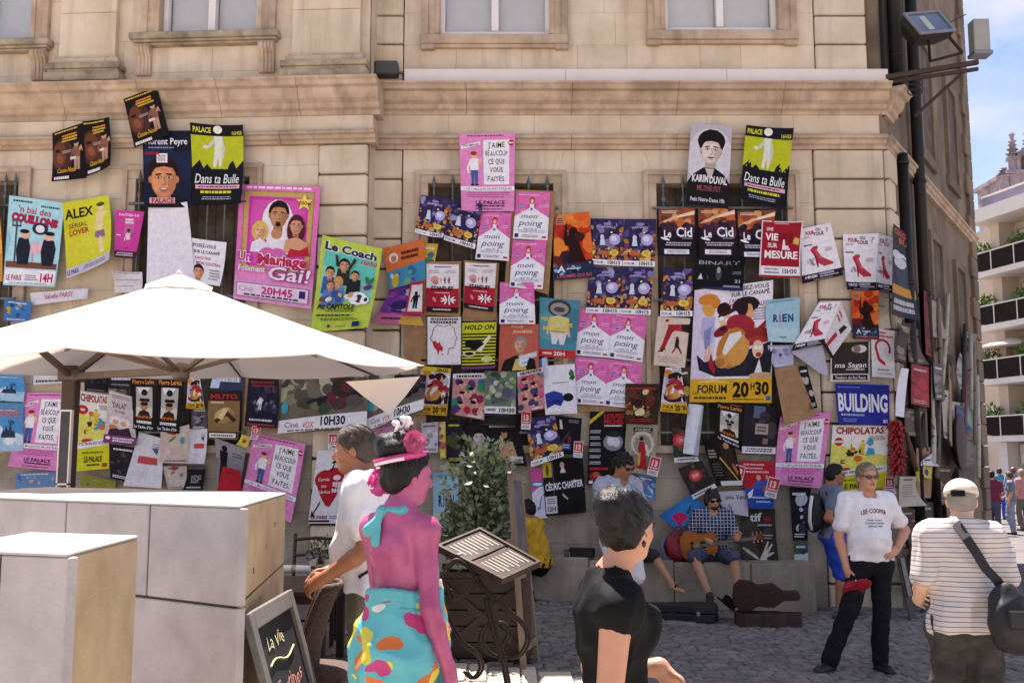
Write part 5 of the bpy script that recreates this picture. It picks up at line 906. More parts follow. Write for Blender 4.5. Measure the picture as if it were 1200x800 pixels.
P('large caricature poster with yellow time banner', (814, 340, 906, 328, 903.6, 472, 807.7, 471), D_forum, d=.14, bow=0, lift=.01, twist=0, corner=(0, 0, 0, 0))
P('cream poster with long red stockinged legs', (770.5, 371, 809, 373, 802.4, 431, 765.6, 428), D_legs, d=.15)
P('small caricature poster curled and torn, below the red stockings poster', (779, 431, 797, 430, 806, 485, 773, 482), D_forum, d=.15, bow=.04, corner=(.06, .05, .04, .04))
P('pink and white fist poster, upper left of the block of four', (679, 360.6, 717.4, 365, 713, 419, 674, 416), D_poing, d=.1, flat=True)
P('pink and white fist poster, upper right of the block of four', (717.6, 365, 759, 370, 752.5, 424.4, 713.2, 419), D_poing, d=.1, flat=True)
P('pink and white fist poster, lower left of the block of four', (674, 417.5, 713, 421, 708, 475, 676, 473), D_poing, d=.108, flat=True)
P('pink and white fist poster, lower right of the block of four', (713.2, 421, 752.5, 425.5, 749, 479, 708.2, 475), D_poing, d=.108, flat=True)
P('sepia poster with a heap of faces below the fist posters', (733, 449, 773.7, 450, 770.5, 497, 732, 496.7), mk_photo('#3a2a1c', ['#c8b078', '#8a6a3a', '#2a1c14', '#e0cf9a', '#5a4426', '#6a2a22'], n=30, tcol='#a8302c'), d=.125)
P('black poster with red capitals and a yellow corner flash', (691.5, 482, 733, 482, 733, 568, 688, 568), D_louise, d=.095)
P('greyish gold poster with a dancer in red under an arch', (733, 497, 771, 498, 766.5, 559, 731, 551), D_arabesque)
P('narrow white folded sheet leaning out beside the black band posters', (807, 473, 824.7, 475, 818, 534, 800, 531), lambda A: (A.poly([(.62, 0), (1, 0), (1, 1), (.9, 1)], '#b8b8c8'), '#dfdfe8')[1], d=.17, bow=.05)
P('dark poster with a red disc half covered by the white folded sheet', (787, 500, 803, 500, 819, 540, 790, 542), D_disc, d=.12)
P('dark poster with a red disc tilted beside the guitarist head', (794.5, 549, 822, 539, 839, 570.5, 811.5, 585), D_disc, d=.14, corner=(0, 0, .05, .05))
P('black poster with orange title under the yellow banner', (839, 471, 871, 475, 869, 528, 838, 513), D_lerica, d=.13)
P('black poster with a robed performer holding a long stick', (822, 516, 859, 514, 870, 568, 839, 569), lambda A: (A.rect(0, 0, 1, 1, '#17120f'), A.poly([(.45, .1), (.9, .12), (.98, .5), (.8, .96), (.5, .9), (.55, .5)], '#33201a'), A.ell(.72, .86, .06, .07, '#c48a62'), A.poly([(.4, .6), (.85, .1), (.88, .13), (.44, .63)], '#c89a4a'), A.poly([(.8, .5), (.95, .3), (.9, .2), (.78, .4)], '#b8623a'), A.greek(.06, .6, .35, .8, 3, '#a89a90', .6), A.greek(.08, .2, .4, .5, 5, '#6a5e58', .4), A.rect(.2, .0, 1, .1, '#d8d0d2'), '#17120f')[-1], d=.15)
P('dark portrait poster with a grey square plate in its middle', (873, 474, 912, 478, 908, 533, 867.4, 532), lambda A: (A.rect(0, 0, 1, 1, '#231d24'), A.rect(.28, .75, .62, 1, '#5a6880'), A.blobs(.1, .3, .9, .8, 10, ['#3a3036', '#4a3c40', '#2a222a'], .06, .12), A.rect(.36, .42, .74, .64, '#a89a98'), A.greek(.4, .46, .7, .6, 2, '#3a2e32', .5), A.rect(.6, .22, .75, .34, '#8a6a64'), A.rect(0, .02, 1, .16, '#ddd8de'), A.greek(.08, .05, .92, .14, 2, '#2a2630', .6), '#231d24')[-1], d=.12)
P('red over blue poster with a figure in a blue jumper', (866, 539.5, 908, 540.6, 905.7, 596, 877, 595), D_redblue, d=.13)
P('pale lilac card behind the guitarist shoulder', (837, 576, 876.5, 574, 876.5, 605, 850, 600), lambda A: (A.text('une Vent', .6, .75, .2, '#3a3038', wid=.7, slant=.2), A.ell(.3, .3, .1, .16, '#a89cac'), '#cfc6d4')[-1])
P('brown black poster with pale reaching hands behind the guitarist', (869, 597, 908, 596, 910.6, 657, 869, 655), D_tife, d=.115)
P('second handwritten pink poster, beside the man with the backpack', (912, 488.5, 973.7, 482, 962, 572, 907, 567), D_jaime, d=.1)
P('royal blue landscape poster with huge white capitals', (979, 449, 1041.8, 451, 1042.4, 499, 981, 496.7), D_building, d=.12, corner=(0, 0, 0, .04))
P('yellow cartoon poster with red capitals under the royal blue one', (976, 498, 1041, 498, 1038, 578, 970, 583), D_chipo, d=.1)
P('dark brown poster with white script beside the shoe tent', (974, 402, 1019, 400, 1019.4, 447, 972.7, 447), D_sagan, d=.105)
P('greyish poster with a thick red hook shape at the corner', (1020.5, 383, 1047, 388, 1048, 443.5, 1021.5, 441.4), D_hook, d=.11, corner=(0, .05, 0, 0))
P('dark tall poster behind the man with the backpack', (925, 571, 949, 571, 945, 633, 929, 633), mk_photo('#1d1a22', ['#3a3a4a', '#8a8a94', '#2a2630', '#c8c8d0'], n=12), d=.09)
P('small green and blue poster low behind the blue shorts', (930, 634, 947, 634, 947, 688, 932, 688), mk_photo('#4a6a58', ['#7a9a6a', '#8aa8c8', '#3a4a4a', '#d0d8e0', '#2a4a8a'], n=14), d=.09)
P('yellow and blue leaflet hanging low between the two standing men', (974, 584, 992, 584, 990, 640, 972, 640), mk_photo('#c9d0c8', ['#3a4a42', '#7a8a6a', '#d8d8c8', '#2a2a30'], n=14), d=.09)
def shoe_tent():
 o = P('white red-shoe poster folded into a tent that juts from the quoins', (960, 354, 985.4, 353, 964, 404, 926, 411.6), D_shoe, d=.2, flat=True)
 s1 = sheet('folded_side', (985.4, 353, 998, 386, 974, 420, 964, 404), MAIN, .19, D_side(), base='#d8d0d4', parent=o)
 s2 = sheet('folded_flap', (926, 411.6, 964, 404, 971, 440, 962, 438), MAIN, .16, Art(1), base='#b9b4c4', parent=o)
def D_side():
 A = Art(.7, 3); A.poly([(.2, .1), (.4, .1), (.6, .5), (.4, .5)], '#b8303c'); A.poly([(.5, .6), (.7, .6), (.8, .9), (.6, .8)], '#2a1a20'); A.greek(.1, .7, .4, .9, 2, '#b02440'); A.rect(0, 0, 1, .1, '#281a2c'); return A
shoe_tent()
c = sheet('cardboard_sheet', (908, 432, 933, 428, 956, 486, 918, 499), MAIN, .2, None, m=M_card, thick=.006, lift=.05, twist=.02); tag(c, 'bent sheet of bare brown cardboard beside the yellow banner', 'cardboard')
c = sheet('cardboard_sheet', (475, 385, 500, 383, 500, 428, 474, 428), MAIN, .09, None, m=M_card, thick=.006); tag(c, 'bare brown cardboard left of the white profile poster', 'cardboard')
c = sheet('cardboard_sheet', (676, 474, 760, 478, 760, 486, 676, 482), MAIN, .08, None, m=M_card, thick=.006); tag(c, 'strip of brown cardboard under the block of four pink posters', 'cardboard')
P('narrow dark poster hidden behind the cardboard sheet', (933, 430, 945, 428, 958, 478, 948, 480), mk_photo('#201a1a', ['#5a3a32', '#c8b8b0', '#3a2a2a'], n=8), d=.13)
P('violet label behind the cardboard sheet under the light blue poster', (898, 405, 930, 404, 930, 428, 905, 432), mk_photo('#b8b4cc', ['#4a4a9a', '#8a8ac0', '#3a2a2a'], n=6), d=.11)
P('small caricature poster with yellow strip beside the umbrella corner', (494, 428.6, 528.5, 432, 523.6, 487, 487.4, 485), lambda A: (D_forum(A), A.rect(0, .9, 1, 1, '#d2b82a'), A.text('20H30', .72, .95, .07, '#241c10', wid=.4, bold=.05), '#efe6ee')[-1], d=.15)
P('colourful poster of tumbling people, left of the green garden poster', (531, 438, 568, 437, 567.6, 492.4, 529, 485), D_tumble, d=.135)
P('green and grey garden poster with large time strip', (568, 435, 605.4, 435, 604.4, 485, 567, 484), D_garden, d=.145)
P('colourful poster of tumbling people, right of the green garden poster', (606, 436, 637, 430, 638.4, 478.6, 607.6, 484), D_tumble, d=.135)
P('white poster with a blue coated figure lying sideways', (636, 428.6, 673.5, 426, 676.6, 484, 639, 486), D_bluecoat, d=.15)
P('wide black poster with two men behind the bush', (544, 495, 605.4, 493, 618, 546, 545, 543), lambda A: (A.rect(0, 0, 1, 1, '#181318'), A.rect(.02, .04, .4, .94, '#221b20'), A.face(.26, .62, .17, '#c8b8b4', '#17100f', '#8a7a78', mood=0), A.poly([(.1, .1), (.42, .1), (.36, .36), (.16, .36)], '#3a343a'), A.ell(.72, .72, .07, .1, '#b8825e'), A.ell(.72, .79, .07, .05, '#17100f'), A.poly([(.58, .12), (.88, .12), (.84, .54), (.62, .54)], '#c0926a'), A.text('DC', .22, .16, .16, '#b82430', wid=.2), A.greek(.46, .86, .96, .94, 1, '#d8d0d4', .8), A.greek(.74, .06, .98, .22, 2, '#e0d8dc', .7), '#181318')[-1], d=.1)
P('purple fairy poster tilted above the black comedian poster', (616, 490, 650, 486.6, 660.7, 534, 622.5, 547), D_fairy, d=.13)
P('dark poster with a small white shirt front, right of the tilted fairy poster', (650, 486.6, 682, 490, 679, 532, 656.5, 532), lambda A: (A.rect(0, 0, 1, 1, '#191319'), A.poly([(.14, .66), (.26, .66), (.24, .9), (.16, .9)], '#d8d2dc'), A.poly([(.1, .3), (.5, .6), (.54, .56), (.14, .26)], '#4a3a34'), A.ell(.5, .4, .06, .1, '#7a2a2a'), A.rect(.1, .12, .55, .3, '#4a4a86'), A.greek(.14, .15, .5, .27, 2, '#c8c8e0', .6), A.greek(.5, .84, .95, .94, 2, '#8a828c', .6), '#191319')[-1], d=.1)
P('black poster with white capitals across and a small price card', (635, 538.6, 683, 534.4, 687, 600, 639.5, 604.6), D_chartier, d=.11)
P('narrow pink and white leaflet left of the black comedian poster', (620, 549, 636, 548, 641.5, 606.7, 626.7, 606.7), D_pinkstrip, d=.1)
P('small dark poster with yellow title between the pink hat and the bush', (522.5, 492, 542.7, 492, 541.6, 543, 523.6, 543), mk_photo('#1f1c26', ['#3a3a4a', '#4a4a2a', '#2a2630', '#6a6a3a'], tcol='#cfc23a', n=14), d=.11)
P('pale grey leaflet just above the pink pompon', (494, 496, 514, 494, 513, 530, 496, 530), mk_photo('#c9c4cc', ['#a8a0a8', '#6a6068', '#d8d4dc'], tcol='#4a444c', n=8), d=.1)
P('narrow yellow and violet leaflet beside the pink pompon', (513.5, 494, 522, 494, 523, 536, 516, 537), mk_photo('#d8c23a', ['#7a4a8a', '#e0d06a', '#b85a6a'], n=8), d=.1)
P('light blue poster standing low behind the bush', (507.6, 553.5, 537.4, 551.4, 537, 630, 507.6, 628), D_rien2, d=.1)
P('blue snowy castle poster, upper one at the left picture edge', (-6, 436, 31, 438, 28.7, 471, -6, 469), D_castle)
P('blue snowy castle poster, lower one at the left picture edge', (-6, 471, 27.6, 472.5, 27.6, 528, -6, 529), D_castle2)
P('white paper strip with small print just left of the umbrella pole', (39, 438, 77.6, 440, 76.5, 449, 40, 451), lambda A: (A.greek(.05, .15, .95, .5, 1, '#3a343a', .6), '#d8d2d6')[-1])
P('third handwritten pink poster, left of the umbrella pole', (27.6, 460, 79.7, 460, 68, 552, 13, 546), D_jaime, corner=(0, 0, 0, .06))
P('yellow cartoon poster with red capitals behind the umbrella pole', (94.6, 458, 127.5, 462.5, 128.6, 548.6, 90, 552), D_chipo)
P('mauve grey poster of two white haired people under the umbrella', (128.6, 457, 155, 464.6, 160.5, 522, 121, 518), D_dalai, d=.14)
P('black poster with orange title, left one of the pair under the umbrella', (156, 441, 184, 441, 183, 506, 155, 502), D_lerica, d=.135)
P('black poster with orange title, right one of the pair under the umbrella', (185, 441, 215, 442, 210.5, 508, 184, 505), D_lerica, d=.14)
P('dark strip poster tucked between pole and canopy edge', (99, 438, 127.5, 441, 127, 460, 99, 458), mk_photo('#191519', ['#2a242a', '#3a3238'], n=4, tcol='#8a8288'))
P('dark poster with white capitals right under the canopy edge', (128, 436, 155.5, 436, 155, 457, 128, 455), lambda A: (A.rect(0, 0, 1, 1, '#2a2228'), A.greek(.04, .5, .96, .9, 1, '#e0d8de', .8), A.greek(.1, .2, .9, .32, 1, '#8a828a', .7), '#2a2228')[-1], d=.12)
P('small caricature poster tilted among the black posters under the umbrella', (220, 443, 234, 440, 240, 479.5, 219, 478.5), D_forum, d=.14)
P('white poster with one red block, largest of the two under the umbrella', (162.6, 506, 191, 513.5, 191, 572, 145.6, 569), D_redblock)
P('white poster with one red block, smaller of the two under the umbrella', (223, 503, 243, 502, 242, 543, 224, 543), D_redblock)
P('faded pastel poster with doodles under the umbrella', (189, 506, 222, 497, 223, 543, 187, 542), D_pens, d=.15)
P('pale leaflet with a pen drawing just above the concrete block', (190, 546, 221, 546, 219, 572, 197, 572), D_pens)
P('brown poster with red capitals and a straw hat', (244, 459, 283, 460, 279.7, 515, 243.6, 514), D_muto, d=.13)
P('pale blue edged poster above the straw hat poster', (250, 438, 287, 440, 286, 458, 246, 456), lambda A: (A.rect(0, 0, 1, 1, '#3a3a56'), A.greek(.1, .5, .95, .9, 1, '#d8d4e0', .8), A.rect(0, .1, .25, .7, '#c8d4e8'), '#3a3a56')[-1])
P('midnight blue poster with small pale figures under the umbrella', (291.4, 443, 329.7, 445, 325.4, 502, 287, 499), D_nightcrowd, card=(288, 441, 333, 443, 329, 504, 285, 501))
P('wide photo poster of stones with a white time strip', (331, 440, 432, 442, 430, 502, 326, 508), D_stones, d=.14)
P('wide photo poster with white time strip touching the umbrella corner', (432, 440, 500, 438, 496, 482, 430, 505), D_stones, frame=MAIN, d=.45)
P('grey poster with a black standing silhouette under the umbrella', (254, 513, 288, 526, 282, 572, 253, 570), D_silh)
P('red sheet half hidden by the concrete block', (261.6, 546, 284, 552, 282, 580, 253, 578), lambda A: (A.greek(.15, .8, .8, .88, 1, '#8a1424', .7), '#b81e30')[-1], d=.15)
P('fourth handwritten pink poster, tilted above the concrete block', (299, 507.6, 358, 520, 343, 612, 282, 585), D_jaime, d=.12)
P('white poster with a red apple heart beside the man in white', (372, 528, 406, 526, 402, 613, 361, 613), D_heart, frame=LEFT, d=.1)
P('small black poster with grey capitals above the concrete block', (221, 545, 241.5, 545, 238, 574, 218, 574), D_isf)
P('olive strip poster low behind the umbrella pole', (94.6, 554, 136, 563.5, 135, 574, 94.6, 574), mk_photo('#8a8a3a', ['#6a6a2a', '#a8a04a'], n=5, tcol='#a83a2a'))
P('pale blue poster low at the left behind the concrete block', (18, 554, 66, 552, 66, 574, 18, 574), mk_photo('#6a8ab8', ['#8aa8cc', '#4a6a9a', '#c8a888'], n=8))
P('dark poster behind the yellow one under the umbrella', (128, 520, 160, 524, 158, 566, 130, 560), mk_photo('#221c22', ['#3a323a', '#2a242c', '#4a4048'], n=10), d=.09)
P('grey street photo poster between the black poster pair and the straw hat', (226, 478, 244, 478, 243, 503, 224, 503), mk_photo('#5a565c', ['#7a767c', '#3a363c', '#8a868c'], n=10), d=.09)
P('violet strip poster behind the man in white', (436, 500, 476, 490, 478, 520, 438, 520), mk_photo('#e0a0cc', ['#d080b8', '#f0c0dc'], n=6, tcol='#7a3a6a'), frame=MAIN, d=.12)
P('charcoal poster showing through between the garden poster and the wide black one', (560, 484, 604, 486, 604, 500, 560, 498), mk_photo('#2a2428', ['#3c343a', '#1c181c'], n=5, tcol='#6a6068'), d=.085)
P('white poster edge right of the salmon portrait, above the blue coat', (628, 422, 641, 418, 643, 440, 630, 442), lambda A: (A.rect(0, 0, .5, 1, '#4a6ab0'), '#c8cce0')[-1], d=.13)
P('dark green poster edge under the red stockings poster', (793, 432, 808, 430, 808, 485, 797, 485), mk_photo('#4a4030', ['#8a7a4a', '#2a241c', '#b89a3a'], n=8), d=.12)
P('blue and red crowd leaflet beside the dancer in red', (748, 556, 768, 560, 768, 586, 750, 580), mk_photo('#4a7ab0', ['#c86a3a', '#8ab0d8', '#2a3a6a', '#e0c8a8'], n=10), d=.1)
P('faded sheet on the wall right of the hook poster edge', (1019, 346, 1042, 350, 1040, 386, 1022, 384), mk_solid('#c3b49f', (.2, .7, .8, .75, '#8a7c6c')), d=.09)
for k, (q, lb) in enumerate([(qrect(611, 482, 622, 503, 2), 'above the tilted fairy poster'), (qrect(672, 517, 683, 536, 4), 'on the dark necktie poster'), (qrect(760, 535, 773, 557, 14), 'right of the dancer in red'), (qrect(898, 559, 912, 583, 14), 'beside the handwritten pink poster'), (qrect(295, 499, 305, 515, 4), 'above the tilted handwritten poster'), (qrect(385, 508, 397, 526, 2), 'left of the man in white'), (qrect(1037, 559, 1048, 578, 2), 'right of the yellow cartoon poster'), (qrect(860, 545, 872, 565, 14), 'on the robed performer poster')]):
 poster('small red numbered leaflet '+lb, q, D_sticker, d=.16, name='leaflet', cat='leaflet', group='small red leaflets')
poster('small yellow sticker beside the tilted handwritten poster', qrect(281, 510, 292, 523, 18), lambda A: (A.ell(.5, .5, .2, .2, '#b84a3a'), '#e0cf4a')[-1], d=.15, name='leaflet', cat='leaflet')
poster('bright blue sheet folded against the wall beside the guitarist', (771.5, 604, 811, 578, 829, 598, 793, 620), lambda A: (A.poly([(.5, .4), (.75, .62), (.78, .58), (.55, .36)], '#4a3a3a'), A.greek(.2, .2, .8, .24, 1, '#5a9ad0', .5), '#2f7fc4')[-1], d=.16, lift=.12, cat='poster')
# ------------------------------------------------------------------ people: smooth implicit bodies turned into one continuous mesh each
def V(*a): return np.array(a, float)
class SDF:
 def __init__(s): s.p = []; s.cuts = []; s.subs = []; s.M = np.eye(4)
 def _pt(s, p): return s.M[:3, :3] @ np.array(p, float)+s.M[:3, 3]
 def cone(s, a, b, ra, rb, k=.02, flat=None, f=1.):
  s.p.append(('c', s._pt(a), s._pt(b), ra, rb, k, None if flat is None else (s.M[:3, :3] @ np.array(flat, float)), f)); return s
 def ell(s, c, r, k=.02, R3=None):
  s.p.append(('e', s._pt(c), np.array(r, float), s.M[:3, :3] if R3 is None else s.M[:3, :3] @ R3, k)); return s
 def cut(s, p, n): n = s.M[:3, :3] @ np.array(n, float); s.cuts.append((s._pt(p), n/np.linalg.norm(n))); return s
 def sub(s, c, r, R3=None): s.subs.append((s._pt(c), np.array(r, float), s.M[:3, :3] if R3 is None else s.M[:3, :3] @ R3)); return s
 def mesh(s, name, h, m, parent, disp=0, dfreq=(24, 66), seed=1, smooth=1):
  lo = np.full(3, 9e9); hi = -lo; bbs = []
  for q in s.p:
   if q[0] == 'c': a = np.minimum(q[1]-q[3], q[2]-q[4]); b = np.maximum(q[1]+q[3], q[2]+q[4])
   else: r = q[2].max(); a = q[1]-r; b = q[1]+r
   bbs.append((a, b)); lo = np.minimum(lo, a); hi = np.maximum(hi, b)
  lo = lo-3*h; hi = hi+3*h; n = np.ceil((hi-lo)/h).astype(int)+1
  ax = [lo[i]+h*np.arange(n[i]) for i in range(3)]
  D = np.full(n, .3, np.float32)
  for q, (a, b) in zip(s.p, bbs):
   k = q[5] if q[0] == 'c' else q[4]; mg = max(k, .02)+2*h
   i0 = np.maximum(np.floor((a-mg-lo)/h).astype(int), 0); i1 = np.minimum(np.ceil((b+mg-lo)/h).astype(int)+1, n)
   X, Y, Z = np.meshgrid(*[ax[i][i0[i]:i1[i]] for i in range(3)], indexing='ij')
   Pq = np.stack([X, Y, Z], -1)
   if q[0] == 'c':
    _, A, B, ra, rb, k, fl, f = q; rel = Pq-A; ba = B-A
    if fl is not None and f != 1:
     rel = rel+((rel @ fl)*(1/f-1))[..., None]*fl; ba = ba+(ba @ fl)*(1/f-1)*fl
    t = np.clip((rel @ ba)/max(ba @ ba, 1e-9), 0, 1); dd = np.linalg.norm(rel-t[..., None]*ba, axis=-1)-(ra+(rb-ra)*t)
    if f != 1: dd *= .85
   else:
    _, C, r, R3, k = q; L = (Pq-C) @ R3; k0 = np.linalg.norm(L/r, axis=-1); k1 = np.linalg.norm(L/r**2, axis=-1)+1e-9; dd = k0*(k0-1)/k1
   sl = tuple(slice(i0[i], i1[i]) for i in range(3)); o = D[sl]
   hh = np.clip(.5+.5*(o-dd)/k, 0, 1); D[sl] = o*(1-hh)+dd*hh-k*hh*(1-hh)
  if s.cuts:
   X, Y, Z = np.meshgrid(*ax, indexing='ij')
   for p, nn in s.cuts: D = np.maximum(D, ((X-p[0])*nn[0]+(Y-p[1])*nn[1]+(Z-p[2])*nn[2]).astype(np.float32))
  if s.subs:
   X, Y, Z = np.meshgrid(*ax, indexing='ij'); Pq = np.stack([X, Y, Z], -1)
   for C, r, R3 in s.subs:
    L = (Pq-C) @ R3; k0 = np.linalg.norm(L/r, axis=-1); k1 = np.linalg.norm(L/r**2, axis=-1)+1e-9; D = np.maximum(D, -(k0*(k0-1)/k1).astype(np.float32))
  me = surfnet(D, lo, h, name)
  nv = len(me.vertices)
  if smooth and nv:
   bm = bmesh.new(); bm.from_mesh(me); bmesh.ops.smooth_vert(bm, verts=bm.verts, factor=.5, use_axis_x=True, use_axis_y=True, use_axis_z=True); bm.to_mesh(me); bm.free()
  if disp and nv:
   co = np.empty(nv*3); no = np.empty(nv*3); me.vertices.foreach_get('co', co); me.vertices.foreach_get('normal', no); co = co.reshape(-1, 3); no = no.reshape(-1, 3)
   rs = np.random.RandomState(seed); e = np.zeros(nv)
   for i in range(7):
    dr = rs.normal(size=3); dr[2] *= .6; dr /= np.linalg.norm(dr); fq = rs.uniform(*dfreq); w2 = rs.normal(size=3)*6
    e += (1-2*np.abs(np.sin(co @ dr*fq*.5+1.4*np.sin(co @ w2+rs.uniform(0, 6))+rs.uniform(0, 6))))
   co = co+no*((e/2.4+.6)*disp)[:, None]; me.vertices.foreach_set('co', co.ravel())
  me.polygons.foreach_set('use_smooth', [True]*len(me.polygons)); me.update()
  return link_mesh(name, me, m, parent)
def surfnet(D, lo, h, name):
 S = D < 0; c = np.zeros(np.array(D.shape)-1, np.int8)
 for i in (0, 1):
  for j in (0, 1):
   for k in (0, 1): c += S[i:D.shape[0]-1+i, j:D.shape[1]-1+j, k:D.shape[2]-1+k]
 act = (c > 0) & (c < 8); idx = np.full(act.shape, -1, np.int64); I, J, K = np.nonzero(act); idx[I, J, K] = np.arange(len(I))
 acc = np.zeros((len(I), 3)); cnt = np.zeros(len(I)); cs = [(i, j, k) for i in (0, 1) for j in (0, 1) for k in (0, 1)]
 for a in cs:
  for b in cs:
   if sum(b)-sum(a) == 1 and sum(abs(x-y) for x, y in zip(a, b)) == 1:
    da = D[I+a[0], J+a[1], K+a[2]]; db = D[I+b[0], J+b[1], K+b[2]]; m = (da < 0) != (db < 0); t = np.where(m, da/np.where(m, da-db, 1), 0)
    p = np.array(a)[None]+t[:, None]*(np.array(b)-np.array(a))[None]; acc += p*m[:, None]; cnt += m
 v = (np.stack([I, J, K], 1)+acc/np.maximum(cnt, 1)[:, None])*h+lo; F = []
 for axis in range(3):
  sl0 = [slice(None)]*3; sl1 = [slice(None)]*3; sl0[axis] = slice(0, -1); sl1[axis] = slice(1, None)
  a, b = S[tuple(sl0)], S[tuple(sl1)]; e = a != b; o1, o2 = [(1, 2), (2, 0), (0, 1)][axis]
  P = np.stack(np.nonzero(e), 1); ok = (P[:, o1] > 0) & (P[:, o2] > 0) & (P[:, o1] < c.shape[o1]) & (P[:, o2] < c.shape[o2]); P = P[ok]; fl = a[tuple(P.T)]
  def cell(d1, d2): q = P.copy(); q[:, o1] += d1; q[:, o2] += d2; return idx[tuple(q.T)]
  q = np.stack([cell(-1, -1), cell(0, -1), cell(0, 0), cell(-1, 0)], 1); q[~fl] = q[~fl][:, ::-1]; F.append(q)
 F = np.concatenate(F); me = bpy.data.meshes.new(name); me.from_pydata(v.tolist(), [], F.tolist()); return me
def rotm(yaw=0, pitch=0, roll=0):
 """yaw: turn to own left, pitch: nod down negative"""
 return np.array(Matrix.Rotation(R(yaw), 3, 'Z') @ Matrix.Rotation(R(pitch), 3, 'X') @ Matrix.Rotation(R(roll), 3, 'Y'))
def joints(S=1., **kw):
 J = dict(pelvis=(0, 0, .95), waist=(0, 0, 1.1), chest=(0, .0, 1.29), neck=(0, -.02, 1.475), head=(0, .015, 1.625))
 for s, k in (('R', 1), ('L', -1)):
  J.update({'sh'+s: (.175*k, -.015, 1.415), 'el'+s: (.235*k, -.03, 1.13), 'wr'+s: (.25*k, .04, .89), 'hip'+s: (.088*k, 0, .92), 'kn'+s: (.1*k, .02, .5), 'an'+s: (.1*k, -.03, .085)})
 J.update(kw); return {k: np.array(v, float)*S for k, v in J.items()}
def head_sdf(sd, J, hr, S):
 M = np.eye(4); M[:3, :3] = hr; M[:3, 3] = J['head']; sd.M = M; e = S
 sd.ell((0, -.012*e, .03*e), V(.075, .095, .088)*e, .02); sd.ell((0, .018*e, -.03*e), V(.062, .073, .082)*e, .03)
 sd.ell((0, .05*e, -.083*e), V(.036, .034, .028)*e, .03); sd.cone((0, .086*e, .012*e), (0, .106*e, -.022*e), .008*e, .0135*e, .012); sd.ell((0, .092*e, -.03*e), V(.019, .012, .009)*e, .008)
 sd.ell((0, .074*e, .026*e), V(.05, .018, .011)*e, .015)
 for k in (1, -1):
  sd.ell((.036*k*e, .058*e, -.018*e), V(.024, .024, .024)*e, .02); sd.ell((.076*k*e, -.012*e, -.008*e), V(.011, .02, .031)*e, .008)
 sd.ell((0, .084*e, -.05*e), V(.024, .011, .006)*e, .006); sd.ell((0, .082*e, -.061*e), V(.021, .011, .007)*e, .006)
 sd.M = np.eye(4)
 b = J['head']+hr @ (V(0, -.02, -.05)*e); nr = J['nr'] if 'nr' in J else 1.; sd.cone(b, J['neck'], .054*e*nr, .06*e*nr, .03)
def hand_sdf(sd, w, d, nrm, curl, side, S=1., spread=1.):
 """w wrist, d finger direction, nrm back-of-hand direction, curl degrees per joint, side +1 thumb on +X"""
 d = np.array(d, float); d /= np.linalg.norm(d); nrm = np.array(nrm, float); nrm -= d*(nrm @ d); nrm /= np.linalg.norm(nrm); x = np.cross(d, nrm)
 M = np.eye(4); M[:3, 0] = x; M[:3, 1] = d; M[:3, 2] = nrm; M[:3, 3] = w; sd.M = M; e = S
 sd.ell((0, .05*e, 0), V(.039, .052, .017)*e, .012); sd.cone((0, -.01, 0), (0, .03*e, 0), .026*e, .026*e, .02)
 for i, (bx, L) in enumerate(((.029, .072), (.01, .082), (-.01, .077), (-.028, .06))):
  bx *= side; p = V(bx, .088-.004*abs(i-1.3), 0)*e; a = 0; sx = math.sin(R((1.3-i)*5*spread))*side
  for j, (q, r) in enumerate(((.45, .0092), (.31, .0084), (.24, .0075))):
   a += curl*(1 if j else .8)+i*2; dirv = V(sx, math.cos(R(a)), -math.sin(R(a))); n_ = p+dirv*L*q*e; sd.cone(p, n_, r*e, (r-.0007)*e, .004); p = n_
 p = V(.03*side, .025, -.006)*e; q = p+V(.028*side, .032, -.012)*e; t = q+V(.008*side, .03, -.012)*e
 sd.cone(p, q, .0125*e, .0105*e, .01); sd.cone(q, t, .0103*e, .0085*e, .004); sd.M = np.eye(4)
def torso_sdf(sd, J, e=0., w=1., belly=0., fwd=(0, 1, 0), upper=True, lower=True, S=1., fem=False):
 f = np.array(fwd, float); f /= np.linalg.norm(f)
 hw = (.15 if not fem else .158)*w; ww = (.135 if not fem else .112)*w; cw = (.158 if not fem else .138)*w
 hw, ww, cw = hw*S, ww*S, cw*S
 if lower:
  sd.cone(J['hipL'], J['hipR'], .1*S+e, .1*S+e, .04); sd.cone(J['pelvis'], J['waist'], hw+e, ww+e, .05, f, .72+belly*.5)
  for h in 'LR': sd.ell(J['hip'+h]-f*.045*S+V(0, 0, .005), V(.082, .075, .085)*S+e, .04)
 if upper:
  sd.cone(J['pelvis']*.4+J['waist']*.6, J['waist'], ww*1.06+e, ww+e, .04, f, .72+belly); sd.cone(J['waist'], J['chest'], ww+e, cw+e, .05, f, .70+belly*.6); sd.cone(J['chest'], (J['shL']+J['shR'])/2-V(0, 0, .02), cw+e, cw*.86+e, .05, f, .62)
  sd.cone(J['shL'], J['shR'], .058*S+e, .058*S+e, .06); mid = (J['shL']+J['shR'])/2
  sd.cone(J['shL']*.55+mid*.45+V(0, 0, .01), J['neck']+V(0, 0, .0), .05*S+e, .052*S+e*.4, .04); sd.cone(J['shR']*.55+mid*.45+V(0, 0, .01), J['neck'], .05*S+e, .052*S+e*.4, .04)
  if fem:
   for h in 'LR': sd.ell(J['chest']*.75+J['sh'+h]*.25+f*.085*S, V(.06, .055, .06)*S+e, .04)
  if fem:
   for h in 'LR': sd.ell(J['chest']*.7+J['sh'+h]*.3-f*.07*S, V(.05, .03, .07)*S+e, .03)
  if belly: sd.ell(J['waist']+f*(.05+belly*.15)*S, V(.13, .11+belly*.2, .13)*S+e, .06)
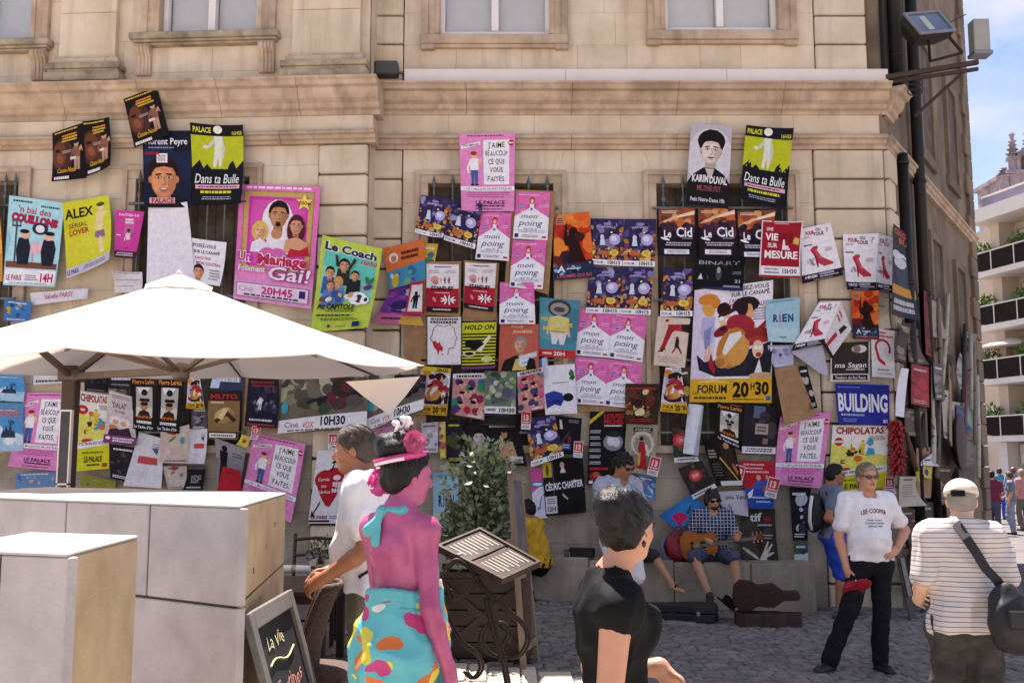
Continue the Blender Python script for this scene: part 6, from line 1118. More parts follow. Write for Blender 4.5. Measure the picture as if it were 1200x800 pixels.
def arm_sdf(sd, J, h, e=0., S=1., a=0., b=1., fem=False, k=.03):
 g = (.86 if fem == 's' else .97) if fem else 1.; sh, el, wr = J['sh'+h], J['el'+h], J['wr'+h]
 r0, r1, r2 = .054*S*g, .041*S*g, .028*S*g
 if b > 0: t = min(b, 1); sd.cone(sh, sh+(el-sh)*t, r0+e, r0+(r1-r0)*t+e, k)
 if b > 1: t = b-1; m = el+(wr-el)*min(.3, t); sd.cone(el, m, r1+e, r1*1.03+e, .015); sd.cone(m, el+(wr-el)*t, r1*1.03+e, (r1+(r2-r1)*t)+e, .015)
def leg_sdf(sd, J, h, e=0., S=1., b=2., fem=False, flare=0.):
 hp, kn, an = J['hip'+h], J['kn'+h], J['an'+h]; r0, r1, r2 = .086*S, .056*S, .04*S; t = min(b, 1)
 sd.cone(hp, hp+(kn-hp)*t, r0+e, r0+(r1-r0)*t+e, .03)
 if b > 1:
  t = b-1; m = kn+(an-kn)*.3; back = -np.cross(np.cross(V(0, 1, 0), an-kn), an-kn); bl = np.linalg.norm(back); off = V(0, -.015*S, 0)
  sd.cone(kn, m+off if t > .3 else kn+(an-kn)*t, r1+e, .056*S+e, .02)
  if t > .3: sd.cone(m+off, kn+(an-kn)*t, .056*S+e, .056*S+(r2-.056*S)*(t-.3)/.7+e+flare, .02)
def shoe(P_, an, fwd, S, m, h=.008, low=True, parent=None):
 sd = SDF(); f = np.array(fwd, float); f /= np.linalg.norm(f); g = V(an[0], an[1], an[2]-.085*S)
 sd.cone(g+V(0, 0, .04*S)-f*.035*S, g+V(0, 0, .035*S)+f*.15*S, .045*S, .04*S, .02); sd.cone(g+V(0, 0, .05*S), g+V(0, 0, .095*S)+f*.01, .045*S, .045*S, .02); sd.ell(g+f*.17*S+V(0, 0, .03*S), V(.045, .05, .032)*S, .02)
 sd.cut(g+V(0, 0, .003), (0, 0, -1)); o = sd.mesh('shoe', h, m, P_); so = SDF(); so.cone(g+V(0, 0, .018)-f*.035*S, g+V(0, 0, .018)+f*.165*S, .05*S, .046*S, .02); so.cut(g+V(0, 0, .0), (0, 0, -1)); so.cut(g+V(0, 0, .022), (0, 0, 1)); so.mesh('sole', h, mat('shoe_sole', '#2c2826', .8), o, smooth=0)
 return o
def cap_hair(P_, J, hr, S, m, line=(0, .04, .045), nrm=(0, .8, -.6), grow=.012, nape=-.085, h=.007, extra=None, disp=.004):
 sd = SDF(); M = np.eye(4); M[:3, :3] = hr; M[:3, 3] = J['head']; sd.M = M; e = S; g = grow
 sd.ell((0, -.012*e, .032*e), V(.075+g, .095+g, .088+g)*e, .02); sd.ell((0, -.045*e, -.02*e), V(.07+g, .055+g, .07)*e, .03)
 if extra: extra(sd, e)
 sd.cut(V(*line)*e, nrm); sd.cut(V(0, 0, nape)*e, (0, .5, -1)); return sd.mesh('hair', h, m, P_, disp=disp, dfreq=(60, 140))
def strands(P_, J, hr, S, m, n, g, knot, seed=1, r=.0022):
 rs = np.random.RandomState(seed); mb = MB(); kn = np.array(knot, float); kn /= np.linalg.norm(kn); rad = V(.075+g, .095+g, .088+g)*S; c = V(0, -.012, .032)*S
 for i in range(n):
  d = rs.normal(size=3); d /= np.linalg.norm(d)
  if d[1] > .3 or d[2] < -.55: continue
  T = rs.uniform(.5, 1.); P = []
  for t in np.linspace(0, T, 6):
   q = d*(1-t)+kn*t; q /= np.linalg.norm(q)+1e-6; P.append(Vector(J['head']+hr @ (c+q*rad*(1.0+.02*rs.rand()))))
  mb.tube(P, [r*.6, r, r, r, r*.8, r*.4], 5)
 o = mb.build('hair_strands', m, P_, smooth=True); o['kind'] = 'stuff'; return o
def sunglasses(P_, J, hr, S, col='#0c0a0a'):
 mb = MB(); T = lambda x, y, z: Vector(J['head']+hr @ (V(x, y, z)*S)); M3 = Matrix(hr.tolist())
 for k in (1, -1):
  n = 10; pts = [(k*(.034)+.029*math.cos(t)*1., .012+.019*math.sin(t)*(1.1 if math.sin(t) < 0 else .85)) for t in np.linspace(0, 2*PI, n, endpoint=False)]
  mb.prism(pts, lambda a, b, d: T(a, d-(abs(a)*.25), b), .098, .103); mb.bar(T(.068*k, .082, .02), T(.078*k, -.005, .015), .006, .008)
 mb.bar(T(-.012, .1, .018), T(.012, .1, .018), .005, .005); return mb.build('sunglasses', mat('sunglasses'+col, col, .15, .0), P_)
def eyes(P_, J, hr, S, brow='#2a1a12'):
 for k in (1, -1):
  c = J['head']+hr @ (V(.031*k, .077, .01)*S); o = MB(); o.lathe([(.0005, -.011*S), (.008*S, -.008*S), (.0112*S, 0), (.008*S, .008*S), (.0005, .011*S)], c, 10).build('eye', mat('eye_white', '#d8d0cc', .3, .05), P_, smooth=True)
  c = J['head']+hr @ (V(.031*k, .0865, .01)*S); MB().lathe([(.0003, -.004), (.0042*S, -.002), (.0042*S, .002), (.0003, .004)], c, 8).build('iris', mat('dark_iris', '#1c120e', .3, .05), P_)
  c = [Vector(J['head']+hr @ (V(x*k, .094-.3*abs(x-.03), .03)*S)) for x in (.014, .03, .048)]; MB().tube(c, .0035*S, 6).build('eyebrow', mat('brow'+brow, brow, .8), P_)
def skin(name, c, rough=.5): return mat(name, c, rough, .06, 14, sss=.12, bump=.08, bscale=120)
def place(lab, x, y, heading, group=None, z=None):
 """heading in degrees clockwise from straight away"""
 return empty('person', (x, y, ground_z(x) if z is None else z), lab, 'person', group, rz=-R(heading))
def cloth_text(parent, target, lines, up=1.0):
 """letters laid on the front of a garment: (text, x, z, height, width, colour, arc)"""
 tb = BVHTree.FromPolygons([v.co for v in target.data.vertices], [p.vertices[:] for p in target.data.polygons])
 for t, x, z, h, w_, col, arc in lines:
  v, f = glyphs(t, .03); v = v.copy(); W = v[:, 0].max(); v[:, 0] = (v[:, 0]-W/2)*w_/W; v[:, 1] = (v[:, 1]-.5)*h
  v[:, 1] += arc*(1-(2*v[:, 0]/w_)**2); pts = []
  for a, b in v:
   q = tb.ray_cast(Vector((x-a, 2, z+b)), Vector((0, -1, 0)))[0]; pts.append((x-a, (q.y if q else .15)+.004, z+b))
  MB().add(pts, f).build('print', mat('shirt_print'+col, col, .7, .05), parent)
# ------------------------------------------------------------------ the people
SK_FAIR = skin('fair_skin', '#c98f72'); SK_TAN = skin('tanned_skin', '#a56b4c'); SK_PALE = skin('pale_skin', '#d6a88c'); SK_PINK = mat('pink_body_paint', '#c05c88', .35, .1, 5, col2='#9a3c68', sss=.1, bump=.12, bscale=60)
H_BLACK = mat('black_hair', '#0b0807', .5, .3, 60, col2='#1a1310', stretch=(1, 1, .25), bump=.35, bscale=110, spec=.3); H_GREY = mat('grey_brown_hair', '#3d3028', .6, .3, 40, col2='#57493d', bump=.5, bscale=110); H_BROWN = mat('dark_brown_hair', '#2a1a12', .4, .3, 60, bump=.5, bscale=100); H_SAND = mat('sandy_grey_hair', '#7a6552', .55, .3, 70, col2='#a89a88', bump=.5, bscale=110)
C_WHITE = mat('white_cotton', '#e6e2e4', .85, .04, 9, sheen=.2); C_BLACK = mat('black_fabric', '#0d0c0f', .8, .15, 9, spec=.2); C_DENIM = mat('dark_denim', '#1b1a21', .9, .2, 30, col2='#101016', spec=.2); C_KHAKI = mat('grey_khaki_cotton', '#6b6355', .85, .15, 9); C_BLUE = mat('royal_blue_cotton', '#1f45b8', .75, .12, 8); C_GREYT = mat('blue_grey_shirt', '#6f7688', .85, .1, 9); C_LBLUE = mat('pale_blue_shirt', '#a6aabd', .85, .1, 9); C_YEL = mat('yellow_cotton', '#d3a21f', .8, .1, 9); C_DKTR = mat('charcoal_trousers', '#2c2b2d', .85, .15, 9); C_SHORT = mat('blue_grey_shorts', '#454a62', .85, .15, 9)
S_DARK = mat('dark_shoe_leather', '#221b1a', .5, .15, 12); S_GREY = mat('grey_trainer', '#4a4c52', .7, .15, 12); S_NAVY = mat('navy_trainer', '#20243c', .6, .1, 12)
def stripes(name, c, c2, freq, axis='Z', lo=.72, hi=.78):
 m = bpy.data.materials.new(name); m.use_nodes = True; n = m.node_tree.nodes; l = m.node_tree.links; b = n['Principled BSDF']
 t = n.new('ShaderNodeTexCoord'); x = n.new('ShaderNodeSeparateXYZ'); mu = n.new('ShaderNodeMath'); mu.operation = 'MULTIPLY'; mu.inputs[1].default_value = freq; fr_ = n.new('ShaderNodeMath'); fr_.operation = 'FRACT'
 r = n.new('ShaderNodeValToRGB'); e = r.color_ramp.elements; e[0].position = lo-.05; e[0].color = srgb(c); e[1].position = lo; e[1].color = srgb(c2); k = e.new(hi+.16); k.color = srgb(c2); k = e.new(min(hi+.21, .999)); k.color = srgb(c)
 l.new(t.outputs['Object'], x.inputs[0]); l.new(x.outputs[axis], mu.inputs[0]); l.new(mu.outputs[0], fr_.inputs[0]); l.new(fr_.outputs[0], r.inputs[0]); l.new(r.outputs[0], b.inputs['Base Color']); b.inputs['Roughness'].default_value = .85
 return m
C_STRIPE = stripes('thin_striped_knit', '#c9bfbc', '#857872', 38, lo=.66, hi=.66)
def checks():
 m = bpy.data.materials.new('navy_check_cotton'); m.use_nodes = True; n = m.node_tree.nodes; l = m.node_tree.links; b = n['Principled BSDF']
 t = n.new('ShaderNodeTexCoord'); br = n.new('ShaderNodeTexBrick'); mp_ = n.new('ShaderNodeMapping'); mp_.inputs['Rotation'].default_value = (PI/2, 0, 0); br.inputs['Scale'].default_value = 14; br.offset = 0
 br.inputs['Color1'].default_value = srgb('#2a3350'); br.inputs['Color2'].default_value = srgb('#1c2238'); br.inputs['Mortar'].default_value = srgb('#b9bccb'); br.inputs['Mortar Size'].default_value = .05; br.inputs['Brick Width'].default_value = .6; br.inputs['Row Height'].default_value = .6
 l.new(t.outputs['Object'], mp_.inputs[0]); l.new(mp_.outputs[0], br.inputs[0]); l.new(br.outputs[0], b.inputs['Base Color']); b.inputs['Roughness'].default_value = .85; return m
C_CHECK = checks()
def sarong_mat():
 m = bpy.data.materials.new('flowered_turquoise_wrap'); m.use_nodes = True; n = m.node_tree.nodes; l = m.node_tree.links; b = n['Principled BSDF']
 t = n.new('ShaderNodeTexCoord'); v = n.new('ShaderNodeTexVoronoi'); v.inputs['Scale'].default_value = 14; v2 = n.new('ShaderNodeTexNoise'); v2.inputs['Scale'].default_value = 5
 ad = n.new('ShaderNodeMixRGB'); ad.inputs[0].default_value = .2; l.new(t.outputs['Object'], v2.inputs[0]); l.new(t.outputs['Object'], ad.inputs[1]); l.new(v2.outputs['Color'], ad.inputs[2]); l.new(ad.outputs[0], v.inputs['Vector'])
 r = n.new('ShaderNodeValToRGB'); r.color_ramp.interpolation = 'CONSTANT'; e = r.color_ramp.elements; e[0].position = 0; e[0].color = (1, 1, 1, 1); e[1].position = .5; e[1].color = (0, 0, 0, 1)
 r2 = n.new('ShaderNodeValToRGB'); r2.color_ramp.interpolation = 'CONSTANT'; e = r2.color_ramp.elements; e[0].color = srgb('#e8d24a'); e[1].position = .3; e[1].color = srgb('#e6ddc8')
 for p, c_ in ((.45, '#e2cf3e'), (.66, '#d9732c'), (.82, '#c43f7c')): k = e.new(p); k.color = srgb(c_)
 mi = n.new('ShaderNodeMixRGB'); mi.inputs[1].default_value = srgb('#5cb6bd'); sx = n.new('ShaderNodeSeparateXYZ')
 l.new(v.outputs['Distance'], r.inputs[0]); l.new(v.outputs['Color'], sx.inputs[0]); l.new(sx.outputs[0], r2.inputs[0]); l.new(r.outputs[0], mi.inputs[0]); l.new(r2.outputs[0], mi.inputs[2]); l.new(mi.outputs[0], b.inputs['Base Color']); b.inputs['Roughness'].default_value = .6; return m
def std_body(P_, J, S, sk, hr, hands, h=.009, fem=False, w=1., belly=0., fwd=(0, 1, 0), hs=1.):
 sd = SDF(); torso_sdf(sd, J, 0, w, belly, fwd, S=S, fem=fem)
 for k in 'LR':
  arm_sdf(sd, J, k, 0, S, b=2, fem=fem); leg_sdf(sd, J, k, 0, S, 2, fem)
  an = J['an'+k]; f = hands.get('foot'+k, V(0, 1, 0)); f = np.array(f, float); sd.cone(an-V(0, 0, .04)*S, an+f*.15*S-V(0, 0, .06)*S, .034*S, .026*S, .02)
  d, nr, cu = hands[k]; hand_sdf(sd, J['wr'+k], d, nr, cu, {'R': -1, 'L': 1}[k]*hands.get('flip'+k, 1), S*(.94 if fem else 1.02))
 head_sdf(sd, J, hr, S*hs); return sd.mesh('body', h, sk, P_)
def tee(P_, J, S, m, sleeve=.55, hem=.9, e=.014, h=.01, w=1., belly=0., fwd=(0, 1, 0), name='shirt', disp=.006, fem=False, seed=1, collar=True, hemn=(0, 0, -1)):
 sd = SDF(); torso_sdf(sd, J, e, w, belly, fwd, S=S, fem=fem)
 for k in 'LR': arm_sdf(sd, J, k, e+.008, S, b=sleeve, fem=fem)
 for k in 'LR':
  if sleeve <= 1: d = J['el'+k]-J['sh'+k]
  else: d = J['wr'+k]-J['el'+k]
 sd.cut((0, 0, hem), hemn); nk = J['neck']; sd.sub(nk+V(0, .012, .035)*S, V(.07, .075, .05)*S); sd.sub(nk+V(0, .06, .0)*S, V(.06, .06, .045)*S); sd.cut(nk+V(0, 0, .045)*S, (0, 0, 1)); return sd.mesh(name, h, m, P_, disp=disp, seed=seed)
def pants(P_, J, S, m, b=1.9, e=.016, h=.01, top=None, name='trousers', disp=.006, flare=.0, seed=2, w=1., belly=0., fwd=(0, 1, 0)):
 sd = SDF(); torso_sdf(sd, J, e*.7, w, belly, fwd, upper=False, S=S)
 for k in 'LR': leg_sdf(sd, J, k, e, S, b, flare=flare)
 if top is not None: sd.cut((0, 0, top), (0, 0, 1))
 return sd.mesh(name, h, m, P_, disp=disp, seed=seed)
DOWN = (0, .12, -1)
def man_tshirt():
 S = 1.035; P_ = place('man in white printed T-shirt and sunglasses, one hand on hip, holding a red cap', 3.18, 9.1, 178)
 J = joints(S, pelvis=(-.0, 0, .95), hipR=(.088, .01, .92), hipL=(-.088, 0, .92), knR=(.22, .06, .52), anR=(.40, .04, .095), knL=(-.07, .03, .5), anL=(-.06, -.02, .085), elR=(.25, -.04, 1.13), wrR=(.22, .04, .87), elL=(-.36, -.1, 1.17), wrL=(-.2, .1, 1.03), head=(0, .02, 1.63))
 hr = rotm(6, -2); std_body(P_, J, S, SK_FAIR, hr, {'R': ((-.1, .1, -1), (.9, .2, 0), 32), 'L': ((.75, .45, -.35), (-.3, .8, .5), 22), 'footR': (.75, .65, 0), 'footL': (-.1, 1, 0)}, .008, w=1.04, belly=.06)
 t = tee(P_, J, S, C_WHITE, .66, .93*S, w=1.05, belly=.1, e=.022, seed=4, disp=.009)
 cloth_text(P_, t, [('LEE COOPER', 0, 1.335*S, .038, .22, '#7c2038', .02), ('CHE TOILE', 0, 1.275*S, .013, .13, '#4a4450', 0), ('AUTHENTIC BRAND', 0, 1.25*S, .013, .16, '#4a4450', 0), ('SINCE 1908', 0, 1.225*S, .013, .12, '#4a4450', 0)])
 sd = SDF(); nk = J['neck']
 pts = [Vector((.074*S*math.cos(a), .012+.074*S*math.sin(a), nk[2]-.004*S-.03*S*math.sin(a))) for a in np.linspace(0, 2*PI, 21)]
 MB().tube(pts, .0075, 6, cap=False).build('collar', mat('navy_collar', '#2a2a40', .8), t, smooth=True)
 pants(P_, J, S, C_DENIM, 1.97, e=.02, top=.99*S, flare=.012); MB().tube([Vector((.125*S*1.15*math.cos(a), .1*S*math.sin(a), .965*S)) for a in np.linspace(0, 2*PI, 21)], .018, 6, cap=False).build('belt', S_DARK, P_, smooth=True)
 shoe(P_, J['anR'], (.75, .65, 0), S, S_DARK); shoe(P_, J['anL'], (-.1, 1, 0), S, S_DARK)
 cap_hair(P_, J, hr, S, H_SAND, grow=.012, line=(0, .055, .05), nrm=(0, .7, -.7)); sunglasses(P_, J, hr, S); strands(P_, J, hr, S, mat('sandy_hair_sheen', '#8c7862', .5, .2), 400, .0135, (0, .5, .9), 9, .002); sd = SDF(); M = np.eye(4); M[:3, :3] = hr; M[:3, 3] = J['head']; sd.M = M; sd.ell((0, .089*S, -.054*S), V(.024, .01, .0075)*S, .004); sd.mesh('lips', .004, mat('lip_tone', '#8e5044', .5, .1), P_)
 w_ = J['wrL']; MB().lathe([(.031, -.012), (.034, 0), (.031, .012)], Vector(w_), 12, Vector((.75, .45, -.35)).to_track_quat('Z', 'Y').to_matrix()).build('wristwatch', mat('steel_watch', '#8a8a8e', .3, .1, metal=.8), P_, smooth=True)
 hw = P_.matrix_basis @ Vector(J['wrR']+V(-.03, .05, -.19)); c = empty('baseball_cap', hw, 'crimson baseball cap with white front panel held beside a thigh', 'cap')
 sd = SDF(); sd.ell((0, 0, 0), (.085, .1, .085)); sd.cut((0, 0, -.02), (0, 0, -1)); k = sd.mesh('crown', .007, mat('crimson_cap_cloth', '#a3142c', .8, .1), c); sd = SDF(); sd.ell((0, -.13, -.015), (.075, .085, .012)); sd.mesh('peak', .007, mat('crimson_cap_cloth', '#a3142c'), c)
 MB().add([(-.04, -.088, .005), (.04, -.088, .005), (.03, -.075, .062), (-.03, -.075, .062), (-.04, -.096, .005), (.04, -.096, .005), (.03, -.083, .064), (-.03, -.083, .064)], [(0, 1, 2, 3), (4, 5, 6, 7), (0, 1, 5, 4), (2, 3, 7, 6)]).build('front_panel', C_WHITE, c); c.rotation_euler = (R(-38), R(22), R(14))
man_tshirt()
def man_old():
 S = .985; P_ = place('elderly man from behind in striped polo and pale cap with a black shoulder bag', 2.53, 5.75, 6)
 J = joints(S, chest=(0, .015, 1.29), neck=(.01, .02, 1.47), head=(.03, .06, 1.605), elR=(.225, -.03, 1.14), wrR=(.27, .06, .91), elL=(-.235, -.02, 1.14), wrL=(-.2, .2, 1.03), knR=(.11, .03, .5), knL=(-.1, .06, .5), anL=(-.11, .03, .085), anR=(.12, -.1, .09), shR=(.162, -.01, 1.4), shL=(-.162, -.01, 1.41))
 hr = rotm(-16, -10); std_body(P_, J, S, SK_PALE, hr, {'R': ((.1, .35, -1), (1, 0, .1), 25), 'L': ((.3, .8, -.1), (-.8, .2, .3), 25)}, .008, w=.9, belly=.07)
 tee(P_, J, S, C_STRIPE, .8, .89*S, e=.026, w=.98, belly=.16, seed=8, disp=.012); pants(P_, J, S, mat('faded_grey_trousers', '#4a4744', .9, .2, 9, col2='#2e2c2b', spec=.2), 1.98, e=.03, w=.9, belly=.08, top=.98*S, disp=.012, flare=.02)
 nk = J['neck']; MB().tube([Vector((nk[0]+.082*S*math.cos(a), nk[1]+.012+.082*S*math.sin(a), nk[2]+.012-.02*math.sin(a))) for a in np.linspace(0, 2*PI, 21)], .014, 8, cap=False).build('collar', C_STRIPE, P_, smooth=True)
 cap_hair(P_, J, hr, S, mat('white_hair', '#8f857a', .7, .1), grow=.003, line=(0, .02, .0), nape=-.03)
 sd = SDF(); M = np.eye(4); M[:3, :3] = hr; M[:3, 3] = J['head']; sd.M = M; sd.ell((0, -.01, .045), (.093, .112, .085)); sd.cut((0, 0, .03), (0, -.1, -1)); c = sd.mesh('cap', .007, mat('pale_beige_cap', '#d2c8b8', .85, .06), P_, disp=.002); sd = SDF(); sd.M = M; sd.ell((0, .13, .025), (.07, .07, .01)); sd.mesh('cap_peak', .007, mat('pale_beige_cap', '#d5cbbd'), c)
 MB().obox(J['head']+hr @ V(-.02, -.114, .032), (.075, .02, .036), Matrix(hr.tolist())).build('cap_opening', C_DENIM, c, bevel=.006)
 for k in 'LR': shoe(P_, J['an'+k], (0.1, 1, 0), S, S_DARK)
 MB().lathe([(.03, -.008), (.032, 0), (.03, .008)], Vector(J['wrR']), 12).build('wristwatch', mat('gold_watch', '#a88a4a', .3, .1, metal=.8), P_, smooth=True)
 b = empty('shoulder_bag', P_.matrix_basis @ Vector((.15, -.22, .97)), 'bulky black shoulder bag at the hip of the elderly man', 'bag', rz=P_.rotation_euler.z)
 sd = SDF(); sd.ell((0, 0, .02), (.11, .08, .17)); sd.ell((.03, -.02, -.06), (.12, .09, .12), .05); sd.ell((-.02, -.05, .0), (.09, .06, .1), .04); k = sd.mesh('bag_body', .01, mat('black_nylon', '#17161a', .6, .15), b, disp=.008)
 MB().box(-.05, .07, -.152, -.135, -.03, .07).build('pocket', mat('black_nylon', '#17161a'), b, bevel=.01); MB().lathe([(.002, -.004), (.012, -.002), (.012, .002), (.002, .004)], (.05, -.145, -.06), 10, Matrix.Rotation(PI/2, 3, 'X')).build('buckle', mat('steel_buckle', '#9a9a9a', .3, .1, metal=.8), b)
 pts = [(-.24, .31, .42), (-.22, .27, .5), (-.2, .15, .5), (-.17, .075, .42), (-.13, .045, .34), (-.09, .035, .26), (-.04, .02, .2), (.0, .03, .14)]
 a = []; 
 for i, (x, y, z) in enumerate(pts): X = x; a += [(X-.022, y-.0, z-.01), (X+.022, y-.0, z+.014), (X+.022, y+.008, z+.014), (X-.022, y+.008, z-.01)]
 f = []
 for i in range(len(pts)-1):
  for k in range(4): f.append((i*4+k, i*4+(k+1) % 4, i*4+4+(k+1) % 4, i*4+4+k))
 MB().add(a, f).build('strap', mat('black_webbing', '#1d1b22', .7, .1), b)
man_old()
def woman_pink():
 S = .985; P_ = place('woman with pink painted skin from behind in a flowered turquoise wrap and pink hat', -.43, 3.9, 33)
 J = joints(S, shR=(.128, -.0, 1.40), shL=(-.128, .0, 1.40), elR=(.175, -.03, 1.12), wrR=(.2, .06, .88), elL=(-.16, .08, 1.12), wrL=(-.1, .26, 1.0), hipR=(.066, 0, .92), hipL=(-.066, 0, .92), neck=(0, -.01, 1.46), head=(.01, .04, 1.605), nr=.84/S)
 hr = rotm(-26, -8); std_body(P_, J, S, SK_PINK, hr, {'R': ((.05, .3, -1), (1, .1, 0), 18), 'L': ((.7, .5, .0), (0, .7, .5), 30)}, .0065, fem='s', w=.8, hs=.93)
 sd = SDF(); sd.cone(V(0, .004, 1.2)*S, V(0, 0, 1.08)*S, .122, .118, .04, V(0, 1, 0), .84); sd.cone(V(0, 0, 1.1)*S, V(0, -.012, .92)*S, .118, .172, .05, V(0, 1, 0), .9); sd.cone(V(0, -.012, .92)*S, V(0, 0, .5)*S,  .172, .16, .05, V(0, 1, 0), .92); sd.cone(V(0, 0, .55)*S, V(0, -.02, .1)*S, .16, .18, .05, V(0, 1, 0), .88); sd.cut(V(0, 0, 1.175)*S, (0, .0, 1)); sd.cut((0, 0, .08), (0, 0, -1)); wr = sd.mesh('wrap_dress', .008, sarong_mat(), P_, disp=.011, dfreq=(26, 60), seed=12)
 tq = mat('turquoise_cloth', '#57b4bb', .65, .1, 12, sheen=.2); sd = SDF()
 for z, r in ((1.165, .0), (1.14, .006), (1.1, .004)):
  pts = [V(.128*S*math.cos(a)*(1+r), .106*S*math.sin(a)+.008, z*S+.012*math.sin(a*2+z*9)) for a in np.linspace(0, 2*PI, 22)]
  for p, q in zip(pts, pts[1:]): sd.cone(p, q, .013, .013, .01)
 sd.mesh('folded_edge', .006, tq, wr, disp=.002)
 sd = SDF(); sd.cone((.135, .08, 1.2*S), (.16, .1, .72*S), .016, .05, .03, V(1, 0, 0), .4); sd.cone((.16, .1, .72*S), (.16, .09, .5*S), .05, .035, .03, V(1, 0, 0), .4); sd.mesh('hanging_end', .008, sarong_mat(), wr, disp=.006)
 nk = J['neck']; sd = SDF(); sd.cone(nk+V(-.05, -.045, .015), nk+V(.05, -.045, .015), .016, .016, .01); sd.cone(nk+V(-.055, -.03, .02), nk+V(-.085, .09, -.12), .016, .022, .02); sd.cone(nk+V(.055, -.03, .02), nk+V(.085, .09, -.12), .016, .022, .02); sd.cone(nk+V(-.085, .09, -.12), V(-.06, .13, 1.2)*S, .022, .03, .02); sd.cone(nk+V(.085, .09, -.12), V(.06, .13, 1.2)*S, .022, .03, .02)
 sd.ell(nk+V(-.03, -.068, .012), (.024, .018, .024), .01); sd.cone(nk+V(-.03, -.07, .0), nk+V(-.075, -.088, -.06), .013, .026, .012, V(0, 1, 0), .5); sd.cone(nk+V(-.035, -.07, .0), nk+V(-.03, -.09, -.1), .012, .024, .012, V(0, 1, 0), .5); sd.mesh('neck_tie', .006, tq, P_, disp=.003)
 cap_hair(P_, J, hr, S*.93, H_BLACK, grow=.016, nape=-.1, line=(0, .035, .04), h=.006)
 strands(P_, J, hr, S, mat('black_hair_sheen', '#1c1512', .35, .2), 380, .01, (0, -.3, .9), 5)
 hat = empty('party_hat', P_.matrix_basis @ Vector(J['head']), 'small pink brimmed hat with pompon, ruffle and white loops on piled black hair', 'hat', rz=P_.rotation_euler.z); M3 = Matrix(hr.tolist()) @ Matrix.Rotation(R(16), 3, 'X') @ Matrix.Rotation(R(-7), 3, 'Y')
 hp = mat('hot_pink_satin', '#cf3f86', .45, .12, 20); up = M3 @ Vector((0, -.02, .058))
 n = 28; prof = []
 MB().lathe([(.065, .004), (.085, -.002), (.102, .008), (.108, .024), (.1, .018), (.085, .01), (.065, .014)], up, 28, M3).build('brim', hp, hat, smooth=True)
 sd = SDF(); MM = np.eye(4); MM[:3, :3] = np.array(M3); MM[:3, 3] = np.array(up); sd.M = MM; sd.ell((0, -.005, .05), (.096, .09, .066)); sd.ell((-.03, -.03, .085), (.06, .05, .035), .03); sd.ell((.03, .0, .09), (.05, .045, .03), .02); sd.mesh('hair_roll', .007, H_BLACK, hat, disp=.004, dfreq=(60, 120))
 rs = random.Random(4)
 def ruffle(c, r, m, nm, n=90):
  mb = MB()
  for i in range(n):
   d = Vector((rs.gauss(0, 1), rs.gauss(0, 1), rs.gauss(0, 1))).normalized(); t = d.orthogonal().normalized(); b_ = d.cross(t); p = c+d*r*.75; q = c+d*r; w_ = r*.3
   mb.add([p-t*w_*.4, p+t*w_*.4, q+t*w_+b_*w_*.4, q+d*r*.12, q-t*w_-b_*w_*.4], [(0, 1, 2, 3), (0, 3, 4)])
  mb.lathe([(.001, -r*.78), (r*.55, -r*.55), (r*.78, 0), (r*.55, r*.55), (.001, r*.78)], c, 12); return mb.build(nm, m, hat)
 ruffle(up+M3 @ Vector((.1, .02, .06)), .042, mat('pink_pompon_wool', '#dd6f9c', .9, .2, 60), 'pompon', 160)
 ruffle(up+M3 @ Vector((-.105, -.05, -.06)), .052, mat('pink_tulle', '#e85fa6', .7, .15, 30), 'ruffle'); ruffle(up+M3 @ Vector((-.12, -.01, -.03)), .03, mat('pink_tulle', '#e85fa6'), 'ruffle', 60)
 for k, (x, y) in enumerate(((.03, -.02), (.055, .02), (.0, .03))):
  pts = [up+M3 @ Vector((x+.03*math.sin(t*1.2), y+.01*t/3, .115+.04*math.sin(t/2)+.008*k)) for t in np.linspace(0, 5.6, 14)]; MB().tube(pts, .0075, 8).build('white_loop', mat('white_chenille', '#ece6ea', .9, .05), hat, smooth=True)
 MB().tube([up+M3 @ Vector((.102*math.cos(a), .098*math.sin(a), .006)) for a in np.linspace(PI*.9, PI*1.9, 14)], .007, 8).build('white_cord', mat('white_chenille', '#ece6ea'), hat, smooth=True)
woman_pink()
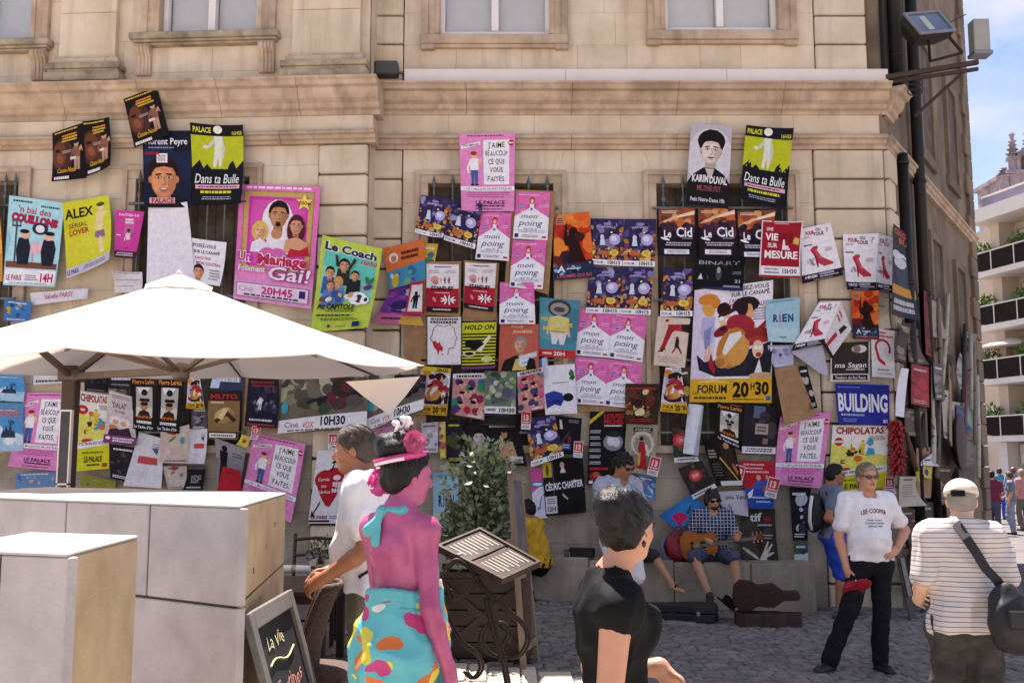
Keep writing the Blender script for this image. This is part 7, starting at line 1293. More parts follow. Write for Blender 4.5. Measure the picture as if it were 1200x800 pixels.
def woman_black():
 S = .915; P_ = place('dark haired woman in a short sleeved black blouse walking right in the foreground', .30, 3.05, 80)
 J = joints(S, shR=(.15, -.03, 1.395), shL=(-.15, .0, 1.395), elR=(.185, -.07, 1.11), wrR=(.19, -.04, .86), elL=(-.185, -.02, 1.15), wrL=(-.13, .2, 1.15), knR=(.09, .12, .52), anR=(.09, .1, .085), knL=(-.09, -.02, .5), anL=(-.1, -.2, .12), head=(0, .055, 1.62), neck=(0, .0, 1.47), nr=.86/S)
 hr = rotm(32, -6); std_body(P_, J, S, SK_FAIR, hr, {'R': ((0, .3, -1), (1, .2, 0), 25), 'L': ((.1, .55, -.8), (-.7, .5, .5), 14)}, .0065, fem=True, w=.84, hs=.88)
 tee(P_, J, S, C_BLACK, .03, .86*S, e=.017, fem=True, h=.008, disp=.008, seed=21, w=.86); pants(P_, J, S, C_BLACK, 1.95, e=.02, top=.98*S, disp=.008, flare=.01)
 def bun(sd, e): sd.ell((0, -.095*e, .085*e), V(.07, .07, .062)*e, .02); sd.ell((.01*e, -.125*e, .045*e), V(.055, .045, .055)*e, .02); sd.ell((-.03*e, -.05*e, .125*e), V(.04, .045, .035)*e, .02); sd.ell((.03*e, -.02*e, .12*e), V(.03, .04, .025)*e, .02)
 hm = cap_hair(P_, J, hr, S*.88, H_BLACK, grow=.014, nape=-.07, line=(0, .035, .03), nrm=(0, .8, -.6), extra=bun, h=.006, disp=.004)
 rs = random.Random(2); mb = MB()
 for i in range(46):
  a = rs.uniform(0, 2*PI); q = .88*V(.08*math.cos(a), -.05+.09*math.sin(a), rs.uniform(.0, .13)); p0 = J['head']+hr @ (q*S); d = V(rs.gauss(0, .02), rs.gauss(-.02, .02), rs.uniform(.0, .035)); mb.tube([Vector(p0), Vector(p0+hr @ d), Vector(p0+hr @ (d*1.5+V(0, -.01, -.012)))], [.0009, .0007, .0004], 5)
 mb.build('loose_strands', H_BLACK, hm)
 eyes(P_, J, hr, S*.88, '#150e0c'); strands(P_, J, hr, S*.88, mat('black_hair_sheen', '#1c1512', .35, .2), 420, .016, (0, -.75, .6), 3)
 c = J['head']+hr @ (V(.085, -.008, -.048)*S*.88); MB().lathe([(.001, -.012), (.006, -.006), (.006, .004), (.001, .01)], Vector(c), 10).build('earring', mat('dark_bead', '#241c20', .2, .05), P_, smooth=True)
 for k in 'LR': shoe(P_, J['an'+k], (0, 1, 0), S, S_DARK)
 p = [Vector((-.19, .0, 1.42*S)), Vector((-.22, .05, 1.2*S)), Vector((-.26, .16, 1.05*S)), Vector((-.25, .2, .95*S))]
 b = empty('handbag', P_.matrix_basis @ Vector((-.27, .2, .62)), 'slim black handbag on a long strap carried by the woman in black', 'bag', rz=P_.rotation_euler.z)
 MB().box(-.05, .05, -.13, .13, 0, .2).build('bag_body', mat('black_nylon', '#17161a'), b, bevel=.02, seg=2); off = Vector((-.27, .2, .62)); MB().tube([Vector((0, -.1, .19))]+[q-off for q in (p[3], p[2], p[1])]+[p[0]-off], .006, 6).build('strap', mat('black_webbing', '#1d1b22'), b)
woman_black()
def man_left():
 S = 1.05; P_ = place('tanned man in plain white T-shirt seen in profile leaning over the tables', -.70, 5.3, -84)
 J = joints(S, waist=(0, .02, 1.1), chest=(0, .05, 1.28), neck=(0, .07, 1.46), head=(0, .125, 1.6), shL=(-.18, .05, 1.4), shR=(.18, .05, 1.4), elL=(-.22, .0, 1.13), wrL=(-.2, .2, 1.0), elR=(.2, .06, 1.12), wrR=(.12, .26, 1.0))
 hr = rotm(4, -8); std_body(P_, J, S, SK_TAN, hr, {'L': ((.1, .85, -.45), (-.8, .2, .5), 28), 'R': ((-.1, .85, -.4), (.6, .2, .6), 28)}, .008, w=1.0, belly=.06)
 tee(P_, J, S, C_WHITE, .6, .92*S, e=.03, w=1.04, belly=.08, disp=.008, seed=31); pants(P_, J, S, C_KHAKI, 1.97, e=.024, top=1.0*S, disp=.008, w=.98, flare=.015)
 cap_hair(P_, J, hr, S, H_GREY, grow=.01, nape=-.075, line=(0, .06, .04), nrm=(0, .7, -.7), h=.006, disp=.003); eyes(P_, J, hr, S, '#4a3a30')
 strands(P_, J, hr, S, mat('brown_hair_sheen', '#4a3b30', .5, .2), 500, .0115, (0, .5, .9), 7, .0018)
 for k in 'LR': shoe(P_, J['an'+k], (0, 1, 0), S, S_DARK)
 a = [(-.12, .06, 1.47), (-.05, -.1, 1.38), (.04, -.125, 1.22), (-.06, -.13, 1.14), (-.16, -.06, 1.03), (-.2, .05, .98)]
 a = [(.12, .1, 1.5), (.06, -.03, 1.47), (-.03, -.105, 1.32), (-.1, -.12, 1.18), (-.18, -.06, 1.06), (-.19, .04, 1.0)]
 MB().tube([Vector(q)*S for q in a], .011, 6).build('shoulder_strap', mat('black_webbing', '#1d1b22'), P_)
man_left()
def man_pack():
 S = 1.04; P_ = place('dark haired man in glasses, grey T-shirt and blue shorts leaning an arm on the wall', 3.86, 12.25, 86)
 J = joints(S, elR=(.24, -.16, 1.14), wrR=(.2, .06, 1.04), elL=(-.22, .2, 1.27), wrL=(-.2, .46, 1.34), knR=(.1, .05, .5), anR=(.12, -.02, .085), knL=(-.1, .1, .5), anL=(-.1, .14, .085), head=(0, .05, 1.62))
 hr = rotm(-10, -4); std_body(P_, J, S, SK_TAN, hr, {'R': ((-.6, .6, -.4), (.6, .5, .4), 25), 'L': ((.05, 1, .1), (-.2, 0, 1), 10)}, .01)
 tee(P_, J, S, C_GREYT, .55, .9*S, e=.02, disp=.01, seed=41); pants(P_, J, S, C_BLUE, .98, e=.035, top=.97*S, name='shorts', disp=.01); cap_hair(P_, J, hr, S, H_BLACK, grow=.016, h=.008, line=(0, .05, .05))
 sunglasses(P_, J, hr, S, '#2a2a2e')
 for k in 'LR': shoe(P_, J['an'+k], (.15 if k == 'R' else -.1, 1, 0), S, S_GREY)
 b = empty('backpack', P_.matrix_basis @ Vector((0, -.2, 1.0*S)), 'black and white rucksack on the back of the man in blue shorts', 'backpack', rz=P_.rotation_euler.z); sd = SDF(); sd.ell((0, -.02, .2), (.15, .1, .24)); sd.ell((0, -.08, .12), (.12, .07, .14), .04); sd.mesh('pack_body', .01, mat('black_nylon', '#17161a'), b, disp=.006)
 for x in (.06, .1): MB().tube([(x, -.08, .4), (x+.03, -.12, .25), (x+.03, -.13, .1), (x, -.1, 0)], .014, 6).build('white_strap', C_WHITE, b, smooth=True)
 for k in (1, -1): MB().tube([(.1*k, .06, .05), (.15*k, .2, .1), (.15*k, .28, .25), (.13*k, .22, .42), (.11*k, .08, .43)], .02, 6).build('shoulder_strap', mat('black_nylon', '#17161a'), b, smooth=True)
man_pack()
def guitarist():
 S = 1.0; zL = .455; P_ = empty('person', (2.53, 12.86, zL), 'seated guitarist in checked shirt, shorts and sunglasses playing on the ledge', 'person', rz=-R(186))
 J = joints(S, pelvis=(0, 0, .11), waist=(0, .0, .26), chest=(0, .03, .45), neck=(0, .04, .62), head=(.0, .09, .755), shR=(.18, .03, .57), shL=(-.18, .03, .565), elR=(.29, .08, .33), wrR=(.12, .25, .3), elL=(-.27, .1, .31), wrL=(-.26, .34, .3), hipR=(.1, .04, .1), hipL=(-.1, .04, .1), knR=(.27, .42, .09), knL=(-.2, .45, .1), anR=(.1, .5, -.36), anL=(-.26, .46, -.4))
 hr = rotm(14, -10, 4); std_body(P_, J, S, SK_FAIR, hr, {'R': ((-.7, .2, -.3), (.0, 1, .4), 28), 'L': ((-.2, .2, .6), (-.4, -.6, .3), 45)}, .01)
 tee(P_, J, S, C_CHECK, .95, .06, e=.022, disp=.01, seed=51); pants(P_, J, S, C_SHORT, .95, e=.03, top=.17, name='shorts', disp=.01); cap_hair(P_, J, hr, S, H_BROWN, grow=.024, h=.008, line=(0, .07, .03), nrm=(0, .75, -.66), disp=.012); sunglasses(P_, J, hr, S)
 sd = SDF(); M = np.eye(4); M[:3, :3] = hr; M[:3, 3] = J['head']; sd.M = M; sd.ell((0, .05, -.075), (.05, .05, .035)); sd.cut((0, .0, -.055), (0, -.3, 1)); sd.mesh('beard', .008, H_BROWN, P_, disp=.003, dfreq=(80, 160))
 for k in 'LR': shoe(P_, J['an'+k], (.1 if k == 'R' else -.2, 1, 0), S, S_DARK)
 g = empty('acoustic_guitar', P_.matrix_basis @ Vector((.06, .22, .24)), 'amber wooden acoustic guitar in the hands of the seated guitarist', 'guitar', rz=P_.rotation_euler.z); g.rotation_euler = (R(-8), R(8), -R(186))
 def outline(s=1.): 
  pr = [(-.24, 0), (-.235, .1), (-.17, .185), (-.08, .19), (.0, .135), (.08, .125), (.16, .145), (.21, .11), (.225, .03)]; up = [(-x+.0, z) for x, z in pr]
  return [(-(x)*s, z*s) for x, z in pr]+[(-(x)*s, -z*s) for x, z in pr[::-1][:-1]]
 o = [(-x+.1, z) for x, z in outline()]; o = [(x+.08, z) for x, z in [(-a, b) for a, b in outline()]]
 o = [(.13-a, b) for a, b in [( -x, z) for x, z in outline()]]
 W = mat('amber_guitar_wood', '#8a4a1c', .25, .2, 5, col2='#5a2a10', stretch=(.6, 1, 8)); MB().prism(o, lambda a, b, d: (a, d, b), -.05, .045).build('soundbox', W, g, bevel=.008)
 MB().prism([(x*.98+.002, z*.97) for x, z in o], lambda a, b, d: (a, d, b), .046, .05).build('soundboard', mat('honey_spruce_top', '#b5662a', .25, .12, 6, stretch=(.5, 1, 9)), g); MB().lathe([(.001, 0), (.048, 0), (.048, .002), (.001, .002)], (.09, .051, 0), 20, Matrix.Rotation(-PI/2, 3, 'X')).build('sound_hole', C_BLACK, g)
 MB().box(-.5, .04, .03, .056, -.026, .026).build('neck', mat('dark_fretboard', '#2a1a12', .4, .1), g, bevel=.004); MB().box(-.66, -.5, .02, .045, -.036, .036).build('headstock', W, g, bevel=.006); MB().box(.2, .235, .05, .06, -.06, .06).build('bridge', mat('dark_fretboard', '#2a1a12'), g)
 for i in range(6): MB().tube([(.22, .062, -.02+.008*i), (-.56, .06, -.016+.0064*i)], .0009, 4).build('string', mat('steel_string', '#c8c4b8', .3, 0, metal=.8), g)
 for i in range(6): MB().lathe([(.006, 0), (.008, .02), (.004, .03)], (-.53-.05*(i % 3), .03, .036 if i < 3 else -.036), 8, Matrix.Rotation(0 if i < 3 else PI, 3, 'X')).build('tuning_peg', mat('steel_string', '#c8c4b8'), g)
guitarist()
def youth():
 S = 1.06; P_ = place('young man in glasses and pale blue shirt looking down at white papers', 1.12, 10.6, 148)
 J = joints(S, elR=(.26, .02, 1.12), wrR=(.1, .22, 1.1), elL=(-.26, .03, 1.13), wrL=(-.12, .24, 1.04), head=(0, .07, 1.6), neck=(0, .02, 1.46), knL=(-.12, .1, .52), anL=(-.14, .0, .09))
 hr = rotm(12, -24); std_body(P_, J, S, SK_TAN, hr, {'R': ((-.6, .5, -.2), (0, .6, .8), 30), 'L': ((.6, .6, -.1), (0, .5, .8), 30)}, .01, w=.94); tee(P_, J, S, C_LBLUE, .62, .82*S, e=.03, disp=.012, seed=61); pants(P_, J, S, C_WHITE, .95, e=.03, top=.92*S, name='shorts'); cap_hair(P_, J, hr, S, H_BLACK, grow=.018, h=.008, line=(0, .06, .035), nrm=(0, .65, -.75), disp=.01); sunglasses(P_, J, hr, S, '#3a3030')
 for k in 'LR': shoe(P_, J['an'+k], (0, 1, 0), S, S_DARK)
 p = empty('paper_stack', P_.matrix_basis @ Vector((.16, .26, 1.02*S)), 'sheaf of white leaflets in the hands of the young man', 'papers', rz=P_.rotation_euler.z)
 for k in range(3): q = MB().box(-.1, .1, -.002, .002, -.16, .12).build('leaflet', C_WHITE, p); q.location = (.02*k, .02-.008*k, -.01*k); q.rotation_euler = (R(-25), R(14*k-10), 0)
youth()
def yellow():
 P_ = empty('person', (.34, 12.55, .36), 'person in yellow top and black trousers sitting behind the upright display board', 'person', rz=R(70)); S = 1.
 J = joints(S, pelvis=(0, 0, .11), waist=(0, .02, .26), chest=(0, .08, .44), neck=(0, .12, .6), head=(0, .17, .74), shR=(.18, .1, .55), shL=(-.18, .1, .55), elR=(.22, .26, .34), wrR=(.1, .42, .22), elL=(-.22, .26, .34), wrL=(-.1, .42, .22), hipR=(.1, .03, .1), hipL=(-.1, .03, .1), knR=(.14, .42, .08), knL=(-.12, .4, .1), anR=(.16, .3, -.28), anL=(-.1, .1, -.28))
 hr = rotm(0, -14); std_body(P_, J, S, SK_TAN, hr, {'R': ((-.2, .9, -.3), (0, .3, 1), 20), 'L': ((.2, .9, -.3), (0, .3, 1), 20)}, .012); tee(P_, J, S, C_YEL, .6, .05, e=.03, disp=.012, seed=71); pants(P_, J, S, C_BLACK, 1.95, e=.03, top=.17); cap_hair(P_, J, hr, S, H_BLACK, grow=.016, h=.01)
 for k in 'LR':
  s_ = shoe(P_, J['an'+k], (0, 1, 0), S, S_NAVY)
  for i in range(3):
   for sx in (1, -1): MB().obox(J['an'+k]+V(.046*sx, .06+.025*i, -.04), (.006, .01, .05), Matrix.Rotation(R(25), 3, 'X')).build('white_stripe', C_WHITE, s_)
yellow()
def hidden_sitter():
 P_ = empty('person', (1.45, 12.86, .47), 'sitter with a bare leg and sandal between woman in black and red rucksack', 'person', rz=-R(170)); S = 1.
 J = joints(S, pelvis=(0, 0, .11), waist=(0, .0, .25), chest=(0, .02, .43), neck=(0, .03, .58), head=(0, .06, .7), shR=(.17, .02, .54), shL=(-.17, .02, .54), elR=(.22, .06, .3), wrR=(.12, .25, .18), elL=(-.22, .06, .3), wrL=(-.12, .25, .18), hipR=(.1, .03, .1), hipL=(-.1, .03, .1), knR=(.12, .42, .1), knL=(-.2, .44, .09), anR=(.1, .34, -.3), anL=(-.4, .5, -.24))
 hr = rotm(0, -10); std_body(P_, J, S, SK_FAIR, hr, {'R': ((0, 1, -.2), (0, .2, 1), 20), 'L': ((0, 1, -.2), (0, .2, 1), 20), 'footL': (-.8, .5, -.2)}, .012); tee(P_, J, S, C_DKTR, .6, .05, e=.02, disp=.01, seed=81); pants(P_, J, S, C_DKTR, .95, e=.03, top=.17, name='shorts'); cap_hair(P_, J, hr, S, H_BROWN, grow=.014, h=.01)
 MB().tube([Vector(J['anL']+V(-.06, .06, -.03)), Vector(J['anL']+V(-.04, .07, -.005)), Vector(J['anL']+V(-.02, .03, -.06))], .01, 6).build('sandal_strap', S_DARK, P_)
hidden_sitter()
def crowd():
 for i, (px, py, Y, hd, top, bot, hairm, cap, lab, S) in enumerate([
  (1166, 627, 24.5, 20, mat('plum_cotton', '#6d2140', .85, .1), C_SHORT, H_BLACK, None, 'far passer-by in a plum top with black hair, seen from behind', .94),
  (1187, 626, 24, -60, mat('slate_cotton', '#6d7684', .85, .1), mat('pale_jeans', '#8a95a8', .85, .1), H_GREY, None, 'far passer-by in slate shirt and pale jeans, grey haired', .93),
  (1191, 615, 29, 30, mat('dusty_blue_cotton', '#7f93ad', .85, .1), C_KHAKI, mat('auburn_hair', '#6b3a26', .5, .2), None, 'far passer-by with auburn hair in a dusty blue top', .98),
  (1160, 613, 31, 170, mat('black_white_top', '#3a363a', .85, .2), C_DKTR, mat('auburn_hair', '#6b3a26'), None, 'far passer-by in a dark top facing the camera beside the alley wall', .98),
  (1174, 608, 34, 40, mat('turquoise_shirt', '#3a8ab0', .85, .1), C_BLUE, H_BROWN, None, 'far passer-by in a turquoise top between two others', .96),
  (1201, 622, 26, -20, mat('rose_cotton', '#c98a8a', .85, .1), C_KHAKI, H_SAND, None, 'far passer-by in a rose top at the right picture edge', .96)]):
  p = atz(px, py, -.17); P_ = place(lab, p.x, p.y, hd, 'passers-by far down the street', z=-.17)
  J = joints(S, elR=(.23, .03, 1.13), wrR=(.2, .2, 1.0), knL=(-.1, .08, .5)); hr = rotm(random.uniform(-30, 30), -8)
  std_body(P_, J, S, SK_FAIR, hr, {'R': ((0, .8, -.4), (1, 0, .2), 25), 'L': (DOWN, (-1, 0, 0), 20)}, .016); tee(P_, J, S, top, .6, .9*S, h=.016, e=.022, seed=90+i); pants(P_, J, S, bot, 1.95, h=.016, e=.022, top=.98*S, seed=95+i); cap_hair(P_, J, hr, S, hairm, grow=.016, h=.014, line=(0, .05, .05))
  for k in 'LR': shoe(P_, J['an'+k], (0, 1, 0), S, S_DARK, h=.014)
crowd()
# ------------------------------------------------------------------ umbrella, concrete blocks, cafe furniture
def cloth_mat(name, col, trans=.45):
 m = bpy.data.materials.new(name); m.use_nodes = True; n = m.node_tree.nodes; l = m.node_tree.links; n.clear(); o = n.new('ShaderNodeOutputMaterial'); d = n.new('ShaderNodeBsdfDiffuse'); t = n.new('ShaderNodeBsdfTranslucent'); mi = n.new('ShaderNodeMixShader'); mi.inputs[0].default_value = trans
 tc_ = n.new('ShaderNodeTexCoord'); nz_ = n.new('ShaderNodeTexNoise'); nz_.inputs['Scale'].default_value = 5; nz_.inputs['Detail'].default_value = 6; mc = n.new('ShaderNodeMixRGB'); c = srgb(col); mc.inputs[1].default_value = c; mc.inputs[2].default_value = tuple(x*.9 for x in c[:3])+(1,)
 l.new(tc_.outputs['Object'], nz_.inputs[0]); l.new(nz_.outputs[0], mc.inputs[0]); l.new(mc.outputs[0], d.inputs[0]); t.inputs[0].default_value = tuple(a*b for a, b in zip(c[:3], (1, .86, .74)))+(1,)
 l.new(d.outputs[0], mi.inputs[1]); l.new(t.outputs[0], mi.inputs[2]); l.new(mi.outputs[0], o.inputs[0]); return m
M_canvas = cloth_mat('off_white_canvas', '#efe9e5', .3); M_alu = mat('brown_grey_aluminium', '#6a5c52', .45, .1, 8, metal=.4)
def umbrella():
 Y0 = 8.4; r = 2.08; c0 = at(205, 440, Y0); zf = at(240, 409, Y0-r*.92).z; zb = at(187, 440, Y0+r*.92).z; zc = (zf+zb)/2; sl = (zb-zf)/(2*r*.92)
 o = empty('cafe_umbrella', (c0.x, Y0, ground_z(c0.x)), 'large off-white cafe umbrella on a side pole over the concrete blocks', 'umbrella'); off = Vector((c0.x, Y0, ground_z(c0.x)))
 apex = Vector((0, 0, at(205, 326, Y0).z-off.z)); N = 8; a0 = R(0)
 rim = [Vector((r*math.cos(a0+2*PI*k/N), r*math.sin(a0+2*PI*k/N), zc+sl*r*math.sin(a0+2*PI*k/N)-off.z)) for k in range(N)]
 K = 10
 def panel(i, up=0, t0=.12, sag=.05):
  A, B = rim[i], rim[(i+1) % N]; vs = []; 
  for j in range(K+1):
   t = t0+(1-t0)*j/K
   for q in range(K+1):
    u = q/K; e = A*(1-u)+B*u; p = apex*(1-t)+e*t; s = -4*u*(1-u)*sag*t*(1-.2*t); p = p+Vector((0, 0, s-.10*t*(1-t))); 
    if j == K: p = p*(1-.03*4*u*(1-u))+Vector((0, 0, p.z*.03*4*u*(1-u)))
    vs.append(p+Vector((0, 0, up)))
  return vs, [(j*(K+1)+q, j*(K+1)+q+1, (j+1)*(K+1)+q+1, (j+1)*(K+1)+q) for j in range(K) for q in range(K)]
 for i in range(N):
  v1, f1 = panel(i); n = len(v1); v2 = [p-Vector((0, 0, .004)) for p in v1]
  MB().add(v1, f1).build('canopy_panel', M_canvas, o, smooth=True)
  MB().tube(v1[-(K+1):], .006, 6).build('hem', M_canvas, o)
 cap = MB(); ring = [(apex*(1-.14)+rim[k]*.14)+Vector((0, 0, .025)) for k in range(N)]; vs = [apex+Vector((0, 0, .045))]
 for k in range(N):
  m_ = (ring[k]+ring[(k+1) % N])/2+Vector((0, 0, -.03)); vs += [ring[k], m_]
 cap.add(vs, [(0, 1+k, 1+(k+1) % (2*N)) for k in range(2*N)]).build('vent_cap', M_canvas, o)
 MB().lathe([(.03, -.03), (.03, .01), (.012, .03), (.004, .04)], apex+Vector((0, 0, .03)), 12).build('finial', M_canvas, o, smooth=True)
 hub = at(212, 441, Y0)-off+Vector((0, 0, .03)); MB().lathe([(.05, -.07), (.07, -.04), (.07, .05), (.05, .08)], hub, 14).build('hub', M_alu, o, smooth=True)
 for k in range(N):
  e = rim[k]; s = apex*.9+e*.1-Vector((0, 0, .05)); e2 = e-Vector((0, 0, .02)); mid = apex*.45+e*.55-Vector((0, 0, .06)); mid = mid+Vector((0, 0, -.02))
  rb = MB().tube([s, apex*.7+e*.3-Vector((0, 0, .05)), mid, apex*.2+e*.8-Vector((0, 0, .045)), e2], [.014, .014, .014, .012, .01], 6).build('rib', M_alu, o); MB().bar(hub, mid, .024, .03).build('strut', M_alu, rb)
 pb = at(84, 441, 9.4)-off; base = Vector((pb.x, pb.y, 0)); MB().box(pb.x-.065, pb.x+.065, pb.y-.065, pb.y+.065, 0, pb.z+.1).build('pole', mat('dark_brown_steel', '#4a3c34', .5, .15, 8, metal=.3), o, bevel=.01)
 MB().box(pb.x-.4, pb.x+.4, pb.y-.4, pb.y+.4, 0, .08).build('base_plate', mat('dark_brown_steel', '#4a3c34'), o, bevel=.02)
 t = Vector((pb.x, pb.y, pb.z)); MB().bar(t, hub+Vector((0, 0, .02)), .07, .06).build('arm', M_alu, o); q = apex*.55+rim[3]*.45-Vector((0, 0, .08)); MB().bar(t, q, .04, .05).build('brace', M_alu, o); q = apex*.4+rim[4]*.6-Vector((0, 0, .08)); MB().bar(t, q, .04, .05).build('brace', M_alu, o)
 MB().box(pb.x-.1, pb.x+.1, pb.y-.09, pb.y+.09, pb.z-.05, pb.z+.06).build('crank_housing', M_alu, o, bevel=.015)
 P4 = [at(x, y, 8.5)-off for x, y in ((405, 447), (492, 441), (497, 446), (456, 486))]; n = 6; vs = []; A, B, C = P4[0], P4[1], P4[3]
 MB().add([A, B, C, A+Vector((0, .01, 0)), B+Vector((0, .01, 0)), C+Vector((0, .03, 0)), (B+C)/2+Vector((.02, -.05, 0)), (A+C)/2+Vector((-.01, -.04, 0)), (A+B+C)/3+Vector((0, -.07, 0))], [(0, 1, 8), (1, 6, 8), (6, 2, 8), (2, 7, 8), (7, 0, 8), (3, 4, 5)]).build('corner_flap', M_canvas, o, smooth=True)
 f = empty('framed_panel', at(73, 566, 9.2), 'tall narrow white framed menu case beside the umbrella pole', 'menu case'); h = at(73, 482, 9.2).z-at(73, 566, 9.2).z; w_ = .055
 MB().box(-w_+.008, w_-.008, .0, .03, 0, h).build('panel', mat('dark_glass_panel', '#3f3a44', .2, .3, 6), f)
 for x0, x1, z0, z1 in ((-w_, -w_+.012, -.5, h), (w_-.012, w_, -.5, h), (-w_, w_, h, h+.016), (-w_, w_, -.016, 0)): MB().box(x0, x1, -.01, .04, z0, z1).build('frame', M_white, f)
umbrella()
M_conc = mat('cast_concrete', '#b9b0ae', .85, .1, 5, col2='#a39a98', bump=.18, bscale=70, rand=.03); M_conc2 = mat('cast_concrete_bounce_lit', '#c9b08c', .85, .1, 4, col2='#b0966f', bump=.18, bscale=70)  # second concrete, for side faces, has warm bounced light put into its colour
def blockwork(lab, FR, BR, FL, BL, zt, joints_z, vsplit_front, fr_frac=.04):
 """prism with cladding panels; corners on the top plane in world xy"""
 c = (FR+BR+FL+BL)/4; o = empty('concrete_block', (c.x, c.y, -.15), lab, 'concrete block'); q = [Vector((p.x-c.x, p.y-c.y)) for p in (FL, FR, BR, BL)]; zt = zt+.15
 MB().prism([(p.x*.985, p.y*.985) for p in q], lambda a, b, h: (a, b, h), 0, zt-.03).build('core', mat('dark_joint', '#4b443e', .9, .1), o)
 def face(A, B, name, splits, m):
  u = (B-A); n = Vector((u.y, -u.x)).normalized(); zs = [0]+joints_z+[zt-.008]
  for i in range(len(zs)-1):
   sp = [0]+splits[min(i, len(splits)-1)]+[1]
   for a, b in zip(sp, sp[1:]):
    g = .006/u.length; p0 = A+u*(a+(g if a > 0 else 0)); p1 = A+u*(b-(g if b < 1 else 0)); mb = MB(); mb.prism([(p0.x, p0.y), (p1.x, p1.y), (p1.x-n.x*.05, p1.y-n.y*.05), (p0.x-n.x*.05, p0.y-n.y*.05)], lambda x, y, h: (x, y, h), zs[i]+.006, zs[i+1]-.006); mb.build(name, m, o, bevel=.004)
 face(q[0], q[1], 'front_panel', vsplit_front, M_conc); n1 = (q[2]-q[1]).normalized(); face(q[1]+n1*.052, q[2], 'side_panel', [[]], M_conc2); face(q[3], q[0], 'end_panel', [[]], M_conc); face(q[2], q[3], 'back_panel', [[]], M_conc)
 cc = (q[0]+q[1]+q[2]+q[3])/4
 MB().prism([(p.x*1.0, p.y*1.0) for p in q], lambda a, b, h: (a, b, h), zt-.012, zt).build('top_slab', mat('pale_concrete_top', '#bdb6ae', .85, .08, 5, bump=.15, bscale=70), o, bevel=.004)
zB = 1.5; FR, BR = atz(281, 592, zB), atz(335, 577, zB); FL = atz(0, 582, zB); FL = FR+(FL-FR)*1.35; BL = BR+(atz(0, 567, zB)-BR)*1.2
d_ = (FL-FR).normalized(); BL = BR+d_*(FL-FR).length
blockwork('big pale concrete block behind, with the chalkboard leaning on its end', FR, BR, FL, BL, zB, [atz(281, 592, zB).z*0+at(280, 712, FR.y).z+.15], [[.35, .72], [.5, .76]], .03)
zA = 1.4; FR2, BR2, FL2 = atz(79, 648, zA), atz(162, 627, zA), atz(0, 645, zA); FL2 = FR2+(FL2-FR2)*2; BL2 = BR2+(FL2-FR2)
blockwork('near concrete block at the lower left picture corner', FR2, BR2, FL2, BL2, zA, [.55], [[.5], [.5]], .06)
def chalkboard():
 x0 = FR.x+.02; y0 = FR.y+.12; y1 = y0+.8; zt = at(287, 713, y0).z-.05; bx = x0+.26; o = empty('chalkboard', (x0, y0, 0), 'chalk lettered menu board in grey wooden frame leaning on the block', 'chalkboard'); L = y1-y0
 top = Vector((0, 0, zt)); bot = Vector((.3, 0, 0)); up = (top-bot).normalized(); nn = Vector((up.z, 0, -up.x)); H_ = (top-bot).length
 f = lambda u, v, d: bot+up*v+Vector((-.01*0, u, 0))+nn*d
 MB().prism([(0, 0), (L, 0), (L, H_), (0, H_)], lambda a, b, d: f(a, b, d), -.012, .0).build('slate', mat('black_slate', '#1d1c1e', .7, .15, 6), o)
 Wd = mat('weathered_grey_wood', '#77706a', .8, .2, 10, stretch=(1, 8, 1))
 for a0, a1, b0, b1 in ((-.03, .05, -.02, H_+.03), (L-.05, L+.03, -.02, H_+.03), (.05, L-.05, H_-.05, H_+.03), (.05, L-.05, -.02, .05)): MB().prism([(a0, b0), (a1, b0), (a1, b1), (a0, b1)], lambda a, b, d: f(a, b, d), -.015, .018).build('frame', Wd, o, bevel=.004)
 def write(t, u, v, h, w_, col, sl=.2):
  vv, ff = glyphs(t, .012); W = vv[:, 0].max(); MB().add([f(u+(x/W)*w_+sl*y*h, v+y*h+.01*math.sin(x*3), .004) for x, y in vv], ff).build('chalk_lettering', mat('chalk'+col, col, .95, .15, 30), o)
 write('La Vie', .18, H_-.17, .06, .3, '#d8cf9a'); write('Tartines', .14, H_-.38, .07, .5, '#c98a7a'); write('&', .4, H_-.48, .05, .05, '#d8d4cc'); write('la douce', .14, H_-.58, .05, .52, '#cfd0a0'); write('mousse', .2, H_-.68, .05, .44, '#cfd0a0')
 MB().tube([f(.14+.06*i, H_-.23+.016*math.sin(i*.9), .006) for i in range(9)], .004, 5).build('chalk_flourish', mat('chalk#d8cf9a', '#d8cf9a'), o)
for i, (px, py) in enumerate(((322, 614), (297, 668), (312, 640), (305, 700))):
 o = next(q for q in bpy.data.objects if q.name.startswith('concrete_block') and 'chalkboard' in q['label']); u = (BR-FR).normalized(); nn = Vector((u.y, -u.x, 0)); rr = ray(px, py); k = (FR-CAM).dot(nn)/rr.dot(nn); c = CAM+rr*k-o.location; MB().lathe([(.001, -.004), (.016 if i < 2 else .008, -.003), (.016 if i < 2 else .008, .0015), (.001, .001)], c, 10, nn.to_track_quat('Z', 'Y').to_matrix()).build('tie_hole', mat('dark_joint', '#4b443e'), o)
chalkboard()
M_dwood = mat('dark_stained_wood', '#3a2219', .4, .25, 8, col2='#22130e', stretch=(1, 6, 1))
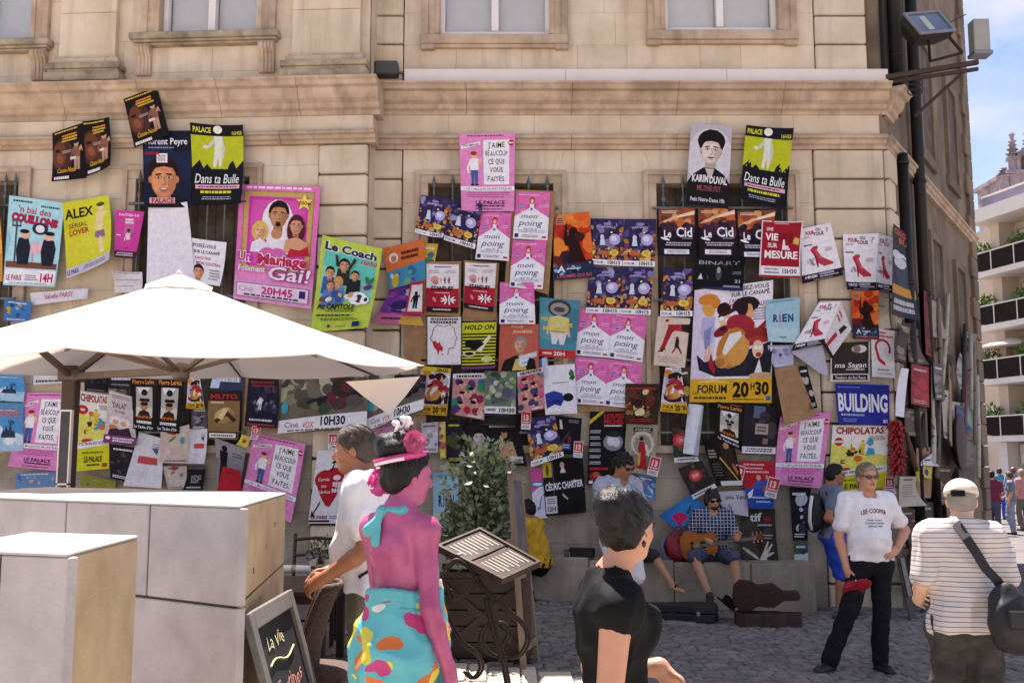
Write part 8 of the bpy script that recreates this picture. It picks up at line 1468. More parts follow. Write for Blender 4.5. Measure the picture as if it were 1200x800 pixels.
def cafe():
 t = empty('cafe_table', (-1.95, 7.95, 0), 'dark wooden cafe table laid with rolled napkins and glasses', 'table'); gz = ground_z(-1.95)
 for i in range(5): MB().box(-.72, .66, -.52+.21*i, -.52+.21*i+.2, .72, .755).build('plank', M_dwood, t, bevel=.004)
 MB().box(-.68, .62, -.48, .48, .66, .718).build('apron', M_dwood, t)
 for x in (-.62, .56):
  for y in (-.42, .42): MB().box(x-.03, x+.03, y-.03, y+.03, gz, .66).build('leg', M_dwood, t, bevel=.004)
 for nm, px, py, a, lab in (('napkin', 404, 669, 4, 'rolled white napkin on the table corner beside the man in white'), ('napkin', 345, 667, -8, 'rolled white napkin on the table nearest the concrete block')):
  p = atz(px, py, .785); o = empty(nm, (p.x, p.y, .757), lab, 'napkin', 'rolled napkins', rz=R(a)); MB().lathe([(.012, -.14), (.03, -.135), (.033, -.05), (.033, .07), (.03, .135), (.012, .14)], (0, 0, .033), 12, Matrix.Rotation(PI/2, 3, 'Y')).build('roll', C_WHITE, o, smooth=True); MB().lathe([(.0345, -.02), (.035, 0), (.0345, .02)], (0, 0, .033), 12, Matrix.Rotation(PI/2, 3, 'Y')).build('band', mat('beige_band', '#b8a888', .8), o)
 G_ = mat('clear_glass', '#e8eef0', .02, 0, trans=1.)
 for px, py, lab in ((362, 668, 'left stemmed glass on the cafe table'), (371, 664, 'middle stemmed glass on the cafe table'), (380, 667, 'right stemmed glass on the cafe table')):
  p = atz(px, py, .757); o = empty('wine_glass', (p.x, p.y, .757), lab, 'glass', 'glasses on the cafe table'); MB().lathe([(.03, 0), (.03, .003), (.006, .008), (.005, .07), (.02, .085), (.034, .12), (.03, .17), (.028, .17), (.031, .12), (.018, .09), (.002, .08)], (0, 0, 0), 16).build('bowl', G_, o, smooth=True)
 p = atz(374, 662, .757); o = empty('herb_pot', (p.x, p.y+.1, .757), 'small green herb in a pot on the cafe table', 'plant'); MB().lathe([(.035, 0), (.045, .07), (.048, .075), (.04, .075), (.001, .07)], (0, 0, 0), 14).build('pot', mat('terracotta_pot', '#8a4a32', .8, .1), o, smooth=True); leaves(o, Vector((0, 0, .15)), (.13, .11, .1), 220, .025, mat('herb_leaf', '#4e6b2a', .6, .25, 8), 'foliage', 5)
 def chair(x, y, rz, lab):
  c = empty('cafe_chair', (x, y, ground_z(x)), lab, 'chair', 'dark wooden cafe chairs', rz=R(rz)); MB().box(-.21, .21, -.2, .2, .44, .47).build('seat', M_dwood, c, bevel=.01)
  for sx in (-.19, .19):
   MB().bar((sx, .17, 0), (sx, .17, .44), .035).build('leg', M_dwood, c); MB().tube([(sx, -.2, 0), (sx, -.18, .44), (sx, -.22, .7), (sx, -.27, .93)], .018, 6).build('leg', M_dwood, c)
  for z in (.62, .74, .88): MB().tube([(-.19, -.2-.09*(z-.5), z), (0, -.24-.09*(z-.5), z+.01), (.19, -.2-.09*(z-.5), z)], .016, 6).build('back_slat', M_dwood, c)
  for z in (.2,): MB().bar((-.19, 0, z), (.19, 0, z), .02).build('stretcher', M_dwood, c)
 chair(-1.75, 9.0, 185, 'dark cafe chair pushed in on the wall side of the table'); chair(-1.0, 8.2, 95, 'dark cafe chair at the right end of the table')
 w_ = empty('wicker_chair', (-1.1, 5.75, ground_z(-1.1)), 'brown woven chair with tall curved back next to the chalkboard', 'chair', rz=R(100)); Wk = mat('brown_wicker', '#5b4030', .7, .3, 60, col2='#2e1f17', bump=.6, bscale=90)
 n = 9; vs = []; 
 for i in range(n+1):
  for j in range(7): a = -.9+1.8*j/6; vs.append((.27*math.sin(a), .24-.27*math.cos(a)-.12*(i/n)**2, .42+.5*i/n))
 mb = MB(); mb.add(vs, [(i*7+j, i*7+j+1, (i+1)*7+j+1, (i+1)*7+j) for i in range(n) for j in range(6)]); mb.add([(x*.93, y+.018, z) for x, y, z in vs], [(i*7+j, (i+1)*7+j, (i+1)*7+j+1, i*7+j+1) for i in range(n) for j in range(6)]); mb.build('backrest', Wk, w_, smooth=True)
 MB().tube([vs[i*7] for i in range(n+1)]+vs[n*7:n*7+7]+[vs[i*7+6] for i in range(n, -1, -1)], .02, 8).build('rim', Wk, w_, smooth=True); MB().lathe([(.02, .42), (.25, .42), (.26, .45), (.25, .47), (.02, .475)], (0, .03, 0), 20).build('seat', Wk, w_)
 for x in (-.2, .2):
  for y in (-.15, .22): MB().tube([(x, y, 0), (x*.9, y*.9, .43)], .02, 8).build('leg', Wk, w_)
def leaves(parent, c, rad, n, size, m, name, seed, hollow=.35, tilt=.6):
 rs = np.random.RandomState(seed); vs = []; fs = []
 for i in range(n):
  d = rs.normal(size=3); d /= np.linalg.norm(d); r = hollow+(1-hollow)*rs.rand()**.5; p = np.array(c)+d*r*np.array(rad)*(1+.16*math.sin(d[0]*7+d[2]*5)); a = rs.normal(size=3); a = a*tilt+d*.6+np.array([0, 0, .35]); a /= np.linalg.norm(a); b = np.cross(a, rs.normal(size=3)); b /= np.linalg.norm(b); cc = np.cross(a, b); L = size*rs.uniform(.7, 1.4); w_ = L*.3; o = len(vs)
  vs += [p, p+a*L*.5+b*w_+cc*w_*.3, p+a*L, p+a*L*.5-b*w_+cc*w_*.3]; fs += [(o, o+1, o+2), (o, o+2, o+3)]
 me = bpy.data.meshes.new(name); me.from_pydata([tuple(v) for v in vs], [], fs); return link_mesh(name, me, m, parent)
cafe()
M_leaf = mat('glossy_olive_leaf', '#4a5c40', .3, .4, 9, col2='#a3aa88')
def planter():
 o = empty('planter', (-.24, 8.95, ground_z(-.2)), 'bushy green shrub growing in a dark crossbraced wooden crate', 'planter'); h = .66; w_ = .36
 for s_, nm in ((-1, 0), (1, 1)):
  for i in range(5): MB().box(-w_, w_, s_*w_-.012, s_*w_+.012, .04+i*h/5, .04+(i+1)*h/5-.008).build('plank', M_dwood, o, bevel=.003); MB().box(s_*w_-.012, s_*w_+.012, -w_+.013, w_-.013, .04+i*h/5, .04+(i+1)*h/5-.008).build('plank', M_dwood, o, bevel=.003)
 for x in (-1, 1):
  for y in (-1, 1): MB().box(x*w_-.035, x*w_+.035, y*w_-.035, y*w_+.035, 0, h+.08).build('post', M_dwood, o, bevel=.005)
 for a, b in (((-w_, .08), (w_, h)), ((w_, .08), (-w_, h))): MB().bar((a[0], -w_-.025, a[1]), (b[0], -w_-.025-.002*(a[0] > 0)*8, b[1]), .06, .02, up=(0, 1, 0)).build('cross_brace', M_dwood, o)
 MB().box(-w_-.02, w_+.02, -w_-.03, -w_+.03, h+.03, h+.075).build('rim_rail', M_dwood, o, bevel=.004)
 MB().box(-w_+.02, w_-.02, -w_+.02, w_-.02, h-.05, h-.03).build('soil', mat('potting_soil', '#2a1e16', .95, .2), o)
 rs = random.Random(5)
 for k in range(9):
  a = rs.uniform(0, 2*PI); MB().tube([(0, 0, h-.05), (.1*math.cos(a), .1*math.sin(a), h+.3), (.2*math.cos(a+.3), .2*math.sin(a+.3), h+.75)], [.018, .012, .005], 6).build('stem', mat('brown_stem', '#4a3a28', .9, .2), o)
 leaves(o, (-.04, 0, h+.42), (.24, .26, .38), 1500, .06, M_leaf, 'foliage', 11, .2); leaves(o, (-.04, 0, h+.8), (.17, .18, .34), 1000, .06, M_leaf, 'foliage', 12, .15); leaves(o, (-.22, 0, h+.36), (.17, .2, .26), 700, .06, M_leaf, 'foliage', 13, .15); leaves(o, (.12, 0, h+.75), (.13, .15, .28), 500, .06, M_leaf, 'foliage', 14, .15); leaves(o, (-.04, 0, h+.7), (.32, .3, .5), 420, .065, M_leaf, 'foliage', 15, .75)
planter()
def menu_stand():
 Yb = 7.55; o = empty('menu_stand', (-.18, Yb, ground_z(-.18)), 'wrought iron menu stand with scrolls and an open tilted menu in front of the planter', 'menu stand'); off = o.location.copy(); gz = 0
 C = [at(x, y, Y)-off for x, y, Y in ((511, 641, 7.55), (562, 620, 8.0), (633, 660, 7.75), (588, 681, 7.3))]
 n = (C[1]-C[0]).cross(C[3]-C[0]).normalized(); n = n if n.z > 0 else -n
 Wb = mat('worn_menu_wood', '#4e3d34', .45, .25, 9, col2='#2e231d'); q = lambda u, v, d=0: (C[0]*(1-u)+C[3]*u)*(1-v)+(C[1]*(1-u)+C[2]*u)*v+n*d
 def slab(u0, u1, v0, v1, d0, d1, nm, m, par=o): return MB().add([q(u, v, d) for d in (d0, d1) for u, v in ((u0, v0), (u1, v0), (u1, v1), (u0, v1))], [(3, 2, 1, 0), (4, 5, 6, 7), (0, 1, 5, 4), (1, 2, 6, 5), (2, 3, 7, 6), (3, 0, 4, 7)]).build(nm, m, par)
 slab(0, 1, 0, 1, -.03, 0, 'board', Wb); pg = mat('aged_menu_page', '#574d46', .35, .25, 9)
 for a, b in ((.04, .47), (.53, .96)):
  p = slab(a, b, .07, .93, .001, .008, 'page', pg)
  for k in range(9): slab(a+.05, b-.05-.1*((k*7) % 3)/3, .84-.085*k, .865-.085*k, .0085, .01, 'print_line', mat('menu_ink', '#a89e94', .7), p)
 for (a, b, c, d) in ((0, 1, 0, .05), (0, 1, .95, 1), (0, .03, .05, .95), (.97, 1, .05, .95)): slab(a, b, c, d, 0, .022, 'frame', Wb)
 slab(.3, .34, .0, .1, .02, .03, 'clip', mat('steel_clip', '#b8b4ac', .3, .1, metal=.8))
 ir = mat('rusty_brown_iron', '#3d2c24', .5, .25, 12, metal=.5); mid = q(.5, .5, -.03)
 def tube(pts, r=.011, nm='scroll'): return MB().tube(pts, r, 7).build(nm, ir, o, smooth=True)
 def P2(px, py, Y): return at(px, py, Y)-off
 def curve(P, n=24):
  P = [Vector(p) for p in P]; P = [P[0]*2-P[1]]+P+[P[-1]*2-P[-2]]; r_ = []
  for i in range(1, len(P)-2):
   for k in range(6):
    t = k/6; a, b, c, d = P[i-1], P[i], P[i+1], P[i+2]; r_.append(.5*((2*b)+(c-a)*t+(2*a-5*b+4*c-d)*t*t+(3*b-a-3*c+d)*t**3))
  return r_+[P[-2]]
 for dY in (0, .32):
  Y = 7.42+dY; dx = 4*dY/.32
  tube(curve([P2(568+dx, 700, Y), P2(575+dx, 730, Y), P2(588+dx, 775, Y), P2(594+dx, 806, Y)]), .014, 'leg')
  tube(curve([P2(520+dx, 668, Y), P2(535+dx, 655, Y), P2(552+dx, 668, Y), P2(566+dx, 690, Y), P2(590+dx, 712, Y), P2(612+dx, 732, Y), P2(617+dx, 750, Y), P2(606+dx, 768, Y), P2(588+dx, 770, Y), P2(571+dx, 764, Y), P2(562+dx, 748, Y), P2(570+dx, 732, Y), P2(585+dx, 729, Y), P2(595+dx, 741, Y), P2(590+dx, 753, Y)]))
  tube(curve([P2(520+dx, 668, Y), P2(514+dx, 690, Y), P2(522+dx, 720, Y), P2(538+dx, 750, Y), P2(556+dx, 765, Y), P2(562+dx, 782, Y), P2(553+dx, 794, Y), P2(543+dx, 786, Y)]))
  tube(curve([P2(560+dx, 672, Y), P2(548+dx, 690, Y), P2(530+dx, 702, Y), P2(524+dx, 690, Y)])); tube([P2(514+dx, 690, Y), P2(512+dx, 806, Y)], .013, 'leg')
 tube([P2(594, 806, 7.42), P2(598, 806, 7.74)], .01, 'cross_bar'); tube([P2(566, 690, 7.42), P2(570, 690, 7.74)], .01, 'cross_bar')
menu_stand()
def display_board():
 o = empty('display_board', (.15, 8.5, ground_z(.2)), 'tall wooden A-frame display board with photo strip, seen almost edge-on', 'display board'); off = o.location.copy(); Wd = mat('pale_worn_wood', '#8d7a66', .75, .2, 10, stretch=(1, 1, .2), col2='#6a5848')
 A = at(597, 553, 8.3)-off; B = at(609, 556, 8.75)-off; C_ = at(630, 768, 8.75)-off; D = at(613, 772, 8.3)-off; C_.z = max(C_.z, 0); D.z = 0; C_.z = 0
 q = lambda u, v: (D*(1-u)+C_*u)*(1-v)+(A*(1-u)+B*u)*v; n = (C_-D).cross(A-D).normalized()
 n = n if n.x < 0 else -n
 def slab(u0, u1, v0, v1, d0, d1, nm, m): MB().add([q(u, v)+n*d for d in (d0, d1) for u, v in ((u0, v0), (u1, v0), (u1, v1), (u0, v1))], [(3, 2, 1, 0), (4, 5, 6, 7), (0, 1, 5, 4), (1, 2, 6, 5), (2, 3, 7, 6), (3, 0, 4, 7)]).build(nm, m, o)
 slab(0, .12, 0, 1, -.02, .02, 'upright', Wd); slab(.88, 1, 0, 1, -.02, .02, 'upright', Wd); slab(.12, .88, .5, .98, -.008, .008, 'panel', mat('photo_panel', '#6b6a70', .5, .3, 5, col2='#2f3038')); slab(.12, .88, .96, 1, -.018, .018, 'rail', Wd); slab(.12, .88, .46, .5, -.018, .018, 'rail', Wd); slab(.12, .88, .1, .14, -.018, .018, 'rail', Wd)
 for k, c in enumerate(('#b9552c', '#4c6a9a', '#c8b08a', '#3a2a2a', '#8aa0b0')): slab(.2, .8, .54+.08*k, .6+.08*k, .009, .011, 'photo', mat('photo'+c, c, .5, .3, 6))
 E = A+n*-.0; MB().bar(A, at(624, 766, 9.1)-off, .03, .03).build('rear_leg', Wd, o); MB().bar(at(606, 640, 8.7)-off, at(612, 766, 9.0)-off, .035, .03).build('rear_leg', mat('dark_stained_wood', '#3a2219'), o)
display_board()
# ------------------------------------------------------------------ things by the ledge
def ledge_things():
 L = mat('black_case_vinyl', '#17141a', .45, .2, 20, bump=.2, bscale=120); Br = mat('brown_case_plush', '#43281d', .6, .25, 15, col2='#2b1610', bump=.3, bscale=80)
 p = atz(808, 728, -.1); o = empty('guitar_case', (p.x-.25, p.y+.1, ground_z(p.x)), 'closed long black guitar case lying on the cobbles', 'guitar case', rz=R(-6))
 out_ = [(-.55, -.1), (-.5, -.14), (-.3, -.15), (-.1, -.1), (.15, -.075), (.5, -.065), (.62, -.07), (.62, .07), (.5, .065), (.15, .075), (-.1, .1), (-.3, .15), (-.5, .14), (-.55, .1)]
 out_ = [(-x*1.05, y*1.4) for x, y in out_][::-1]
 MB().prism(out_, lambda a, b, h: (a, b, h), 0.01, .1).build('bottom_shell', L, o, bevel=.01); MB().prism(out_, lambda a, b, h: (a, b, h), .104, .19).build('lid', L, o, bevel=.015, seg=2)
 for x in (-.35, .05, .35): MB().box(x-.02, x+.02, -.21 if x > .2 else -.115, -.19 if x > .2 else -.1, .08, .13).build('latch', mat('steel_buckle', '#9a9a9a'), o, bevel=.003)
 p = atz(900, 734, -.13); o = empty('open_guitar_case', (p.x, p.y, ground_z(p.x)), 'open brown guitar case with raised lid in front of the guitarist', 'guitar case', rz=R(-3))
 g = [(-.42, 0), (-.41, .11), (-.33, .18), (-.2, .17), (-.1, .12), (.0, .13), (.1, .14), (.17, .09), (.24, .05), (.42, .05), (.44, 0)]; g = [(x*.86, y*.95) for x, y in g]; out2 = g+[(x, -y) for x, y in g[::-1][1:-1]]
 n = len(out2); base = MB()
 base.prism([(x, y) for x, y in out2], lambda a, b, h: (a, b, h), .0, .015)
 base.add([(x, y, z) for z in (.015, .16) for x, y in out2]+[(x*.95, y*.9, z) for z in (.16, .02) for x, y in out2], [(r*n+i, r*n+(i+1) % n, (r+1)*n+(i+1) % n, (r+1)*n+i) for r in range(3) for i in range(n)]+[[3*n+i for i in range(n)]]); base.build('tray', Br, o)
 hinge = max(y for x, y in out2); lean = R(100); li = MB()
 T = lambda x, y, z: Vector((x, hinge+(hinge-y)*math.cos(lean)-(z)*math.sin(lean)+.0, .17+(hinge-y)*math.sin(lean)+z*math.cos(lean)))
 li.add([T(x, y, z) for z in (.0, .09) for x, y in out2]+[T(x*.95, y*.92, z) for z in (.0, .08) for x, y in out2], [(i, (i+1) % n, n+(i+1) % n, n+i) for i in range(n)]+[[n+i for i in range(n)]]+[(i, (i+1) % n, 2*n+(i+1) % n, 2*n+i) for i in range(n)]+[(2*n+i, 2*n+(i+1) % n, 3*n+(i+1) % n, 3*n+i) for i in range(n)]+[[3*n+i for i in range(n)]]); lo = li.build('lid', Br, o); 
 hd = empty('hat', (p.x-.38, p.y+.35, ground_z(p.x)+.18), 'black hat resting on the end of the open guitar case', 'hat'); MB().lathe([(.001, .0), (.15, .0), (.155, .012), (.09, .02), (.088, .09), (.06, .105), (.001, .1)], (0, 0, 0), 20, Matrix.Rotation(R(40), 3, 'Y')).build('felt', C_BLACK, hd, smooth=True)
 p = at(797, 655, 12.72); o = empty('rucksack', (p.x, 12.8, .475), 'crimson rucksack standing on the ledge beside the guitarist', 'backpack', rz=R(10)); sd = SDF(); sd.ell((0, 0, .17), (.19, .12, .2)); sd.ell((0, -.07, .11), (.15, .08, .12), .04); sd.cut((0, 0, .004), (0, 0, -1)); m = mat('crimson_nylon', '#8e1430', .6, .15, 9); sd.mesh('pack_body', .01, m, o, disp=.008); MB().tube([(-.1, -.11, .3), (-.05, -.15, .33), (.05, -.15, .33), (.1, -.11, .3)], .008, 6).build('zip', mat('dark_zip', '#3a0a18', .6), o); MB().tube([(-.04, 0, .36), (-.03, 0, .41), (.03, 0, .41), (.04, 0, .36)], .01, 6).build('grab_loop', m, o); MB().tube([(-.18, .02, .28), (-.24, -.03, .15), (-.2, -.02, .03)], .018, 6).build('shoulder_strap', mat('pale_blue_webbing', '#5a7a9a', .8), o)
 q = at(797, 606, 12.7); o = empty('paper_fan', (q.x, 12.72, q.z-.11), 'pleated hot pink paper fan above the crimson rucksack', 'fan'); 
 pts = []; 
 for k in range(13):
  a = R(40+100*k/12); pts.append((.18*math.cos(a)*.75, .012 if k % 2 else -.012, .17*math.sin(a)))
 MB().add([(.0, 0, 0)]+pts+[(.0, .006, 0)]+[(x, y+.006, z) for x, y, z in pts], [(0, i+1, i+2) for i in range(12)]+[(14, 16+i, 15+i) for i in range(12)]).build('pleats', mat('hot_pink_paper', '#d8266e', .7, .1), o); MB().bar((0, 0, -.1), (0, 0, .03), .012).build('handle', M_dwood, o)
 q = at(683, 640, 12.75); o = empty('camera_bag', (q.x, 12.8, .5), 'small black camera bag on the ledge below the black comedian poster', 'bag', rz=R(-18)); MB().box(-.15, .15, -.07, .07, .005, .12).build('bag_body', mat('black_nylon', '#17161a'), o, bevel=.02, seg=2); MB().box(-.155, .155, -.075, .02, .1, .128).build('flap', mat('black_nylon', '#17161a'), o, bevel=.008); MB().tube([(-.14, 0, .12), (-.2, .02, .06), (-.22, 0, .01)], .01, 6).build('strap', mat('black_webbing', '#1d1b22'), o)
 q = at(664, 636, 12.75); o = empty('phone', (q.x, 12.8, .505), 'small black upright gadget left of the camera bag on the ledge', 'gadget'); MB().box(-.03, .03, -.008, .008, .0, .1).build('casing', C_BLACK, o, bevel=.004); MB().box(-.026, .026, -.011, -.009, .008, .092).build('screen', mat('black_glass', '#0c0c10', .1, 0), o)
ledge_things()
# ------------------------------------------------------------------ clutter along the alley wall
def alley():
 SG = 'theatre posters hung on the wall'
 def PS(lab, quad, des, d=.12, **kw): return poster(lab, quad, des, frame=SIDE, d=d, group=SG, **kw)
 PS('dark poster with orange capitals and a white cow on the alley wall', (1046, 262, 1070, 278, 1069, 376, 1046, 368), lambda A: (A.rect(0, 0, 1, 1, '#262230'), A.rect(0, .8, 1, 1, '#1c1418'), A.text('CROCHUS', .5, .94, .06, '#c2502a', wid=.9, bold=.05), A.text('BUS', .6, .86, .06, '#c2502a', wid=.6, bold=.05), A.blobs(.2, .4, .8, .75, 8, ['#d8d4dc', '#3a3a4c', '#c8c4cc'], .04, .09), A.rect(0, .24, 1, .34, '#c48a34'), A.greek(.05, .05, .95, .2, 2, '#c8c0c4', .7), '#262230')[-1])
 PS('stiff white sheet standing out from the alley corner', (1051.6, 430.6, 1066, 432, 1056, 489, 1048, 487), D_blankw, d=.2)
 PS('red and black booklet poster on the alley wall', (1069, 426, 1087.5, 430, 1089, 477, 1066, 473), mk_photo('#9a1c2a', ['#b82a38', '#7a1420', '#2a1418'], n=10, tcol='#e0b8b8'), d=.22)
 PS('grey newsprint poster with a tiny portrait on the alley wall', (1094, 425, 1106, 428, 1106, 469, 1094, 468), mk_photo('#5a5654', ['#3a3634', '#6a6664', '#8a8684'], n=10, faces=0), d=.2)
 PS('pinned brownish notice below the pepper garland', (1054, 558, 1072, 558, 1072.5, 592, 1052, 594), D_notice, d=.15)
 c = sheet('cardboard_sheet', (1074, 525, 1094, 523, 1091, 583, 1075, 584), SIDE, .14, None, m=M_card, thick=.006); tag(c, 'brown cardboard with stickers propped in the alley', 'cardboard')
 PS('white cup shaped sticker on the alley cardboard', (1081, 533, 1094, 531, 1092, 546, 1079, 545), lambda A: (A.greek(.2, .4, .8, .6, 1, '#4a4450', .7), '#dcd6da')[-1], d=.165); PS('yellow sticker under the cup shaped one', (1081, 546, 1092, 547, 1090, 561, 1080, 559), lambda A: (A.ell(.5, .5, .2, .3, '#3a3a8a'), '#d8c83a')[-1], d=.16)
 for i, (q, col, lab) in enumerate([((1120, 412, 1128, 416, 1128, 456, 1119, 455), '#a8a4a4', 'pale grey sheet high on the alley wall'), ((1121, 474, 1132, 478, 1131, 505, 1120, 503), '#4a5a86', 'blue leaflet halfway down the alley wall'), ((1126, 510, 1142, 514, 1141, 544, 1125, 542), '#7d7670', 'grey printed notice behind the cap of the elderly man'), ((1124, 545, 1142, 548, 1141, 575, 1123, 574), '#5a5450', 'dark grey notice just right of the pale cap'), ((1104, 455, 1111, 458, 1110, 515, 1104, 512), '#b8aca4', 'narrow beige strip of paper in the alley'), ((1083, 340, 1092, 348, 1092, 420, 1083, 415), '#7a2430', 'long crimson banner strip above the booklet'), ((1129, 455, 1139, 460, 1138, 505, 1128, 503), '#7fa0a0', 'pale teal sheet far along the alley wall')]):
  PS(lab, q, mk_photo(col, [col, '#%02x%02x%02x' % tuple(max(0, int(int(col[k:k+2], 16)*.8)) for k in (1, 3, 5))], n=5, tcol='#2a2626'), d=.14)
 for q, col, lab in [((1050, 375, 1062, 380, 1062, 425, 1050, 422), '#4a3630', 'dark brown bill pasted between the cow poster and the white sheet'), ((1063, 380, 1076, 386, 1076, 428, 1063, 424), '#6a5444', 'tan bill peeling above the red booklet'), ((1090, 350, 1103, 358, 1103, 398, 1090, 394), '#a39484', 'cream bill pasted under the first alley shutter'), ((1060, 478, 1080, 480, 1080, 512, 1060, 510), '#5c4a44', 'umber bill above the alley cardboard'), ((1094, 545, 1112, 546, 1112, 590, 1094, 592), '#4a2a2a', 'dark red bill left of the pale cap'), ((1108, 560, 1124, 562, 1124, 610, 1108, 612), '#75685e', 'taupe bill touching the pale cap'), ((1054, 596, 1072, 596, 1072, 640, 1054, 644), '#5a1c22', 'maroon bill under the brownish notice'), ((1076, 588, 1094, 588, 1094, 650, 1076, 654), '#3c3432', 'near black bill under the alley cardboard'), ((1128, 385, 1140, 392, 1140, 440, 1128, 436), '#8c7c6c', 'khaki bill high at the far end of the alley'), ((1108, 468, 1122, 472, 1122, 500, 1108, 498), '#b7a998', 'pale bill just above the round basket'), ((1060, 650, 1085, 650, 1085, 692, 1060, 696), '#64564a', 'brown torn bill lowest at the alley corner')]:
  PS(lab, q, mk_photo(col, [col, '#2a2422', '#8a7a6c'], n=8, tcol='#b8aca0'), d=.1)
 cols = ['#b9a48a', '#8a7a6a', '#c9bca8', '#5a4a40', '#d0c8c0', '#7a6a58', '#a88e70', '#453a36', '#c0b4a8', '#8e3038', '#988878', '#d8cfc4']
 names = ['beige', 'taupe', 'cream', 'umber', 'pale grey', 'olive brown', 'tan', 'charcoal', 'ash', 'crimson', 'khaki', 'ivory']
 where = ['closest to the alley corner', 'behind the crimson banner', 'second rank by the downpipe', 'beside the grey newsprint', 'above the dark round basket', 'left of the dark round basket', 'right of the dark round basket', 'under the pale grey sheet', 'high between the shutters', 'beside the blue leaflet', 'near the far end of the alley', 'at the far end of the alley']
 xs = [(1092, 395, 1094, 500), (1099, 350, 1103, 470), (1111, 345, 1104, 450), (1084, 470, 1086, 525), (1093, 480, 1094, 545), (1100, 470, 1098, 560), (1113, 430, 1114, 520), (1131, 380, 1128, 470), (1137, 390, 1138, 480), (1133, 430, 1131, 540), (1141, 400, 1143, 520), (1145, 440, 1147, 560)]
 for i, (x0, y0, x1, y1) in enumerate(xs):
  a = SIDE.p(*[(lambda h: (h[0], .12, h[1]))(SIDE.hit(x0, y0, .12))][0]); b = SIDE.p(*[(lambda h: (h[0], .2, h[1]))(SIDE.hit(x1, y1, .2))][0])
  o = empty('poster_tube' if i % 3 else 'board', (b.x, b.y, b.z), names[i]+(' rolled poster ' if i % 3 else ' narrow board ')+'hanging in the alley '+where[i], 'rolled poster' if i % 3 else 'board', 'rolled posters and boards in the alley')
  m = mat('roll'+names[i], cols[i], .8, .2, 6)
  if i % 3: MB().tube([a-b, (a-b)*.5+Vector((.01, 0, 0)), Vector((0, 0, 0))], [.034, .035, .034], 10).build('roll', m, o, smooth=True); MB().lathe([(.036, -.02), (.038, 0), (.036, .02)], (a-b)*.5, 12).build('band', mat('dark_band', '#2a2422', .8), o)
  else: MB().bar(a-b, Vector((0, 0, 0)), .16, .02, up=SIDE.n).build('panel', m, o, bevel=.003); MB().bar((a-b)*.96-SIDE.n*-.012, (a-b)*.84+SIDE.n*.012, .11, .004, up=SIDE.n).build('printed_panel', mat('dark_band', '#2a2422'), o)
 p = at(1054, 493, 13.0); q = at(1052, 556, 13.0); o = empty('pepper_garland', q, 'thick garland of red dried peppers hanging at the building corner', 'garland'); rs = random.Random(9); pm = mat('red_dried_pepper', '#b3262a', .4, .25, 12, col2='#6e0f18'); L = p.z-q.z
 MB().tube([(0, 0, 0), (0, 0, L+.1)], .012, 6).build('cord', mat('jute_cord', '#8a7448', .9), o)
 k = 0
 proto = None
 for i in range(120):
  z = L*i/120; a = i*2.4; 
  if proto is None:
   mb = MB(); mb.tube([(0, 0, 0), (.035, 0, .008), (.075, 0, -.005), (.105, 0, -.035)], [.012, .021, .016, .003], 7); proto = mb.build('pepper', pm, o, smooth=True); ob = proto
  else: ob = proto.copy(); COL.objects.link(ob); ob.parent = o
  ob.location = (.015*math.cos(a), .015*math.sin(a), z); ob.rotation_euler = (rs.uniform(-.5, .5), rs.uniform(-.3, .6), a); s_ = rs.uniform(.75, 1.15); ob.scale = (s_, s_, s_)
 a, b = at(1062, 506, 13.0), at(1077, 564, 12.95); o = empty('umbrella_stick', b, 'folded brown umbrella with yellow tip leaning beside the pepper garland', 'umbrella'); MB().tube([a-b, (a-b)*.5, (a-b)*.2], [.02, .04, .03], 8).build('folded_cloth', mat('brown_cloth', '#5a3a24', .8, .2), o, smooth=True); MB().tube([(a-b)*.2, Vector((0, 0, 0))], [.02, .012], 8).build('tip', mat('yellow_tip', '#cfae2c', .5), o)
 c = at(1118, 518, 13.2); s0 = SIDE.hit(1118, 518, .12); c = SIDE.p(s0[0], .12, s0[1]); o = empty('round_basket', c, 'round dark maroon basket hung on the alley wall', 'basket'); M3 = SIDE.n.to_track_quat('Z', 'Y').to_matrix(); MB().lathe([(.01, .0), (.3, .0), (.42, .06), (.45, .1), (.42, .1), (.28, .03), (.01, .03)], (0, 0, 0), 24, M3).build('bowl', mat('maroon_wicker', '#3f1218', .6, .3, 40, bump=.5, bscale=80), o, smooth=True); MB().lathe([(.44, .09), (.465, .1), (.44, .115)], (0, 0, 0), 24, M3).build('rim', mat('maroon_wicker', '#3f1218'), o, smooth=True)
 for i, (px, py, w_, h, col, lab) in enumerate([(1072, 708, .3, .9, '#5a4a3c', 'brown board propped at the foot of the corner behind the man with sunglasses'), (1085, 700, .26, 1.1, '#463b34', 'dark board propped second in the row at the foot of the alley'), (1100, 690, .3, .8, '#6d3a34', 'reddish board propped third in the row at the foot of the alley'), (1120, 680, .3, 1.0, '#4c4a50', 'slate grey board propped last in the row at the foot of the alley')]):
  h0 = SIDE.hit(px, py, .3); o = empty('propped_board', SIDE.p(h0[0], .3, -.17), lab, 'board', 'boards propped along the alley wall'); MB().obox((-SIDE.n.x*.1, -SIDE.n.y*.1, h/2), (w_, .02, h), Matrix.Rotation(R(57), 3, 'Z') @ Matrix.Rotation(R(-9), 3, 'X')).build('panel', mat('propped'+col, col, .8, .25, 5), o, bevel=.004); MB().obox((-SIDE.n.x*.1+SIDE.n.x*.016, -SIDE.n.y*.1+SIDE.n.y*.016, h*.55), (w_*.7, .006, h*.5), Matrix.Rotation(R(57), 3, 'Z') @ Matrix.Rotation(R(-9), 3, 'X')).build('printed_sheet', mat('propped_print', '#8b8078', .6, .3, 7), o)
alley()
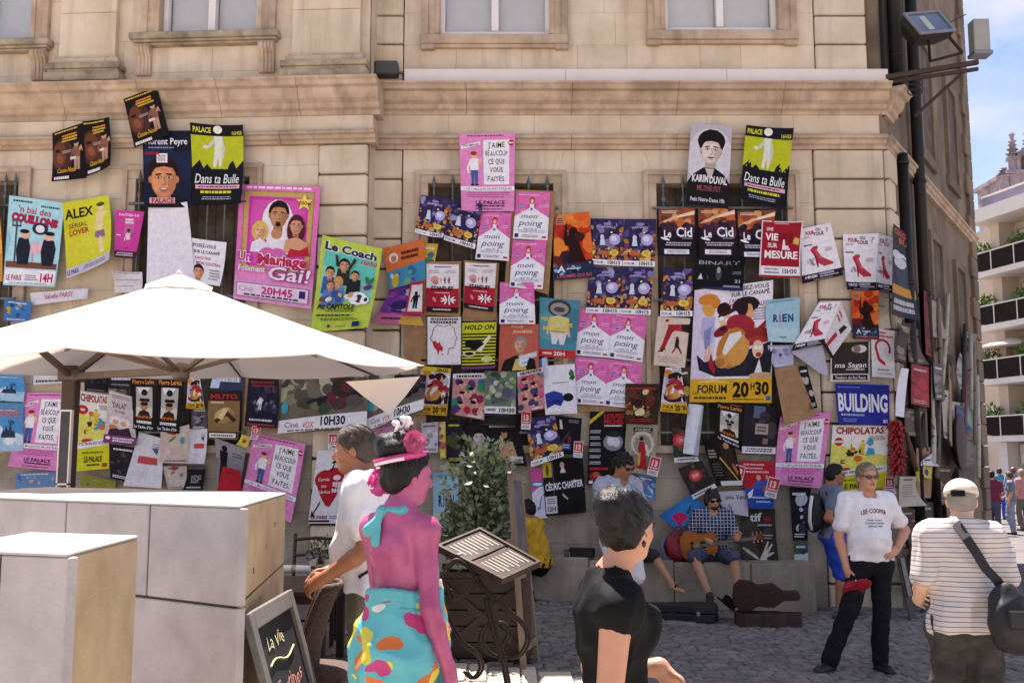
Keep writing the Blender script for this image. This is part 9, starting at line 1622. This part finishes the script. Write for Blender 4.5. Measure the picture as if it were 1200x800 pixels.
# ------------------------------------------------------------------ far end of the street
def modern_building():
 O = (23.9, 51.0); t = Vector((.243, -.97, 0)).normalized(); n = Vector((-t.y*-1, 0, 0)); n = Vector((t.y, -t.x, 0)); F = Frame(O, (t.x, t.y), (n.x, n.y)); b = empty('apartment_building', (0, 0, 0), 'modern pale apartment building with planted balconies at the end of the street', 'building'); tf = ftf(F)
 cream = mat('cream_render', '#cdb9a6', .85, .08, 1); wh = mat('white_slab_edge', '#d6cec8', .7, .04, 2); rail = mat('smoked_balcony_glass', '#2b2422', .8, .15, 2, spec=.05); shut = mat('beige_roller_shutter', '#c9c0b4', .7, .08, 3)
 zs = [3.0, 5.85, 8.6, 11.35]
 MB(tf).box(-2.2, 14, -9, -1.9, -.5, 14.1).build('wall', cream, b)
 for z in zs:
  s = MB(tf).box(-.6 if z < 11 else -.2, 14, -2.0, 0, z-.28, z).build('balcony_slab', wh, b); bl = MB(tf).box(-.5, 14, -.06, -.02, z+.05, z+.95).build('balustrade', rail, b); MB(tf).box(-.52, 14, -.08, 0, z+.95, z+1.02).build('handrail', wh, bl)
  for k in range(8): MB(tf).box(-.5+1.6*k, -.44+1.6*k, -.015, .01, z, z+.95).build('baluster', wh, bl)
  for k in range(3):
   s0 = 1.0+4*k; w_ = MB(tf).box(s0, s0+2.4, -1.95, -1.84, z+.1, z+2.2).build('window', mat('brown_frame', '#8a6f58', .6), b)
   for j in range(14): MB(tf).box(s0+.08, s0+2.32, -1.845, -1.82, z+.2+j*.14, z+.2+j*.14+.125).build('shutter_slat', shut, w_)
  MB(tf).box(.1, .75, -1.92, -.9, z-.0, z+2.55).build('pier', cream, b)
 MB(tf).box(-.2, 14, -2.0, .15, 13.9, 14.6).build('roof_slab', wh, b); MB(tf).box(-.6, 14, -1.2, -1.1, 14.6, 15.5).build('roof_screen', mat('mauve_grey_screen', '#7b7284', .4, .15, 1), b); MB(tf).box(-.62, 14, -1.22, -1.08, 15.5, 15.6).build('screen_rail', wh, b)
 MB(tf).box(.2, .8, -1.9, -.6, -.4, 2.7).build('pillar', wh, b); MB(tf).box(1.0, 6, -1.4, -1.2, 1.6, 2.6).build('shop_sign', mat('pale_awning', '#d8d2b8', .7, .2, 2), b)
 lf = mat('balcony_leaf', '#3c5a26', .6, .35, 3, col2='#6f8a3c'); labs = ['on the lowest balcony', 'on the second balcony', 'on the third balcony', 'on the top balcony']
 for i, z in enumerate(zs):
  for k in range(2):
   c = F.p(-.1+2.6*k, -.7, z); o = empty('balcony_plant', c, ('leafy green plant by the pier ' if k == 0 else 'trailing green plant near the window ')+labs[i], 'plant', 'plants on the balconies'); MB().lathe([(.2, 0), (.28, .4), (.24, .4), (.01, .36)], (0, 0, 0), 12).build('pot', mat('terracotta_pot', '#8a4a32'), o); leaves(o, (0, 0, 1.0), (.6, .5, .6), 300, .2, lf, 'foliage', 40+i*2+k, .2)
 c = F.p(1.0, -1.0, 5.85); o = empty('balcony_parasol', c, 'small pinkish white parasol open on a balcony', 'umbrella'); MB().tube([(0, 0, 0), (0, 0, 2.0)], .03, 8).build('pole', M_alu, o); MB().lathe([(1.5, 1.62), (1.48, 1.66), (.8, 1.9), (.02, 2.1), (.0, 2.06), (.8, 1.86)], (0, 0, 0), 8).build('canopy', M_canvas, o)
 c = F.p(.6, -.8, 3.0); o = empty('balcony_chair', c, 'pale folding chair on the lowest balcony', 'chair')
 for x in (-.2, .2): MB().bar((x, -.2, 0), (x, .2, .9), .04).build('leg', M_white, o); MB().bar((x, .2, 0), (x, -.2, .5), .04).build('leg', M_white, o)
 MB().box(-.2, .2, -.22, .2, .44, .48).build('seat', M_white, o)
modern_building()
def spire():
 st = mat('mauve_grey_gothic_stone', '#a1929a', .9, .25, 1.2, col2='#6d6068'); Y = 90.; o = empty('church_tower', (at(1196, 300, Y).x, Y, 0), 'gothic church tower with pinnacles rising behind the apartment roof', 'church'); off = o.location.copy(); px = Y/FPX
 def pin(x, y0, y1, w_):
  z0 = at(x, y0, Y).z; z1 = at(x, y1, Y).z; X = at(x, y0, Y).x-off.x; h = z1-z0; m = MB().lathe([(w_, z0-h), (w_, z0+h*.35), (w_*1.5, z0+h*.37), (w_*1.5, z0+h*.42), (w_*.9, z0+h*.45), (w_*.5, z0+h*.75), (w_*.9, z0+h*.78), (w_*.3, z0+h*.82), (w_*.6, z0+h*.93), (.01, z1)], (X, 0, 0), 8).build('pinnacle', st, o)
  for k in range(4): zz = z0+h*(.5+.1*k); MB().obox((X, 0, zz), (w_*2.2*(1-.2*k), w_*2.2*(1-.2*k), h*.025), Matrix.Rotation(R(45), 3, 'Z')).build('crocket', st, m)
 pin(1177.5, 215, 196, .5); pin(1188.5, 208, 154, .45); pin(1206, 208, 152, .45); pin(1217, 215, 196, .5)
 z0, z1 = at(1190, 260, Y).z, at(1190, 206, Y).z; x0, x1 = at(1182, 230, Y).x-off.x, at(1214, 230, Y).x-off.x; MB().box(x0, x1, -.5, 6, 0, z1).build('tower_wall', st, o)
 c = at(1197.5, 190, Y); X = c.x-off.x; r = 5.0*px; arch = [(X+(r+.35)*math.cos(a), c.z+(r+.35)*1.5*math.sin(a)) for a in np.linspace(0, PI, 12)]; inn = [(X+r*math.cos(a), c.z+r*1.35*math.sin(a)) for a in np.linspace(PI, 0, 12)]; base = at(1197, 206, Y).z; MB().prism(arch+[(X-r-.35, base), (X-r, base)]+inn+[(X+r, base), (X+r+.35, base)], lambda a, b, h: (a, h, b), -.5, .6).build('belfry_arch', st, o)
 MB().box(x0-.4, x1+.4, -.8, 6.3, z1, z1+.35).build('cornice', st, o); MB().lathe([(.5, 0), (.8, .8), (.75, 1.6), (.1, 1.9)], (X, .2, base+.2), 12).build('bell', mat('bronze_bell', '#5a5242', .5, .2, metal=.6), o)
spire()
